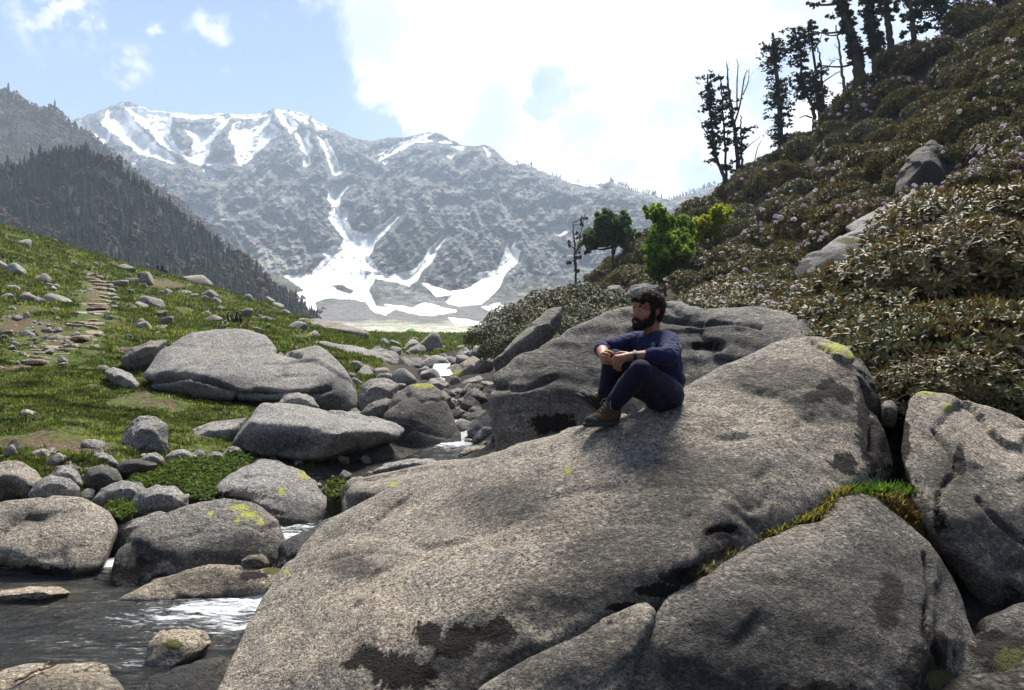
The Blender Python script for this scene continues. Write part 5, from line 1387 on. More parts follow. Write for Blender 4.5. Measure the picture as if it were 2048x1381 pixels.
def tree(name, label, Y, trunks, blobs, size=.15, n_per=60, col=((.030, .042, .020), (.055, .058, .028)), leafmat='dark_leaf', bark='bark', limbs=True, twigs=0, group=None, squash=1.0, seed=0, dead=(), sprays=()):
    """trunks: [(polyline in photo pixels, base radius px, tip radius px)]"""
    rng = np.random.default_rng(900 + seed)
    foot = P3(trunks[0][0][0][0], trunks[0][0][0][1] + 34, Y)
    root = empty(name, foot); tag(root, label, 'tree', group)
    parts = []; pts_all = []
    for pl, r0, r1 in trunks:
        if pl is trunks[0][0] or pl[0][1] == trunks[0][0][0][1]:
            pl = [(pl[0][0] + .4 * (pl[0][0] - pl[1][0]), pl[0][1] + 34)] + list(pl)
        dys = np.cumsum(rng.normal(0, .12, len(pl))) * (Y / 60); dys[0] = 0
        c = spline([P3(x, y, Y + d) for (x, y), d in zip(pl, dys)], 10 + 4 * len(pl))
        c[2:] += rng.normal(0, .035 * Y / 60, (len(c) - 2, 3))
        rr = np.linspace(r0, r1, len(c)) / F * Y; rr[0] *= 1.35
        parts.append(tube(c, rr, 8)); pts_all.append(c)
    tp = np.vstack(pts_all)
    lp = []
    for px, py, r, dy in blobs:
        if not limbs: break
        e = P3(px, py, Y + dy); low = tp[tp[:, 2] < e[2] + .3]
        if not len(low): low = tp
        s = low[np.argmin(((low - e) ** 2).sum(1))]
        if np.linalg.norm(s - e) < .15: continue
        m = (s + e) / 2 + np.array([0, 0, -.06 * np.linalg.norm(e - s)]) + rng.normal(0, .06, 3) * np.linalg.norm(e - s)
        w = np.clip(.02 + .035 * np.linalg.norm(e - s), .02, .11)
        lp.append(tube(spline([s, m, e], 7), np.linspace(w, w * .35, 7), 5))
        for _ in range(3):
            t = e + rng.normal(0, .55, 3) * r / F * Y
            lp.append(tube(spline([m * .4 + e * .6, (m + t) / 2 * .3 + t * .7, t], 5), np.linspace(w * .45, w * .15, 5), 4))
    for pl, r0, r1 in dead:
        c = spline([P3(x, y, Y + rng.normal(0, .2)) for x, y in pl], 4 + 3 * len(pl))
        lp.append(tube(c, np.linspace(r0, r1, len(c)) / F * Y, 5))
        for _ in range(twigs):
            i = rng.integers(1, len(c)); e = c[i] + np.array([rng.normal(0, .35), rng.normal(0, .35), rng.uniform(.05, .55)]) * Y / 60
            lp.append(tube(spline([c[i], (c[i] + e) / 2 + rng.normal(0, .05, 3), e], 4), np.linspace(r1 * .8, r1 * .35, 4) / F * Y, 4))
    sp = []
    for pl, n, l0, l1 in sprays:
        c = spline([P3(x, y, Y) for x, y in pl], 60)
        for k in range(n):
            s = c[rng.integers(0, 60)]; s = tp[np.argmin(((tp - s) ** 2).sum(1))]; a_ = rng.uniform(0, 6.283); L = rng.uniform(l0, l1) / F * Y
            hd = np.array([math.cos(a_), math.sin(a_), 0]); e = s + hd * L + np.array([0, 0, rng.uniform(-.30, .25) * L]); m_ = (s + e) / 2 + np.array([0, 0, rng.uniform(.05, .22) * L])
            cv = spline([s, m_, e], 8); lp.append(tube(cv, np.linspace(.030, .008, 8) * Y / 60, 4))
            for t_ in range(2, 8):
                q_ = rng.integers(3, 7); P_ = cv[t_] + rng.normal(0, 1, (q_, 3)) * np.array([.16, .16, .09]) * L * .9
                sp.append(P_)
            for _ in range(2):
                i_ = rng.integers(3, 8); t2 = cv[i_] + rng.normal(0, .28, 3) * L; lp.append(tube(np.array([cv[i_], t2]), [.010 * Y / 60, .005 * Y / 60], 4)); sp.append(t2 + rng.normal(0, .09, (5, 3)) * L)
    tv, tf = join(parts + lp)
    obj('trunk', np_mesh('trunk', tv - foot, tf), MAT[bark], root)
    if blobs or sp:
        Vs_, Cs_ = [], []
        if blobs:
            V, q, C = leaf_cloud(rng, blobs, Y, n_per, size, col, squash); Vs_.append(V); Cs_.append(C)
        if sp:
            P_ = np.vstack(sp); n_ = len(P_); a_ = rng.normal(size=(n_, 3)); a_[:, 2] *= .5; a_ /= np.linalg.norm(a_, axis=1)[:, None]; b_ = np.cross(a_, rng.normal(size=(n_, 3))); b_ /= np.linalg.norm(b_, axis=1)[:, None]
            s_ = size * .95 * rng.uniform(.6, 1.4, (n_, 1)); Vs_.append(np.stack([P_ - a_ * s_, P_ + b_ * s_ * .5, P_ + a_ * s_, P_ - b_ * s_ * .5], 1).reshape(-1, 3))
            u_ = rng.random((n_, 1)); Cs_.append(np.repeat((np.array(col[0]) * u_ + np.array(col[1]) * (1 - u_)) * rng.uniform(.7, 1.3, (n_, 1)), 4, 0))
        V, C = np.vstack(Vs_), np.vstack(Cs_); q = np.arange(len(V)).reshape(-1, 4)
        me = np_mesh('crown', V - foot, q, False); set_col(me, 'col', C); obj('crown', me, MAT[leafmat], root)
    return root


def along(pl, n, r, jx, rng, dj=.6):
    """crown puffs strung along a stem"""
    c = spline([(x, y, 0) for x, y in pl], n)
    return [(p[0] + rng.normal(0, jx), p[1] + rng.normal(0, 4), r * rng.uniform(.7, 1.3), rng.normal(0, dj)) for p in c]


tr = np.random.default_rng(5)
# the open clump on the shoulder of the hill
tree('gnarled_tree', 'leaning tree with a leafy column, leftmost on the hill crest', 62, [([(1456, 400), (1446, 350), (1430, 310), (1424, 260), (1418, 200), (1414, 150)], 5, 1.5)],
     [(1404, 222, 6, 0), (1425, 155, 6, 0)], sprays=[([(1426, 320), (1420, 240), (1414, 150)], 62, 7, 22)], seed=1, dead=[([(1424, 282), (1410, 262), (1402, 245)], 1.5, .6)], twigs=2, n_per=75)
tree('gnarled_tree', 'thin straight tree second from the left on the hill crest', 63, [([(1454, 380), (1452, 330), (1448, 260), (1444, 200), (1438, 150)], 3.5, 1)],
     [(1436, 160, 6, 0)], sprays=[([(1454, 345), (1448, 260), (1440, 155)], 34, 5, 18)], seed=2, n_per=60)
tree('gnarled_tree', 'tree with bare upswept branches, third from the left on the hill crest', 62, [([(1478, 368), (1474, 310), (1468, 250), (1462, 210), (1456, 170), (1454, 132)], 5.5, 1)],
     [(1480, 200, 4, 0)], sprays=[([(1476, 350), (1470, 270), (1464, 215)], 26, 5, 17)], seed=3, n_per=55, twigs=6,
     dead=[([(1468, 250), (1480, 210), (1488, 160), (1494, 140)], 2.2, .6), ([(1466, 235), (1452, 200), (1442, 165), (1436, 150)], 2, .6), ([(1474, 215), (1474, 170), (1476, 130), (1472, 118)], 1.6, .5), ([(1486, 190), (1496, 165), (1498, 140)], 1.3, .5), ([(1458, 190), (1455, 140), (1452, 122)], 1.3, .5)])
tree('gnarled_tree', 'half dead tree with crooked side branches, fourth on the hill crest', 61, [([(1486, 358), (1484, 310), (1482, 260), (1481, 230)], 3.5, 1)],
     [(1504, 262, 4, 0), (1510, 255, 4, 0)], sprays=[([(1486, 345), (1482, 250)], 14, 5, 16)], seed=4, n_per=45, twigs=5,
     dead=[([(1486, 345), (1506, 330), (1514, 300), (1522, 282)], 1.6, .5), ([(1514, 318), (1524, 316), (1530, 320)], 1, .4), ([(1484, 305), (1500, 290), (1520, 275)], 1.5, .5), ([(1483, 275), (1496, 262), (1512, 250)], 1.4, .5)])
# the dark group
tree('dark_fir', 'tall dark fir standing alone right of the bare branched clump', 62, [([(1563, 302), (1560, 250), (1556, 180), (1550, 110), (1546, 66)], 7, 2.5)],
     [(1580, 165, 7, 0), (1538, 205, 7, 0)], sprays=[([(1562, 285), (1556, 180), (1546, 72)], 88, 8, 30)], seed=5, n_per=85)
tree('dark_fir', 'twisted tree forking low at the edge of the hill crest', 60, [([(1628, 246), (1626, 215), (1614, 190), (1604, 150), (1600, 100), (1588, 60)], 4.5, 1.2)],
     [(1590, 62, 7, 0), (1592, 180, 8, 0)], sprays=[([(1614, 195), (1602, 130), (1588, 60)], 62, 8, 28)], seed=6, n_per=70, dead=[([(1624, 236), (1610, 232), (1600, 236)], 1.8, .8)], twigs=2)
tree('dark_fir', 'slim dark tree with a dead top behind the twisted tree', 60, [([(1640, 236), (1636, 190), (1630, 130), (1622, 70), (1618, 44)], 4.5, 1.2)],
     [(1612, 175, 8, 0)], sprays=[([(1640, 225), (1634, 150)], 46, 8, 26), ([(1626, 100), (1618, 48)], 14, 5, 16)], seed=7, n_per=70, twigs=3, dead=[([(1626, 100), (1640, 80), (1646, 60)], 1.2, .5)])
tree('dark_fir', 'narrow leafless dark trunk beside the slim dark tree', 59, [([(1650, 232), (1646, 180), (1640, 120), (1632, 84)], 4, 1)], [(1642, 205, 10, 0), (1648, 220, 9, 0)], seed=8, n_per=60, twigs=4, dead=[([(1644, 150), (1660, 130), (1672, 120)], 1.2, .5), ([(1646, 165), (1668, 150), (1690, 138)], 1.5, .5)])
tree('dead_tree', 'bare bleached trunk leaning left among the dark trees', 57, [([(1690, 188), (1684, 140), (1678, 90), (1672, 50)], 4, 1.2)], [], seed=9, bark='pale_bark', twigs=3, dead=[([(1682, 120), (1672, 118)], 1, .4), ([(1680, 100), (1668, 90)], 1, .4), ([(1688, 168), (1674, 166)], 1, .4)])
tree('dark_fir', 'massive ivy clad trunk leaning left at the top of the photo', 55, [([(1716, 128), (1706, 90), (1694, 40), (1684, 0), (1674, -60), (1668, -130)], 12, 6)],
     [(1640, 12, 8, 0), (1660, 35, 7, 0), (1622, 8, 7, 0), (1650, 70, 8, 0), (1628, 66, 8, 0), (1640, -20, 9, 0), (1690, -140, 24, 0), (1650, -90, 18, 0), (1640, 132, 6, 0)], sprays=[([(1714, 120), (1700, 60), (1684, 0)], 130, 6, 17), ([(1684, 0), (1668, -120)], 30, 15, 40)], seed=10, n_per=85)
tree('dark_fir', 'bushy dark trunk right of the massive leaning one', 54, [([(1750, 118), (1746, 70), (1740, 20), (1736, -60), (1732, -140)], 8, 4)],
     [(1725, 30, 6, 0), (1735, -130, 22, 0)], sprays=[([(1749, 112), (1744, 60), (1738, 0)], 110, 7, 20), ([(1738, 0), (1732, -140)], 30, 10, 28)], seed=11, n_per=85)
tree('dark_fir', 'bare lower trunk rising out of the photo right of the bushy one', 53, [([(1782, 104), (1778, 60), (1772, 10), (1766, -60), (1762, -140)], 8, 4)],
     [(1760, 14, 6, 0)], sprays=[([(1776, 30), (1772, 0), (1762, -130)], 40, 6, 18)], seed=12, n_per=70)
tree('dark_fir', 'spreading dark evergreen on the crest near the top right corner', 52, [([(1828, 80), (1824, 40), (1818, 0), (1812, -60)], 6, 3)],
     [(1805, 8, 14, 0), (1830, 30, 22, 0), (1812, 40, 12, 0), (1850, 0, 26, 0), (1870, 30, 24, .5), (1890, 0, 26, 0), (1840, -40, 28, 0), (1808, 66, 9, 0), (1845, 60, 14, 0), (1910, 40, 20, 0), (1940, 0, 24, 0), (1880, -50, 30, 0), (1800, -40, 18, 0)], seed=13, n_per=75, col=((.022, .038, .020), (.040, .060, .030)))
# small gnarled one in the middle
tree('gnarled_tree', 'small gnarled half dead conifer at the left foot of the hillside', 62, [([(1152, 565), (1150, 510), (1148, 470), (1146, 445)], 3.2, .8)],
     [(1160, 470, 7, 0), (1164, 450, 7, 0), (1168, 434, 6, 0), (1140, 485, 5, 0), (1150, 520, 9, 0), (1138, 525, 7, 0), (1162, 500, 7, 0), (1158, 540, 8, 0)], seed=14, n_per=70, twigs=4, dead=[([(1150, 500), (1138, 488), (1130, 482)], 1.2, .4), ([(1152, 510), (1160, 475), (1170, 428)], 1.6, .5), ([(1150, 520), (1136, 528), (1132, 522)], 1, .4)])
# bright leafy ones
GREEN = ((.12, .22, .020), (.20, .29, .032)); LIME = ((.27, .33, .02), (.36, .38, .03)); MIDG = ((.070, .130, .036), (.115, .175, .050))
def puffs(lst, rng, k=4, f=.60):
    out = []
    for x, y, r in lst:
        for _ in range(k):
            a = rng.uniform(0, 6.28); s = rng.uniform(.1, .75) * r
            out.append((x + s * math.cos(a), y + s * math.sin(a), r * f * rng.uniform(.7, 1.2), rng.normal(0, .6)))
    return out
tree('leafy_tree', 'rounded mid green tree at the foot of the hillside behind the shrubs', 56, [([(1226, 520), (1224, 490), (1220, 465)], 3.5, 1.6), ([(1226, 512), (1236, 485), (1246, 465)], 2.2, 1)],
     puffs([(1190, 470, 22), (1215, 445, 24), (1245, 450, 24), (1262, 470, 16), (1180, 490, 14), (1225, 475, 24), (1250, 485, 14)], tr), seed=15, size=.15, n_per=260, col=MIDG, leafmat='bright_leaf')
tree('leafy_tree', 'bright green leafy tree in the middle of the slope', 33, [([(1330, 560), (1328, 520), (1322, 470), (1320, 440)], 3, 1.2), ([(1332, 540), (1352, 500), (1360, 460)], 2, 1)],
     puffs([(1310, 430, 20), (1335, 450, 28), (1320, 490, 30), (1350, 490, 30), (1310, 530, 24), (1345, 530, 24), (1375, 460, 22), (1370, 500, 20), (1330, 552, 16), (1362, 540, 12), (1300, 505, 14), (1312, 555, 10)], tr), seed=16, size=.085, n_per=330, col=GREEN, leafmat='bright_leaf')
tree('leafy_tree', 'small yellow green tree catching the sun on the slope', 36, [([(1420, 480), (1422, 450), (1426, 425)], 2.2, 1)],
     puffs([(1430, 425, 22), (1412, 450, 20), (1445, 430, 14), (1400, 470, 16), (1425, 460, 14), (1395, 450, 12)], tr), seed=17, size=.085, n_per=330, col=LIME, leafmat='bright_leaf')


# ------------------------------------------------------------------ a few bare branches under the near shrubs
def bare_branches():
    rng = np.random.default_rng(8)
    for k, (lb, curves) in enumerate([
        ('twisted bare rhododendron stems reaching left under the leaves', [[(1960, 790), (1900, 755), (1850, 735), (1812, 705)], [(1960, 790), (1890, 765), (1840, 752)], [(1955, 785), (1910, 730), (1900, 690)], [(1900, 755), (1870, 740), (1830, 700)], [(1930, 770), (1880, 770), (1850, 760)]]),
        ('bare grey stem curling down at the right edge', [[(2048, 720), (2020, 770), (2010, 800), (2040, 830), (2070, 860)], [(2020, 770), (2000, 755), (1985, 760)], [(2012, 800), (2035, 790), (2050, 796)]])]):
        parts = []; Y = 5.9
        for c in curves:
            s = spline([P3(x, y, Y + rng.normal(0, .08)) for x, y in c], 16); s[1:-1] += rng.normal(0, .006, (14, 3))
            parts.append(tube(s, np.linspace(.012, .004, 16), 6))
        V, Fs = join(parts); c0 = V.mean(0); c0[2] = V[:, 2].min()
        tag(obj('bare_branch', np_mesh('bare_branch', V - c0, Fs), MAT['twig'], loc=c0), lb, 'branch')
    s = spline([P3(x, y, Y) for x, y, Y in [(30, 1362, 4.22), (62, 1347, 4.30), (84, 1338, 4.36), (98, 1324, 4.42)]], 14); s[1:-1] += rng.normal(0, .004, (12, 3))
    f = spline([s[9], s[9] + np.array([.03, .03, .0]), s[9] + np.array([.06, .04, .02])], 5)
    V, Fs = join([tube(s, np.linspace(.010, .005, 14), 6), tube(f, np.linspace(.006, .003, 5), 5)]); c0 = V.mean(0); c0[2] = V[:, 2].min()
    tag(obj('stick', np_mesh('stick', V - c0, Fs), MAT['twig'], loc=c0), 'short brown stick lying on the speckled corner rock', 'stick')


bare_branches()
# ------------------------------------------------------------------ stones, path and turf of the left slope
def stone_mesh(seed, cuts=9, sub=3, flat=1.0):
    """a weathered block: a ball cut by random planes"""
    rng = np.random.default_rng(seed); bm = bmesh.new(); bmesh.ops.create_icosphere(bm, subdivisions=sub, radius=1.0)
    V = np.array([v.co[:] for v in bm.verts]); T = np.array([[v.index for v in f.verts] for f in bm.faces]); bm.free()
    for k in range(cuts):
        n = rng.normal(size=3); n /= np.linalg.norm(n); d = rng.uniform(.45, .8)
        s = V @ n - d; V = V - np.outer(np.maximum(s, 0) * .93, n)
    V = smooth_verts(V, [T], 1, .4)
    V = V + V * (.10 * fbm(V * 1.6 + seed, 4))[:, None]
    V[:, 2] *= flat
    V /= np.abs(V).max(0) / np.array([1, 1, 1])
    me = np_mesh('stone', V, T); return me


STONES = [stone_mesh(200 + k, 7 + k % 5) for k in range(10)]
for k, m in enumerate(STONES):
    m.materials.append(MAT['granite_far'] if k % 2 else MAT['granite'])


def stone(label, px, py, w, h, Y=None, group=None, k=0, name='stone', sink=.3, rz=None, depth=None):
    """px, py: middle of the stone in the photo; w, h its size in photo pixels"""
    if Y is None: Y = hit(px, py + h * .42)
    s = Y / F
    o = bpy.data.objects.new(name, STONES[k % 10]); link(o)
    sx = w / 2 * s; sz = h / 2 * s * (1 + sink)
    o.location = P3(px, py, Y) - np.array([0, 0, sz * sink * .6])
    o.scale = (sx, depth or (sx * .6 + sz * .4), sz); o.rotation_euler = (0, prng.normal(0, .08), prng.uniform(-.5, .5) if rz is None else rz)
    tag(o, label, 'stone', group)
    return o


SL = [
 (48,486,32,22,'grey boulder alone high on the grass at the left'),(109,483,13,9,'small pale stone on the upper edge of the meadow'),
 (31,542,38,30,'slanting grey rock near the left edge on the slope'),(85,558,34,26,'dark pointed rock on the slope above the path'),(4,534,26,26,'dark rock cut by the left edge'),
 (66,599,52,26,'long grey rock left of the stone path'),(116,600,54,28,'flat topped block close to the left side of the path'),(27,576,32,14,'low rock sunk in the grass at the left edge'),(14,594,26,14,'pale flat stone at the left edge on the slope'),
 (50,634,24,20,'angular stone on the bare earth bank'),(84,636,16,13,'small angular stone on the bare earth bank'),(13,668,32,18,'pale stone on the rubble at the left edge'),(56,670,26,20,'tan stone on the rubble below the earth bank'),(112,676,30,18,'white stone on the rubble beside the lower path'),(34,690,22,14,'lowest pale stone of the rubble'),
 (62,829,42,24,'pale angular stone lying on the near turf'),(186,889,44,26,'pale stone at the top of the bare earth bank'),(29,890,16,36,'narrow upright stone at the left edge of the near turf'),(20,905,20,30,'dark little stone beside the narrow upright one'),
 (290,558,40,27,'round boulder beside the two sitting people on the crest'),(264,561,24,17,'round stone touching the boulder below the sitting people'),(238,568,44,20,'low rock at the top of the stone path'),(254,536,36,13,'flat pale rock on the skyline of the meadow'),
 (393,560,62,26,'long smooth boulder on the skyline right of the sitting people'),(303,606,48,34,'rounded boulder in the middle of the slope'),(284,612,30,20,'smaller boulder leaning on the one in the middle of the slope'),
 (364,587,22,11,'small tan stone on the earth below the skyline boulder'),(420,589,36,22,'egg shaped boulder below the skyline boulder'),(377,573,18,8,'flat pale stone just under the skyline boulder'),(492,599,40,20,'pale rock on the right end of the skyline'),
 (337,607,24,12,'pale stone right of the boulders in the middle of the slope'),(490,627,36,27,'round boulder right of the black wood pile'),(443,619,20,14,'grey stone left of the black wood pile'),(424,638,40,18,'angular rock below left of the black wood pile'),(418,628,18,10,'small stone above the angular rock by the wood pile'),
 (540,600,20,14,'round stone near the right end of the slope skyline'),(555,611,26,14,'stone under the round one at the right end of the skyline'),(569,624,24,12,'lower stone at the right end of the skyline'),(595,655,42,24,'smooth egg shaped rock near the end of the grassy bank'),
 (278,651,36,26,'dark angular rock on the grass above the biggest boulder'),(322,656,36,19,'flat slanting rock above the biggest boulder'),(334,642,30,24,'pointed grey rock above the biggest boulder'),(248,643,14,11,'small stone right of the stone path'),(266,616,16,11,'little stone right of the upper path'),
 (537,640,34,14,'flat stone on the right part of the slope'),(510,648,36,9,'thin flat stone below the round boulder'),(538,632,24,10,'grey slab piece right of the round boulder'),(368,656,26,10,'flat stone half sunk above the biggest boulder'),
 (273,645,12,7,'white stone shining beside the dark angular rock'),(395,650,16,10,'small stone between the wood pile and the biggest boulder'),(470,655,16,8,'pebbly stone under the wood pile'),(450,608,12,9,'small stone on the slope above the wood pile'),
 (235,720,30,9,'flat pale stone beside the lower steps'),(205,735,28,11,'flat stone in the turf right of the lower steps'),(225,705,30,8,'thin stone right of the middle steps'),(195,712,22,8,'small slab right of the steps'),
 (120,560,10,7,'small stone in the grass by the upper path'),(165,610,24,10,'stone at the left rim of the path'),(160,585,26,9,'flat stone at the left rim of the upper path'),
 (100,655,14,9,'stone on the earth bank nearest the path'),(70,650,16,10,'brownish stone on the middle of the earth bank'),(26,655,18,12,'stone on the left part of the earth bank'),(90,690,18,9,'white pebble stone at the foot of the rubble'),(60,695,16,9,'grey pebble stone at the foot of the rubble'),
 (345,720,14,8,'small stone at the shoulder of the biggest boulder'),(725,698,26,12,'stone on the ledges near the blue shelter'),(700,690,22,10,'low stone left of the ledges near the blue shelter'),(740,690,18,9,'grey stone under the blue shelter'),
]
for k, (x, y, w, h, lb) in enumerate(SL):
    stone(lb, x, y, w, h, k=k, group='stones on the left slope')
# loose stones nobody would tell apart
rr = np.random.default_rng(31)
def scatter(label, group, n, box, wlo, whi, ymin=2.4, ok=None, name='stone'):
    c = 0
    while c < n:
        x = rr.uniform(box[0], box[2]); y = rr.uniform(box[1], box[3])
        if ok and not ok(x, y): continue
        w = rr.uniform(wlo, whi) * (1 if rr.random() < .8 else 1.5)
        Y = hit(x, y, ymin)
        if Y > 140: continue
        o = stone(label, x, y, w, w * rr.uniform(.45, .75), Y=Y, group=group, k=int(rr.integers(10)), rz=rr.uniform(0, 6.3), name=name); c += 1
        o.location.z = max(float(ground_z(o.location.x, o.location.y)[0]) + o.scale[2] * rr.uniform(.1, .5), -99)
scatter('small loose stone strewn on the grassy slope', 'loose stones on the slope', 150, (0, 520, 660, 740), 6, 20, 13, lambda x, y: y > 470 + .32 * x)
scatter('loose rubble stone on the eroded earth bank', 'rubble on the earth bank', 26, (0, 640, 130, 705), 6, 15, 14)
scatter('stone half hidden in the grass of the far meadow', 'stones in the far meadow', 42, (755, 684, 965, 724), 8, 19, 28, lambda x, y: y < 724 - .02 * abs(x - 860))
scatter('cobble in the rock pile left of the pool', 'cobbles by the pool', 54, (0, 905, 480, 1030), 13, 32, 7.4, name='cobble')
scatter('cobble along the upper stream', 'cobbles along the upper stream', 95, (690, 700, 1000, 900), 16, 44, 9.5, name='cobble')
scatter('stone on the bare ground under the leafy green tree', 'stones below the trees', 22, (1180, 575, 1330, 612), 8, 20, 24)
scatter('cobble on the bed of the stream below the propped slab', 'cobbles below the slab', 24, (540, 925, 780, 1010), 16, 40, 8, name='cobble')


def slab_mesh(seed):
    """rough flat step stone, unit width, bevelled and split"""
    rng = np.random.default_rng(seed); n = 14
    a = np.linspace(0, 2 * np.pi, n, endpoint=False); r = (np.abs(np.cos(a)) ** 5 + np.abs(np.sin(a)) ** 5) ** (-1 / 5) * rng.uniform(.86, 1.0, n)
    rings = []
    for z, k in ((-.5, .96), (-.1, 1.0), (.32, .99), (.5, .90)):
        rings.append(np.stack([np.cos(a) * r * k, np.sin(a) * r * k, np.full(n, z) + rng.normal(0, .05, n)], 1))
    V = np.vstack(rings + [[[0, 0, .55]], [[0, 0, -.5]]])
    q = [[i * n + j, i * n + (j + 1) % n, (i + 1) * n + (j + 1) % n, (i + 1) * n + j] for i in range(3) for j in range(n)]
    t = [[3 * n + j, 3 * n + (j + 1) % n, 4 * n] for j in range(n)]
    me = np_mesh('step', V, [np.array(q), np.array(t)], False); me.materials.append(MAT['step']); return me


MAT['step'] = granite('step_stone', (1.0, .84, .66), .42)


def build_path():
    root = empty('path', ground_at(150, hit(150, 700))); root['kind'] = 'structure'
    S = [slab_mesh(300 + k) for k in range(8)]; rng = np.random.default_rng(12)
    row = [(20, 741, 80), (50, 733, 90), (70, 723, 100), (92, 712, 100), (108, 704, 90), (122, 696, 88), (136, 688, 84), (150, 681, 80), (166, 674, 76), (172, 667, 74), (168, 660, 72), (172, 653, 68), (176, 646, 66), (172, 640, 66), (178, 634, 64), (182, 628, 64), (184, 622, 62), (186, 616, 60), (190, 610, 58), (194, 604, 56), (196, 598, 54), (198, 592, 52), (198, 587, 48), (196, 582, 46), (194, 577, 44), (190, 572, 42), (186, 567, 40), (178, 562, 40), (170, 557, 38), (162, 552, 36), (158, 547, 34), (154, 542, 30)]
    n = 0
    for i, (px, py, w) in enumerate(row):
        Y = hit(px, py); s = Y / F
        px += rng.normal(0, 3); w *= rng.uniform(.75, 1.1)
        cuts = 2 if w > 55 and i % 2 else (3 if w > 80 else 1)
        xs = np.linspace(-.5, .5, cuts + 1) + np.concatenate([[0], rng.uniform(-.08, .08, cuts - 1), [0]])
        for j in range(cuts):
            ww = (xs[j + 1] - xs[j]) * w * .97; cx = px + (xs[j] + xs[j + 1]) / 2 * w
            o = bpy.data.objects.new('step', S[rng.integers(8)]); link(o, root)
            g = P3(cx, py + rng.normal(0, .8), Y); g[2] += rng.uniform(.0, .10)
            o.location = g - np.array(root.location); th = np.clip(5.0 * s, .10, .26)
            o.scale = (ww / 2 * s, np.clip(.013 * Y, .22, .55) * rng.uniform(.8, 1.2), th); o.rotation_euler = (rng.normal(0, .08), rng.normal(0, .10), rng.normal(0, .22)); n += 1
        if rng.random() < .8:
            for side in (-1, 1):
                o = bpy.data.objects.new('edge_stone', STONES[rng.integers(10)]); link(o, root)
                g = P3(px + side * (w * .5 + rng.uniform(2, 9)), py + rng.uniform(-2, 4), Y); o.location = g - np.array(root.location)
                r = rng.uniform(4, 9) * s; o.scale = (r * 1.3, r, r * .6); o.rotation_euler = (0, 0, rng.uniform(0, 6))


build_path()


# ------------------------------------------------------------------ grass
def grass_obj(name, label, P, h, blades, spread, col, seed, lean=.5, wid=.10):
    """P: (n,3) tuft feet; h per tuft"""
    rng = np.random.default_rng(seed); n = len(P); m = n * blades
    B = np.repeat(P, blades, 0); H = np.repeat(h, blades) * rng.uniform(.55, 1.25, m)
    a = rng.uniform(0, 6.283, m); d = np.stack([np.cos(a), np.sin(a), 0 * a], 1)
    off = d * (rng.random((m, 1)) ** .5) * np.repeat(spread, blades)[:, None]
    B = B + off; out = d * (rng.uniform(.1, 1, (m, 1)) * lean) * H[:, None]
    t = np.stack([-d[:, 1], d[:, 0], 0 * a], 1) * (H * wid)[:, None]
    up = np.array([0, 0, 1.]) * H[:, None]
    V = np.stack([B - t, B + t, B + out * .45 + up * .6 + t * .7, B + out * .45 + up * .6 - t * .7, B + out + up * .95], 1).reshape(-1, 3)
    i = np.arange(m)[:, None] * 5
    q = i + np.array([[0, 1, 2, 3]]); tr_ = i + np.array([[3, 2, 4]])
    me = np_mesh(name, V, [q, tr_], False)
    c = col if callable(col) else None
    if c is None:
        u = rng.random((n, 1)); cc = np.array(col[0]) * u + np.array(col[1]) * (1 - u); cc = cc * rng.uniform(.65, 1.3, (n, 1))
    else:
        cc = c(P, rng)
    C = np.repeat(cc, blades, 0) * rng.uniform(.75, 1.25, (m, 1)); set_col(me, 'col', np.repeat(C, 5, 0))
    return tag(obj(name, me, MAT['grass']), label, 'grass', kind='stuff')


def slope_col(P, rng):
    n = len(P); f = fbm(P * np.array([.30, .30, 0]) + 3, 4) + rng.normal(0, .12, n)
    g0, g1, g2, dry = np.array([.046, .072, .012]), np.array([.115, .152, .024]), np.array([.195, .225, .032]), np.array([.23, .18, .08])
    k = np.clip((f + .35) / .7, 0, 1)[:, None]
    c = g0 * (1 - k) + g1 * k
    c = np.where((f > .28)[:, None], g2, c); c = np.where((rng.random(n) < .10)[:, None], dry, c)
    hum_shade = np.clip(.92 + 1.9 * fbm(P * np.array([1.1, 2.4, 0]) + 11, 3), .25, 1.4)[:, None]  # hummock shading painted into the blade colour as darker clumps
    return c * hum_shade * rng.uniform(.7, 1.3, (n, 1))


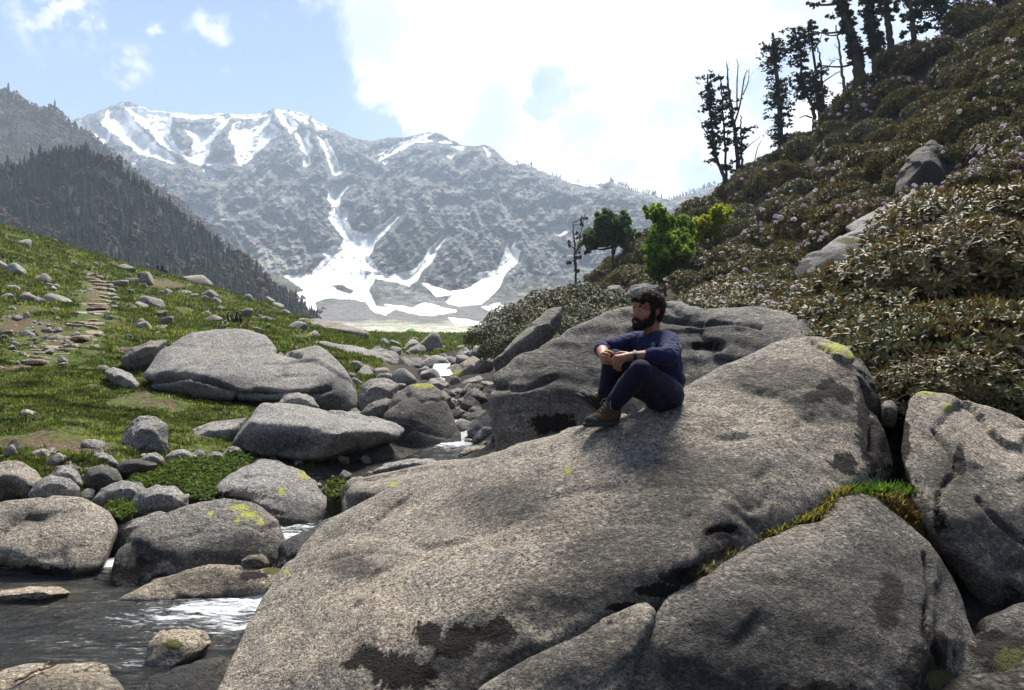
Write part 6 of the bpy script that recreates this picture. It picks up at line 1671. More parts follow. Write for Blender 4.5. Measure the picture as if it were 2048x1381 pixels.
def slope_grass():
    rng = np.random.default_rng(66); n = 150000
    px = rng.uniform(-160, 760, n); ly = rng.uniform(math.log(7.4), math.log(72), n); Y = np.exp(ly); X = (px - 1024) / F * Y
    sd = stream_dist(X, Y); right = X - stream_x(Y)
    z = ground_z(X, Y); py = -z / Y * F + EYE
    P = np.stack([X, Y, z], 1)
    m = fbm(P * np.array([.55, .9, 0]), 4) + .35 * fbm(P * np.array([2.2, 2.2, 0]) + 8, 2)
    dens = np.clip((m + .30) / .4, 0, 1)
    for bx, by, rx, ry, s in ((40, 655, 110, 26, 1.2), (110, 690, 60, 16, .8), (300, 565, 45, 10, .9), (345, 572, 40, 8, .9), (370, 620, 35, 10, .8), (60, 835, 60, 16, .6), (120, 885, 90, 22, 1.1), (270, 525, 40, 8, .8), (190, 895, 70, 16, .8), (180, 640, 34, 62, 1.1), (192, 585, 26, 34, 1.1), (100, 712, 60, 14, .9)):
        dens = dens - s * np.exp(-(((px - bx) / rx) ** 2 + ((py - by) / ry) ** 2))
    keep = (right < 0) & (sd > .5) & (rng.random(n) < dens)
    P = P[keep]; h = .038 * np.clip(P[:, 1] / 13, .8, 3.2) * rng.uniform(.6, 1.5, len(P))
    grass_obj('meadow_grass', 'short green turf covering the left slope', P, h, 5, h * 1.7, slope_col, 5, 1.0, .20)
    n = 16000
    px = rng.uniform(640, 1010, n); Y = np.exp(rng.uniform(math.log(34), math.log(112), n)); X = (px - 1024) / F * Y
    P = np.stack([X, Y, ground_z(X, Y)], 1); f = (X - stream_x(Y)) < 7; P = P[f]
    grass_obj('far_meadow_grass', 'flat green grass of the far meadow below the tents', P, .16 * rng.uniform(.6, 1.4, len(P)) * np.clip(P[:, 1] / 50, .8, 2), 4, np.full(len(P), .22), ((.075, .115, .015), (.12, .15, .022)), 9, .8, .2)


slope_grass()


def leafy_patch(name, label, poly, Y0, Y1, n, size, col, seed, mound=.12, cat='plant'):
    """low leafy ground cover on a cushion, outline in photo pixels"""
    rng = np.random.default_rng(seed); xs = [p[0] for p in poly]; ys = [p[1] for p in poly]
    px = rng.uniform(min(xs), max(xs), n * 3); py = rng.uniform(min(ys), max(ys), n * 3)
    f = in_poly(px, py, poly); px, py = px[f][:n], py[f][:n]
    t = (max(ys) - py) / (max(ys) - min(ys)); Y = Y0 + (Y1 - Y0) * t
    P = np.stack([(px - 1024) / F * Y, Y, -(py - EYE) / F * Y], 1) + rng.normal(0, .012, (len(px), 3))
    m = len(P); a = rng.normal(size=(m, 3)); a[:, 2] = np.abs(a[:, 2]) * .5; a /= np.linalg.norm(a, axis=1)[:, None]; b = np.cross(a, np.array([0, 0, 1.]) + rng.normal(0, .5, (m, 3))); b /= np.linalg.norm(b, axis=1)[:, None]
    s = size * rng.uniform(.6, 1.4, (m, 1))
    V = np.stack([P, P + a * s * .5 + b * s * .36, P + a * s, P + a * s * .5 - b * s * .36], 1).reshape(-1, 3)
    me = np_mesh(name, V, np.arange(len(V)).reshape(-1, 4), False)
    u = np.clip(fbm(P * 2.2, 3)[:, None] * 1.2 + .5 + rng.normal(0, .2, (m, 1)), 0, 1); C = (np.array(col[0]) * u + np.array(col[1]) * (1 - u)) * rng.uniform(.7, 1.25, (m, 1))
    set_col(me, 'col', np.repeat(C, 4, 0))
    # the cushion under it
    pc = np.array([(x, y) for x, y in poly], float); c = pc.mean(0)
    yy = lambda y: Y0 + (Y1 - Y0) * (max(ys) - y) / (max(ys) - min(ys))
    top = [P3(*(c + (p - c) * .93), yy(p[1]) + .06) for p in pc]; low = [p + np.array([0, .05, -.35]) for p in top]
    hv, hf = hull_mesh([np.array(top + low)], .03); hv = smooth_verts(hv, hf, 2)
    hv = hv + vnormals(hv, hf) * (.03 * fbm(hv * 5, 3))[:, None]
    root = empty(name, P.mean(0)); tag(root, label, cat)
    L = np.array(root.location)
    me.vertices.foreach_set('co', (V - L).astype(np.float32).ravel())
    lo = obj('leaves', me, MAT['bright_leaf'], root); lo['kind'] = 'stuff'
    obj('earth_cushion', np_mesh('earth_cushion', hv - L, hf), MAT['cushion'], root)


MAT['cushion'] = plain('peaty_earth', (.040, .042, .016), .95, .1, 12, .6, .02)
leafy_patch('leafy_ground_cover', 'patch of small bright leaves growing over the rocks by the pool', [(258, 965), (275, 940), (330, 925), (400, 915), (470, 916), (500, 930), (490, 950), (440, 975), (420, 1000), (385, 998), (350, 970), (300, 972), (265, 985)], 7.6, 8.9, 7000, .034, ((.12, .17, .020), (.050, .085, .012)), 3)
leafy_patch('leafy_ground_cover', 'small green tuft between the pale pool boulder and the leafy patch', [(212, 1012), (235, 1000), (262, 1005), (268, 1025), (240, 1038), (222, 1030)], 7.0, 7.4, 900, .03, ((.11, .16, .02), (.05, .085, .012)), 4)
leafy_patch('leafy_ground_cover', 'small leafy sprig at the foot of the propped slab', [(440, 925), (455, 908), (480, 905), (500, 920), (480, 935), (450, 935)], 9.0, 9.5, 700, .05, ((.08, .14, .02), (.04, .08, .012)), 5)
leafy_patch('leafy_ground_cover', 'green plants in the gap left of the pale rock ledge', [(650, 975), (672, 955), (692, 962), (690, 990), (665, 1000)], 7.4, 7.9, 700, .035, ((.12, .15, .03), (.06, .08, .012)), 6)


def crack_growth():
    """grass and moss rooted in the crack between the two front boulders"""
    rng = np.random.default_rng(91)
    line = np.array([(1345, 1168, 3.56), (1400, 1142, 3.68), (1470, 1098, 3.86), (1540, 1066, 3.98), (1600, 1040, 4.10), (1640, 1022, 4.20), (1660, 1000, 4.28), (1690, 975, 4.38)])
    t = rng.random(900) ** .8 * (len(line) - 1.001); i = t.astype(int); f = (t - i)[:, None]; L = line[i] * (1 - f) + line[i + 1] * f
    P = np.array([P3(*r) for r in L]) + rng.normal(0, .018, (900, 3)) * np.array([1, 1, .5]); P[:, 2] -= .02
    grass_obj('crack_moss', 'yellowish moss and grass along the crack between the two front boulders', P, .04 * rng.uniform(.5, 1.4, 900), 6, np.full(900, .022), ((.30, .23, .06), (.15, .16, .03)), 14, 1.2, .10)
    n = 230; px = rng.normal(1752, 40, n); P = np.array([P3(x, 992 - .06 * abs(x - 1750) + rng.normal(0, 5), 4.42 + rng.normal(0, .04)) for x in px]); P[:, 2] -= .02
    grass_obj('crack_grass', 'bright green grass tuft in the gap between the right hand boulders', P, .058 * rng.uniform(.5, 1.6, n), 6, np.full(n, .03), ((.10, .17, .018), (.06, .12, .012)), 15, .9, .09)
    n = 1100; t = rng.random(n); P = np.array([P3(1765 + 80 * a + rng.normal(0, 12), 1002 + 75 * a + rng.normal(0, 8), 4.36 - .10 * a) for a in t])
    grass_obj('dry_moss', 'straw coloured dry moss hanging beside the green grass tuft', P, .036 * rng.uniform(.5, 1.5, n), 6, np.full(n, .035), ((.34, .24, .08), (.20, .16, .04)), 16, 1.6, .09)


crack_growth()
# ------------------------------------------------------------------ the seated person
_ico = None
def ball(c, r, sub=2):
    global _ico
    if _ico is None:
        bm = bmesh.new(); bmesh.ops.create_icosphere(bm, subdivisions=2, radius=1.0); _ico = np.array([v.co[:] for v in bm.verts]); bm.free()
    r = np.asarray(r, float)
    return _ico * r + np.asarray(c, float)


def blend(*cr):
    """convex body over balls (centre, radius)"""
    return np.vstack([ball(c, r) for c, r in cr])


def chain(pts, rads):
    return [blend((pts[i], rads[i]), (pts[i + 1], rads[i + 1])) for i in range(len(pts) - 1)]


def sculpt(name, pieces, vox, smooth, mat, parent, origin, wrinkle=0.0, wscale=18, lam=.5, stretch=(1, 1, 1), fine=0.0):
    V, Fs = hull_mesh(pieces, vox); V = smooth_verts(V, Fs, smooth, lam)
    if wrinkle:
        N0 = vnormals(V, Fs); q = V * wscale * np.array(stretch)
        V = V + N0 * (wrinkle * (.65 * ridged(q + fbm(V * 9, 2)[:, None] * .8, 2) + .5 * fbm(q * .5, 2)))[:, None]
    if fine:
        V = V + vnormals(V, Fs) * (fine * fbm(V * 160, 2))[:, None]
    return obj(name, np_mesh(name, V - origin, Fs), mat, parent), V, Fs


def cloth(name, color, rough=.9):
    m, N, out = new_mat(name)
    pos = N.n('ShaderNodeTexCoord').outputs['Object']
    wv = N.noise(pos, 420, 2, .5); big = N.noise(pos, 9, 4, .6)
    c = N.mix(N.ramp(big, .3, .7, 0, .35), tuple(color) + (1,), tuple(x * .6 for x in color) + (1,))
    c = N.mix(N.ramp(wv, .4, .7, 0, .25), c, tuple(min(1, x * 1.8) for x in color) + (1,))
    bsdf(N, out, c, rough, wv, .0008, .6, .15, {'Sheen Weight': .06, 'Sheen Roughness': .5})
    return m


def skin_mat():
    m, N, out = new_mat('skin')
    pos = N.n('ShaderNodeTexCoord').outputs['Object']
    n = N.noise(pos, 28, 5, .6); f = N.noise(pos, 220, 3, .6)
    c = N.mix(N.ramp(n, .3, .7), (.36, .165, .085), (.27, .110, .055))
    bsdf(N, out, c, N.ramp(f, .3, .7, .42, .62), f, .0006, .5, .4, {'Subsurface Weight': .12, 'Subsurface Radius': (.012, .004, .002), 'Subsurface Scale': 1.0})
    return m


def hair_mat(name, a, b):
    m, N, out = new_mat(name)
    pos = N.n('ShaderNodeTexCoord').outputs['Object']
    st = N.mapping(pos, (1.0, 1.0, 3.5), (.4, .9, .2)); n = N.noise(st, 90, 4, .65, .6)
    bsdf(N, out, N.mix(N.ramp(n, .35, .65), a, b), .62, n, .006, 1.0, .18)
    return m


MAT['skin'] = skin_mat()
MAT['hair'] = hair_mat('dark_brown_hair', (.008, .005, .003), (.040, .020, .012))
MAT['beard'] = hair_mat('black_beard', (.006, .005, .004), (.022, .015, .011))
MAT['shirt'] = cloth('navy_jersey', (.019, .020, .064)); MAT['trousers'] = cloth('dark_navy_trousers', (.009, .010, .028))
MAT['boot'] = plain('brown_suede', (.085, .058, .036), .9, .15, 60, .5, .003)
MAT['sole'] = plain('grey_rubber', (.042, .044, .040), .8, .3, 90, .4, .002)
MAT['lace'] = plain('pale_lace', (.30, .27, .22), .9, .1, 200, .4, .001)
MAT['band'] = plain('black_strap', (.012, .012, .013), .5, .4, 200, .2, .0005)
MAT['watch_face'] = plain('grey_glass', (.42, .43, .45), .2, .6, 50, .1, .0002)
MAT['emblem'] = plain('pale_print', (.34, .36, .40), .8, .1, 300, .3, .0004)
MAT['eye'] = plain('eye_white', (.26, .22, .20), .3, .5, 100, .1, .0002)
MAT['iris'] = plain('dark_iris', (.02, .012, .008), .2, .6, 100, .1, .0002)


def build_person():
    J = lambda px, py, dy=0.0: P3(px, py, 4.85 + dy)
    base = J(1325, 822, .02)
    root = empty('person', base)
    tag(root, 'bearded person in navy shirt and dark trousers sitting with hands clasped over the knees', 'person')
    # ---- joints
    pel, wai, che, uch, nkb = J(1327, 786, .06), J(1329, 752, .05), J(1321, 706, .02), J(1309, 682, .02), J(1303, 662, .02)
    shL, elL, wrL = J(1338, 683, -.12), J(1338, 712, -.31), J(1262, 713, -.285)
    shR, elR, wrR = J(1270, 683, .15), J(1204, 698, .06), J(1207, 711, -.15)
    hiL, knL, anL = J(1336, 788, -.05), J(1281, 742, -.35), J(1224, 812, -.17)
    hiR, knR, anR = J(1318, 788, .13), J(1228, 719, .02), J(1208, 812, .07)
    C = J(1295, 625, .0)
    a = math.radians(30); fwd = np.array([-math.cos(a), -math.sin(a), 0.02]); fwd /= np.linalg.norm(fwd)
    up = np.array([.03, 0, 1.]); lef = np.cross(up, fwd); lef /= np.linalg.norm(lef); up = np.cross(fwd, lef)
    H = lambda x, y, z: C + (fwd * x + lef * y + up * z) * .965
    # ---- skin: one continuous body, clothed parts a little slimmer than the clothes
    P = []
    P += [blend((H(-.025, 0, .045), .083), (H(.03, 0, .05), .074), (H(-.03, 0, .015), .078)),
          blend((H(.068, .026, .022), .024), (H(.068, -.026, .022), .024), (H(.060, .042, -.03), .022), (H(.060, -.042, -.03), .022), (H(.0, .052, .02), .02), (H(.0, -.052, .02), .02), (H(.074, 0, -.06), .024)),
          blend((H(.072, 0, -.093), .020), (H(.005, .054, -.055), .017), (H(.005, -.054, -.055), .017), (H(.074, .02, -.055), .022), (H(.074, -.02, -.055), .022)),
          blend((H(.094, 0, .016), .007), (H(.116, 0, -.024), .0095), (H(.092, .014, -.033), .009), (H(.092, -.014, -.033), .009)),
          blend((H(.096, .016, -.056), .006), (H(.096, -.016, -.056), .006), (H(.101, 0, -.055), .006)), blend((H(.094, .014, -.067), .007), (H(.094, -.014, -.067), .007), (H(.099, 0, -.067), .007)),
          blend((H(.084, .012, .030), .010), (H(.078, .045, .028), .010)), blend((H(.084, -.012, .030), .010), (H(.078, -.045, .028), .010))]
    for s in (1, -1):
        P.append(blend((H(-.012, s * .076, .022), .010), (H(-.022, s * .084, .012), .008), (H(-.010, s * .078, -.022), .007)))
        P.append(blend((H(-.028, s * .083, .024), .007), (H(-.026, s * .084, -.004), .006)))
    P += [blend((H(-.03, 0, -.05), .053), (J(1305, 676, .02), .056)), blend((J(1305, 676, .02), .054), (J(1310, 692, .02), .07))]
    P += chain([pel, wai, che], [.115, .105, .118]) + [blend((che, .105), (shL, .050), (shR, .050), (J(1310, 692, .02), .055))]
    P += [blend((pel, .10), (hiL, .075), (hiR, .075))]
    P += chain([shL, elL], [.046, .040]) + chain([elL, elL * .65 + wrL * .35, wrL], [.040, .042, .027])
    P += chain([shR, elR], [.046, .040]) + chain([elR, elR * .6 + wrR * .4, wrR], [.039, .041, .028])
    P += chain([hiL, knL, knL * .65 + anL * .35, anL], [.074, .052, .052, .036]) + chain([hiR, knR, knR * .65 + anR * .35, anR], [.074, .052, .052, .036])
    # left hand: laid over the right one, fingers curling down
    kn = [J(1230, 714, -.30), J(1235, 716, -.305), J(1240, 719, -.305), J(1245, 723, -.30)]
    P.append(blend((wrL, .025), (kn[0], .011), (kn[3], .011)) ); P.append(blend((wrL, .024), (kn[1], .012), (kn[2], .012)))
    for k, (m_, t_) in enumerate([((1223, 721, -.305), (1222, 730, -.285)), ((1228, 727, -.31), (1228, 737, -.29)), ((1234, 731, -.31), (1235, 741, -.29)), ((1240, 734, -.305), (1241, 742, -.288))]):
        P += chain([kn[k], J(*m_), J(*t_)], [.0098, .0088, .0072])
    P += chain([J(1254, 708, -.27), J(1241, 706, -.265), J(1231, 709, -.262)], [.013, .0105, .008])
    # right hand: a loose fist under it
    P.append(blend((wrR, .026), (J(1205, 709, -.205), .014), (J(1206, 724, -.20), .013), (J(1216, 716, -.19), .016)))
    for a0, b0, c0 in [((1206, 707, -.215), (1213, 708, -.245), (1220, 712, -.245)), ((1204, 713, -.22), (1211, 714, -.25), (1219, 718, -.25)), ((1204, 719, -.22), (1210, 720, -.25), (1218, 723, -.248)), ((1206, 725, -.21), (1211, 726, -.24), (1217, 728, -.238))]:
        P += chain([J(*a0), J(*b0), J(*c0)], [.0100, .0092, .0078])
    P += chain([J(1211, 704, -.20), J(1219, 704, -.225), J(1227, 708, -.235)], [.012, .0105, .0085])
    sculpt('body', P, .0036, 4, MAT['skin'], root, base, lam=.45)
    # ---- eyes and brows
    for s in (1, -1):
        e = obj('eye', np_mesh('eye', ball(H(.079, s * .031, .008), .0125) - base, ico_faces()), MAT['eye'], root)
        obj('iris', np_mesh('iris', ball(H(.0895, s * .0315, .008), (.0062, .0062, .0066)) - base, ico_faces()), MAT['iris'], e)
        sculpt('eyebrow', [blend((H(.092, s * .014, .028), .0045), (H(.091, s * .034, .034), .0055), (H(.080, s * .052, .028), .0035))], .002, 2, MAT['beard'], root, base)
    # ---- hair and beard
    hp = [blend((H(-.03, 0, .055), .092), (H(.015, 0, .075), .082), (H(-.045, 0, .02), .080)), blend((H(.05, .03, .098), .034), (H(.05, -.03, .098), .034), (H(.0, 0, .120), .036), (H(-.02, .03, .11), .04)),
          blend((H(.078, .036, .080), .022), (H(.086, -.01, .084), .024), (H(.070, -.04, .082), .022), (H(.05, .02, .115), .028)), blend((H(.086, .02, .066), .012), (H(.080, .048, .058), .011), (H(.06, .05, .085), .02)),
          blend((H(-.085, 0, .03), .038), (H(-.075, 0, -.045), .030), (H(-.055, .04, .02), .04), (H(-.055, -.04, .02), .04)),
          blend((H(.008, .072, .050), .018), (H(-.045, .066, .03), .022), (H(-.055, .052, -.035), .022)), blend((H(.008, -.072, .050), .018), (H(-.045, -.066, .03), .022), (H(-.055, -.052, -.035), .022)),
          blend((H(.018, .072, .05), .014), (H(.018, .073, -.005), .009)), blend((H(.018, -.072, .05), .014), (H(.018, -.073, -.005), .009))]
    _, HV, HF = sculpt('hair', hp, .0032, 5, MAT['hair'], root, base, .0036, 60, .5, (.5, .5, 2.2), .0018)
    bp = []
    for s in (1, -1):
        bp += [blend((H(.016, s * .071, .0), .010), (H(.010, s * .068, -.04), .014), (H(.022, s * .061, -.07), .018)), blend((H(.022, s * .060, -.068), .019), (H(.066, s * .030, -.090), .024), (H(.058, s * .044, -.058), .015)),
               blend((H(.104, s * .004, -.044), .006), (H(.092, s * .030, -.053), .008), (H(.080, s * .036, -.075), .011))]
    bp += [blend((H(.072, .024, -.095), .026), (H(.072, -.024, -.095), .026), (H(.080, 0, -.092), .025)), blend((H(.094, .012, -.082), .008), (H(.094, -.012, -.082), .008), (H(.086, 0, -.095), .02))]
    strands('hair_strands', HV, HF, 2600, .030, .0011, H(-.06, 0, .14), C - up * .05, MAT['hair'], root, base, 1)
    _, BV, BF = sculpt('beard', bp, .003, 2, MAT['beard'], root, base, .002, 120, .5, (1, 1, .6), .0012)
    strands('beard_strands', BV, BF, 1500, .013, .0009, H(.0, 0, .06), H(.03, 0, -.05), MAT['beard'], root, base, 2)
    # ---- shirt
    cut_l = elL * .50 + wrL * .50; cut_r = elR * .72 + wrR * .28
    S = [blend((J(1329, 780, .05), .116), (wai, .114), (J(1331, 778, -.01), .10))] + chain([wai, che], [.118, .128])
    S += [blend((che, .118), (shL, .062), (shR, .062), (J(1309, 698, .02), .064)), blend((J(1312, 693, .035), .055), (shL, .052), (shR, .052))]
    _ = [blend((uch, .080), (J(1307, 680, .02), .066), (shL, .058)), blend((uch, .078), (J(1307, 680, .02), .066), (shR, .058))]
    S += chain([shL, elL, cut_l], [.062, .052, .046]) + chain([shR, elR, cut_r], [.060, .051, .046])
    S += [blend((J(1350, 700, -.16), .042), (elL, .053), (J(1332, 720, -.24), .040))]
    shirt, SV, SF = sculpt('shirt', S, .0065, 5, MAT['shirt'], root, base, .011, 21, .5, (1, 1, 1.5))
    sculpt('cuff', ring_balls(cut_l, wrL - elL, .044, .0065), .004, 1, MAT['shirt'], shirt, base, .001, 60)
    sculpt('cuff', ring_balls(cut_r, wrR - elR, .044, .0065), .004, 1, MAT['shirt'], shirt, base, .001, 60)
    sculpt('collar', ring_balls(J(1304, 678, .012), np.array([-.30, -.22, 1.]), .060, .007), .004, 1, MAT['shirt'], shirt, base)
    # ---- trousers
    T = [blend((pel, .128), (J(1334, 792, .0), .110), (J(1320, 792, .10), .105)), blend((hiL, .100), (knL, .065)), blend((hiR, .098), (knR, .068)), blend((J(1312, 798, -.10), .072), (knL, .066), (hiL, .08)), blend((knL, .066), (J(1268, 775, -.20), .055), (J(1300, 790, -.14), .06))]
    T += chain([knL, knL * .6 + anL * .4, anL * .92 + knL * .08], [.069, .066, .053]) + chain([knR, knR * .6 + anR * .4, anR * .92 + knR * .08], [.068, .064, .053])
    T += [blend((pel, .10), (J(1336, 760, .03), .112))]
    sculpt('trousers', T, .0065, 5, MAT['trousers'], root, base, .006, 15, .5)
    # ---- wrist band
    w = elL * .10 + wrL * .90; ax = (wrL - elL) / np.linalg.norm(wrL - elL)
    band, _, _ = sculpt('wristband', ring_balls(w, ax, .0315, .0048, 18, 2.2), .002, 1, MAT['band'], root, base)
    n1 = np.array([-.1, -.75, .65]); n1 -= ax * (n1 @ ax); n1 /= np.linalg.norm(n1); n2 = np.cross(ax, n1)
    cf = w + n1 * .034
    box = np.array([cf + ax * sx * .013 + n2 * sy * .010 + n1 * sz * .003 for sx in (-1, 1) for sy in (-1, 1) for sz in (-1, 1)])
    sculpt('watch_face', [box], .0015, 1, MAT['watch_face'], band, base)
    # ---- emblem printed on the chest
    from mathutils.bvhtree import BVHTree
    bvh = BVHTree.FromPolygons([tuple(v) for v in SV], [tuple(q) for q in SF[0]])
    hitp = bvh.ray_cast(Vector((0, 0, 0)), Vector(ray_dir(1307, 691)))
    if hitp[0] is not None:
        c = np.array(hitp[0]); n = np.array(hitp[1]); n = n if n @ c < 0 else -n
        u = np.cross(np.array([0, 0, 1.]), n); u /= np.linalg.norm(u); v = np.cross(n, u); c = c + n * .003
        pts = [c + (u * math.cos(t) + v * math.sin(t)) * .0165 for t in np.linspace(0, 2 * np.pi, 9)]
        parts = [tube(np.array([pts[i], pts[i + 1]]), [.0026, .0026], 5) for i in range(8)] + [tube(np.array([c - v * .012, c + v * .013]), [.0022, .0022], 5), tube(np.array([c + v * .008 - u * .007, c + v * .008 + u * .007]), [.002, .002], 5)]
        EV, EF = join(parts); obj('emblem', np_mesh('emblem', EV - base, EF), MAT['emblem'], shirt)
    # ---- boots
    def boot(heel, toe, n, ank, lab):
        ax = toe - heel; ax /= np.linalg.norm(ax); n = n - ax * (n @ ax); n /= np.linalg.norm(n); sd = np.cross(n, ax)
        B = lambda x, y, z: heel + ax * x + sd * y + n * z
        o = empty('boot', (0, 0, 0), root)
        up_ = [blend((B(.045, 0, .05), .036), (B(.11, 0, .052), .040), (B(.19, .012, .040), .036), (B(.19, -.012, .040), .036), (B(.235, 0, .034), .030)), blend((B(.045, 0, .055), .040), (B(.055, 0, .10), .046), (ank, .052)), blend((B(.075, 0, .105), .040), (B(.155, 0, .062), .034))]
        sculpt('upper', up_, .004, 3, MAT['boot'], o, base, .002, 60)
        sculpt('sole', [blend(*[(B(x, y, .012), .013) for x, y in ((.0, .026), (.0, -.026), (.10, .030), (.10, -.028), (.20, .046), (.20, -.042), (.255, .028), (.255, -.026), (.275, 0))])], .004, 2, MAT['sole'], o, base, .0015, 90)
        sculpt('toe_cap', [blend((B(.238, 0, .032), .034), (B(.222, .022, .026), .029), (B(.222, -.022, .026), .029))], .004, 2, MAT['sole'], o, base)
        sculpt('ankle_collar', ring_balls(ank + n * .012, n, .050, .010), .004, 1, MAT['boot'], o, base)
        lp = []
        for k in range(5):
            x = .085 + .018 * k; z = .158 - .016 * k
            lp.append(tube(np.array([B(x, -.024, z - .008), B(x + .006, 0, z + .004), B(x + .012, .024, z - .008)]), [.003] * 3, 5))
        lp.append(tube(spline([B(.09, 0, .155), B(.105, .03, .16), B(.12, .045, .13), B(.12, .05, .10)], 8), [.0028] * 8, 5)); lp.append(tube(spline([B(.09, 0, .155), B(.11, -.03, .155), B(.125, -.04, .12)], 8), [.0028] * 8, 5))
        lv, lf = join(lp); obj('laces', np_mesh('laces', lv - base, lf), MAT['lace'], o)
    boot(P3(1240, 848, 4.715), P3(1180, 853, 4.585), np.array([-.10, -.10, 1.]), anL, 'near')
    boot(P3(1212, 838, 4.95), P3(1163, 801, 4.86), np.array([.55, .25, .75]), anR + np.array([-.01, 0, -.01]), 'far')


def strands(name, V, Fs, n, L, w, crown, heart, mat, parent, base, seed):
    """fine locks combed away from the crown over a hair mass"""
    rng = np.random.default_rng(seed); Nn = vnormals(V, Fs); i = rng.integers(len(V), size=n); p = V[i]; nn = Nn[i]
    ok = ((p - heart) * nn).sum(1) > 0; p, nn = p[ok], nn[ok]; n = len(p)
    t = p - crown + rng.normal(0, .025, (n, 3)); t -= nn * (t * nn).sum(1)[:, None]; t /= np.linalg.norm(t, axis=1)[:, None] + 1e-9
    s = np.cross(nn, t); l = L * rng.uniform(.5, 1.3, (n, 1)); lift = rng.uniform(.001, .006, (n, 1)); ww = w * rng.uniform(.6, 1.5, (n, 1))
    a = p - nn * .001; b = p + t * l * .5 + nn * lift; c = p + t * l + nn * (lift * .3 - .002) + s * rng.normal(0, .15, (n, 1)) * l
    Vv = np.stack([a - s * ww, a + s * ww, b - s * ww, b + s * ww, c], 1).reshape(-1, 3); k = np.arange(n)[:, None] * 5
    o = obj(name, np_mesh(name, Vv - base, [k + np.array([[0, 1, 3, 2]]), k + np.array([[2, 3, 4]])], False), mat, parent); o['kind'] = 'stuff'


def ico_faces():
    bm = bmesh.new(); bmesh.ops.create_icosphere(bm, subdivisions=2, radius=1.0); f = np.array([[v.index for v in p.verts] for p in bm.faces]); bm.free(); return f


def ring_balls(c, axis, R, r, n=16, wide=1.0):
    axis = np.asarray(axis, float); axis = axis / np.linalg.norm(axis); u = np.cross(axis, [.3, .5, .8]); u /= np.linalg.norm(u); v = np.cross(axis, u)
    p = [c + R * (u * math.cos(t) + v * math.sin(t)) for t in np.linspace(0, 2 * np.pi, n, endpoint=False)]
    out = []
    for i in range(n):
        q = [(p[i] + axis * k * r * (wide - 1), r) for k in (-1, 1)] + [(p[(i + 1) % n] + axis * k * r * (wide - 1), r) for k in (-1, 1)]
        out.append(blend(*q))
    return out


build_person()
# ------------------------------------------------------------------ small and far things
MAT['tent_green'] = plain('green_tent_cloth', (.05, .24, .035), .7, .2, 3, .3, .01)
MAT['tent_blue'] = plain('blue_tarpaulin', (.06, .16, .42), .6, .3, 2, .4, .01)
MAT['char'] = plain('charred_wood', (.016, .014, .013), .9, .1, 14, .5, .01)
MAT['dark_coat'] = plain('dark_coat', (.02, .022, .032), .9, .1, 20, .4, .005)
MAT['red_coat'] = plain('maroon_coat', (.10, .025, .03), .9, .1, 20, .4, .005)
MAT['feather'] = plain('dark_feathers', (.02, .018, .016), .8, .2, 20, .4, .005)
MAT['stone_wall'] = granite('stacked_stone', (.9, .85, .78), .3)


def build_tent():
    Y = 120.0; c = P3(822, 671, Y); root = empty('tent', c); tag(root, 'small green dome tent on the far meadow', 'tent')
    n = 16; V = []; q = []
    for j in range(9):
        t = j / 8 * math.pi / 2
        for i in range(n):
            a = 2 * math.pi * i / n; k = 1 + .06 * math.cos(4 * a)
            V.append((1.05 * k * math.cos(t) * math.cos(a), .95 * k * math.cos(t) * math.sin(a), .95 * math.sin(t)))
    for j in range(8):
        for i in range(n):
            q.append((j * n + i, j * n + (i + 1) % n, (j + 1) * n + (i + 1) % n, (j + 1) * n + i))
    obj('canopy', np_mesh('canopy', np.array(V), np.array(q)), MAT['tent_green'], root)
    for s in (1, -1):
        t = np.linspace(0, math.pi, 15); a = s * math.pi / 4
        P = np.stack([1.12 * np.cos(t) * math.cos(a), 1.02 * np.cos(t) * math.sin(a), 1.0 * np.sin(t)], 1)
        v, f = tube(P, [.025] * 15, 6); obj('pole', np_mesh('pole', v, f), MAT['band'], root)
    d = np.array([(-.38, -.86, .02), (.38, -.86, .02), (.28, -.80, .45), (0, -.70, .66), (-.28, -.80, .45)]); d[:, 1] -= .10
    V2 = np.vstack([d, d + np.array([0, .03, 0])]); obj('door_flap', np_mesh('door_flap', V2, [np.array([[i, (i + 1) % 5, 5 + (i + 1) % 5, 5 + i] for i in range(5)]), np.array([[0, 1, 2], [0, 2, 4], [4, 2, 3]])], False), MAT['dark_coat'], root)


def build_shelter():
    Y = 95.0; c = P3(719, 673, Y); root = empty('shelter', c); tag(root, 'low stone shelter under a blue tarpaulin beyond the grassy bank', 'shelter')
    rng = np.random.default_rng(4)
    xs = np.linspace(-.95, .95, 14); ys = np.linspace(-.75, .75, 8); X, Yy = np.meshgrid(xs, ys)
    Z = .62 + .22 * np.cos(X * 1.2) - .05 * Yy + .05 * fbm(np.stack([X.ravel() * 2, Yy.ravel() * 2, 0 * X.ravel()], 1), 3).reshape(X.shape)
    V = np.stack([X.ravel(), Yy.ravel(), Z.ravel()], 1); i = (np.arange(7)[:, None] * 14 + np.arange(13)[None]).ravel(); q = np.stack([i, i + 1, i + 15, i + 14], 1)
    V2 = np.vstack([V, V - np.array([0, 0, .03])])
    obj('tarpaulin', np_mesh('tarpaulin', V2, np.vstack([q, q[:, ::-1] + len(V)])), MAT['tent_blue'], root)
    for k in range(22):
        o = bpy.data.objects.new('wall_stone', STONES[k % 10]); link(o, root)
        a = k / 22 * 6.283; o.location = (.85 * math.cos(a), .65 * math.sin(a), .12 + .26 * (k % 2)); o.scale = (.22, .18, .15); o.rotation_euler = (0, 0, a)


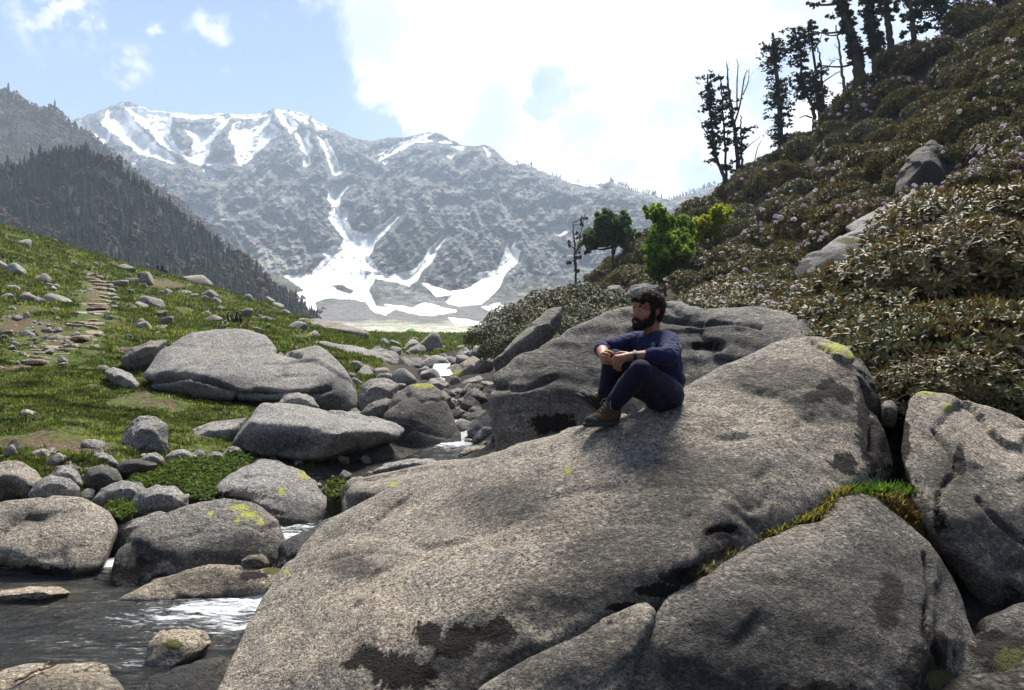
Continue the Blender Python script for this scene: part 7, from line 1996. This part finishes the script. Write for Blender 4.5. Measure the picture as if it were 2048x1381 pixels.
def sitter(px, py, Y, mat, label, flip=1):
    c = P3(px, py, Y); root = empty('person', c); tag(root, label, 'person')
    B = lambda x, y, z: c + np.array([x * flip, y, z])
    body = [blend((B(0, 0, .15), .17), (B(.03, 0, .50), .19)), blend((B(.03, -.17, .48), .07), (B(.03, .17, .48), .07), (B(.03, 0, .58), .08)), blend((B(.02, 0, .62), .06), (B(.0, 0, .72), .06)), blend((B(-.02, 0, .76), .10), (B(.0, 0, .80), .10))]
    for s in (-1, 1):
        body += chain([B(0, s * .10, .12), B(-.36, s * .12, .40), B(-.50, s * .12, .05)], [.09, .07, .05]) + chain([B(.03, s * .19, .48), B(-.12, s * .24, .28), B(-.32, s * .12, .36)], [.06, .05, .04])
    sculpt('body', body, .02, 3, mat, root, c)
    sculpt('hair', [blend((B(.01, 0, .82), .105), (B(.03, 0, .76), .09))], .02, 2, MAT['beard'], root, c)


def build_wood():
    Yw = hit(474, 650); c = P3(474, 648, Yw); root = empty('wood_pile', c); tag(root, 'black tangle of charred roots and sticks on the slope above the biggest boulder', 'wood pile')
    rng = np.random.default_rng(2); s = Yw / F
    for k in range(15):
        x = rng.uniform(-12, 12) * s; d = np.array([rng.normal(0, .5), rng.normal(0, .4), rng.uniform(.5, 1.2)]); d /= np.linalg.norm(d); L = rng.uniform(14, 28) * s
        p0 = np.array([x, rng.normal(0, .15), -.05]); P = spline([p0, p0 + d * L * .5 + rng.normal(0, .06, 3), p0 + d * L], 7)
        v, f = tube(P, np.linspace(.055, .02, 7) * rng.uniform(.7, 1.4), 6); obj('stick', np_mesh('stick', v, f), MAT['char'], root)


def build_bird():
    c = P3(311, 442, 90); root = empty('bird', c); tag(root, 'dark bird gliding in front of the forested spur', 'bird')
    body = [blend((c + [-.16, 0, 0], .03), (c + [0, 0, 0], .055), (c + [.10, 0, .01], .035)), blend((c + [.10, 0, .012], .030), (c + [.15, 0, .015], .026)), blend((c + [-.16, -.03, 0], .012), (c + [-.28, -.05, 0], .010), (c + [-.28, .05, 0], .010))]
    for s in (1, -1):
        body += [blend((c + [.05, s * .03, .02], .016), (c + [-.06, s * .03, .02], .014), (c + [.07, s * .22, .08], .012), (c + [-.07, s * .20, .07], .010)), blend((c + [.07, s * .22, .08], .012), (c + [-.07, s * .20, .07], .010), (c + [-.02, s * .40, .10], .008))]
    o, _, _ = sculpt('body', body, .012, 1, MAT['feather'], root, c)
    root.rotation_euler = (.25, 0, 2.2)


def ridge_trees():
    rng = np.random.default_rng(19); Vs, Fs, Cs, off = [], [], [], 0
    for k in range(130):
        px = rng.uniform(1215, 1440) if k < 110 else rng.uniform(1030, 1215); py = np.interp(px, MCOLS, MCR) + rng.uniform(-1, 5)
        Y = np.interp(-py, -np.array(MTN_ROWS[0]), MTN_ROWS[1]) * .985; P = P3(px, py, Y)
        bv, bf = conifer(rng, k % 3 == 0); h = rng.uniform(5, 13) / F * Y
        v = bv * np.array([h * .7, h * .7, h]) + P - np.array([0, 0, .1 * h]); Vs.append(v); Fs.append(bf[0] + off); off += len(v)
        Cs.append(np.repeat(np.array([[.025, .03, .02]]) * rng.uniform(.7, 1.4), len(v), 0))
    me = np_mesh('ridge_trees', np.vstack(Vs), np.vstack(Fs), False); set_col(me, 'col', np.vstack(Cs))
    tag(obj('ridge_trees', me, MAT['tree_mass']), 'tiny dark trees along the right end of the mountain crest', 'forest', kind='stuff')


build_tent(); build_shelter(); build_wood(); build_bird(); ridge_trees()
sitter(316, 551, 71, MAT['red_coat'], 'far off person in a maroon coat sitting on the meadow skyline')
sitter(325, 551, 71.5, MAT['dark_coat'], 'far off person in a dark coat sitting on the meadow skyline', -1)
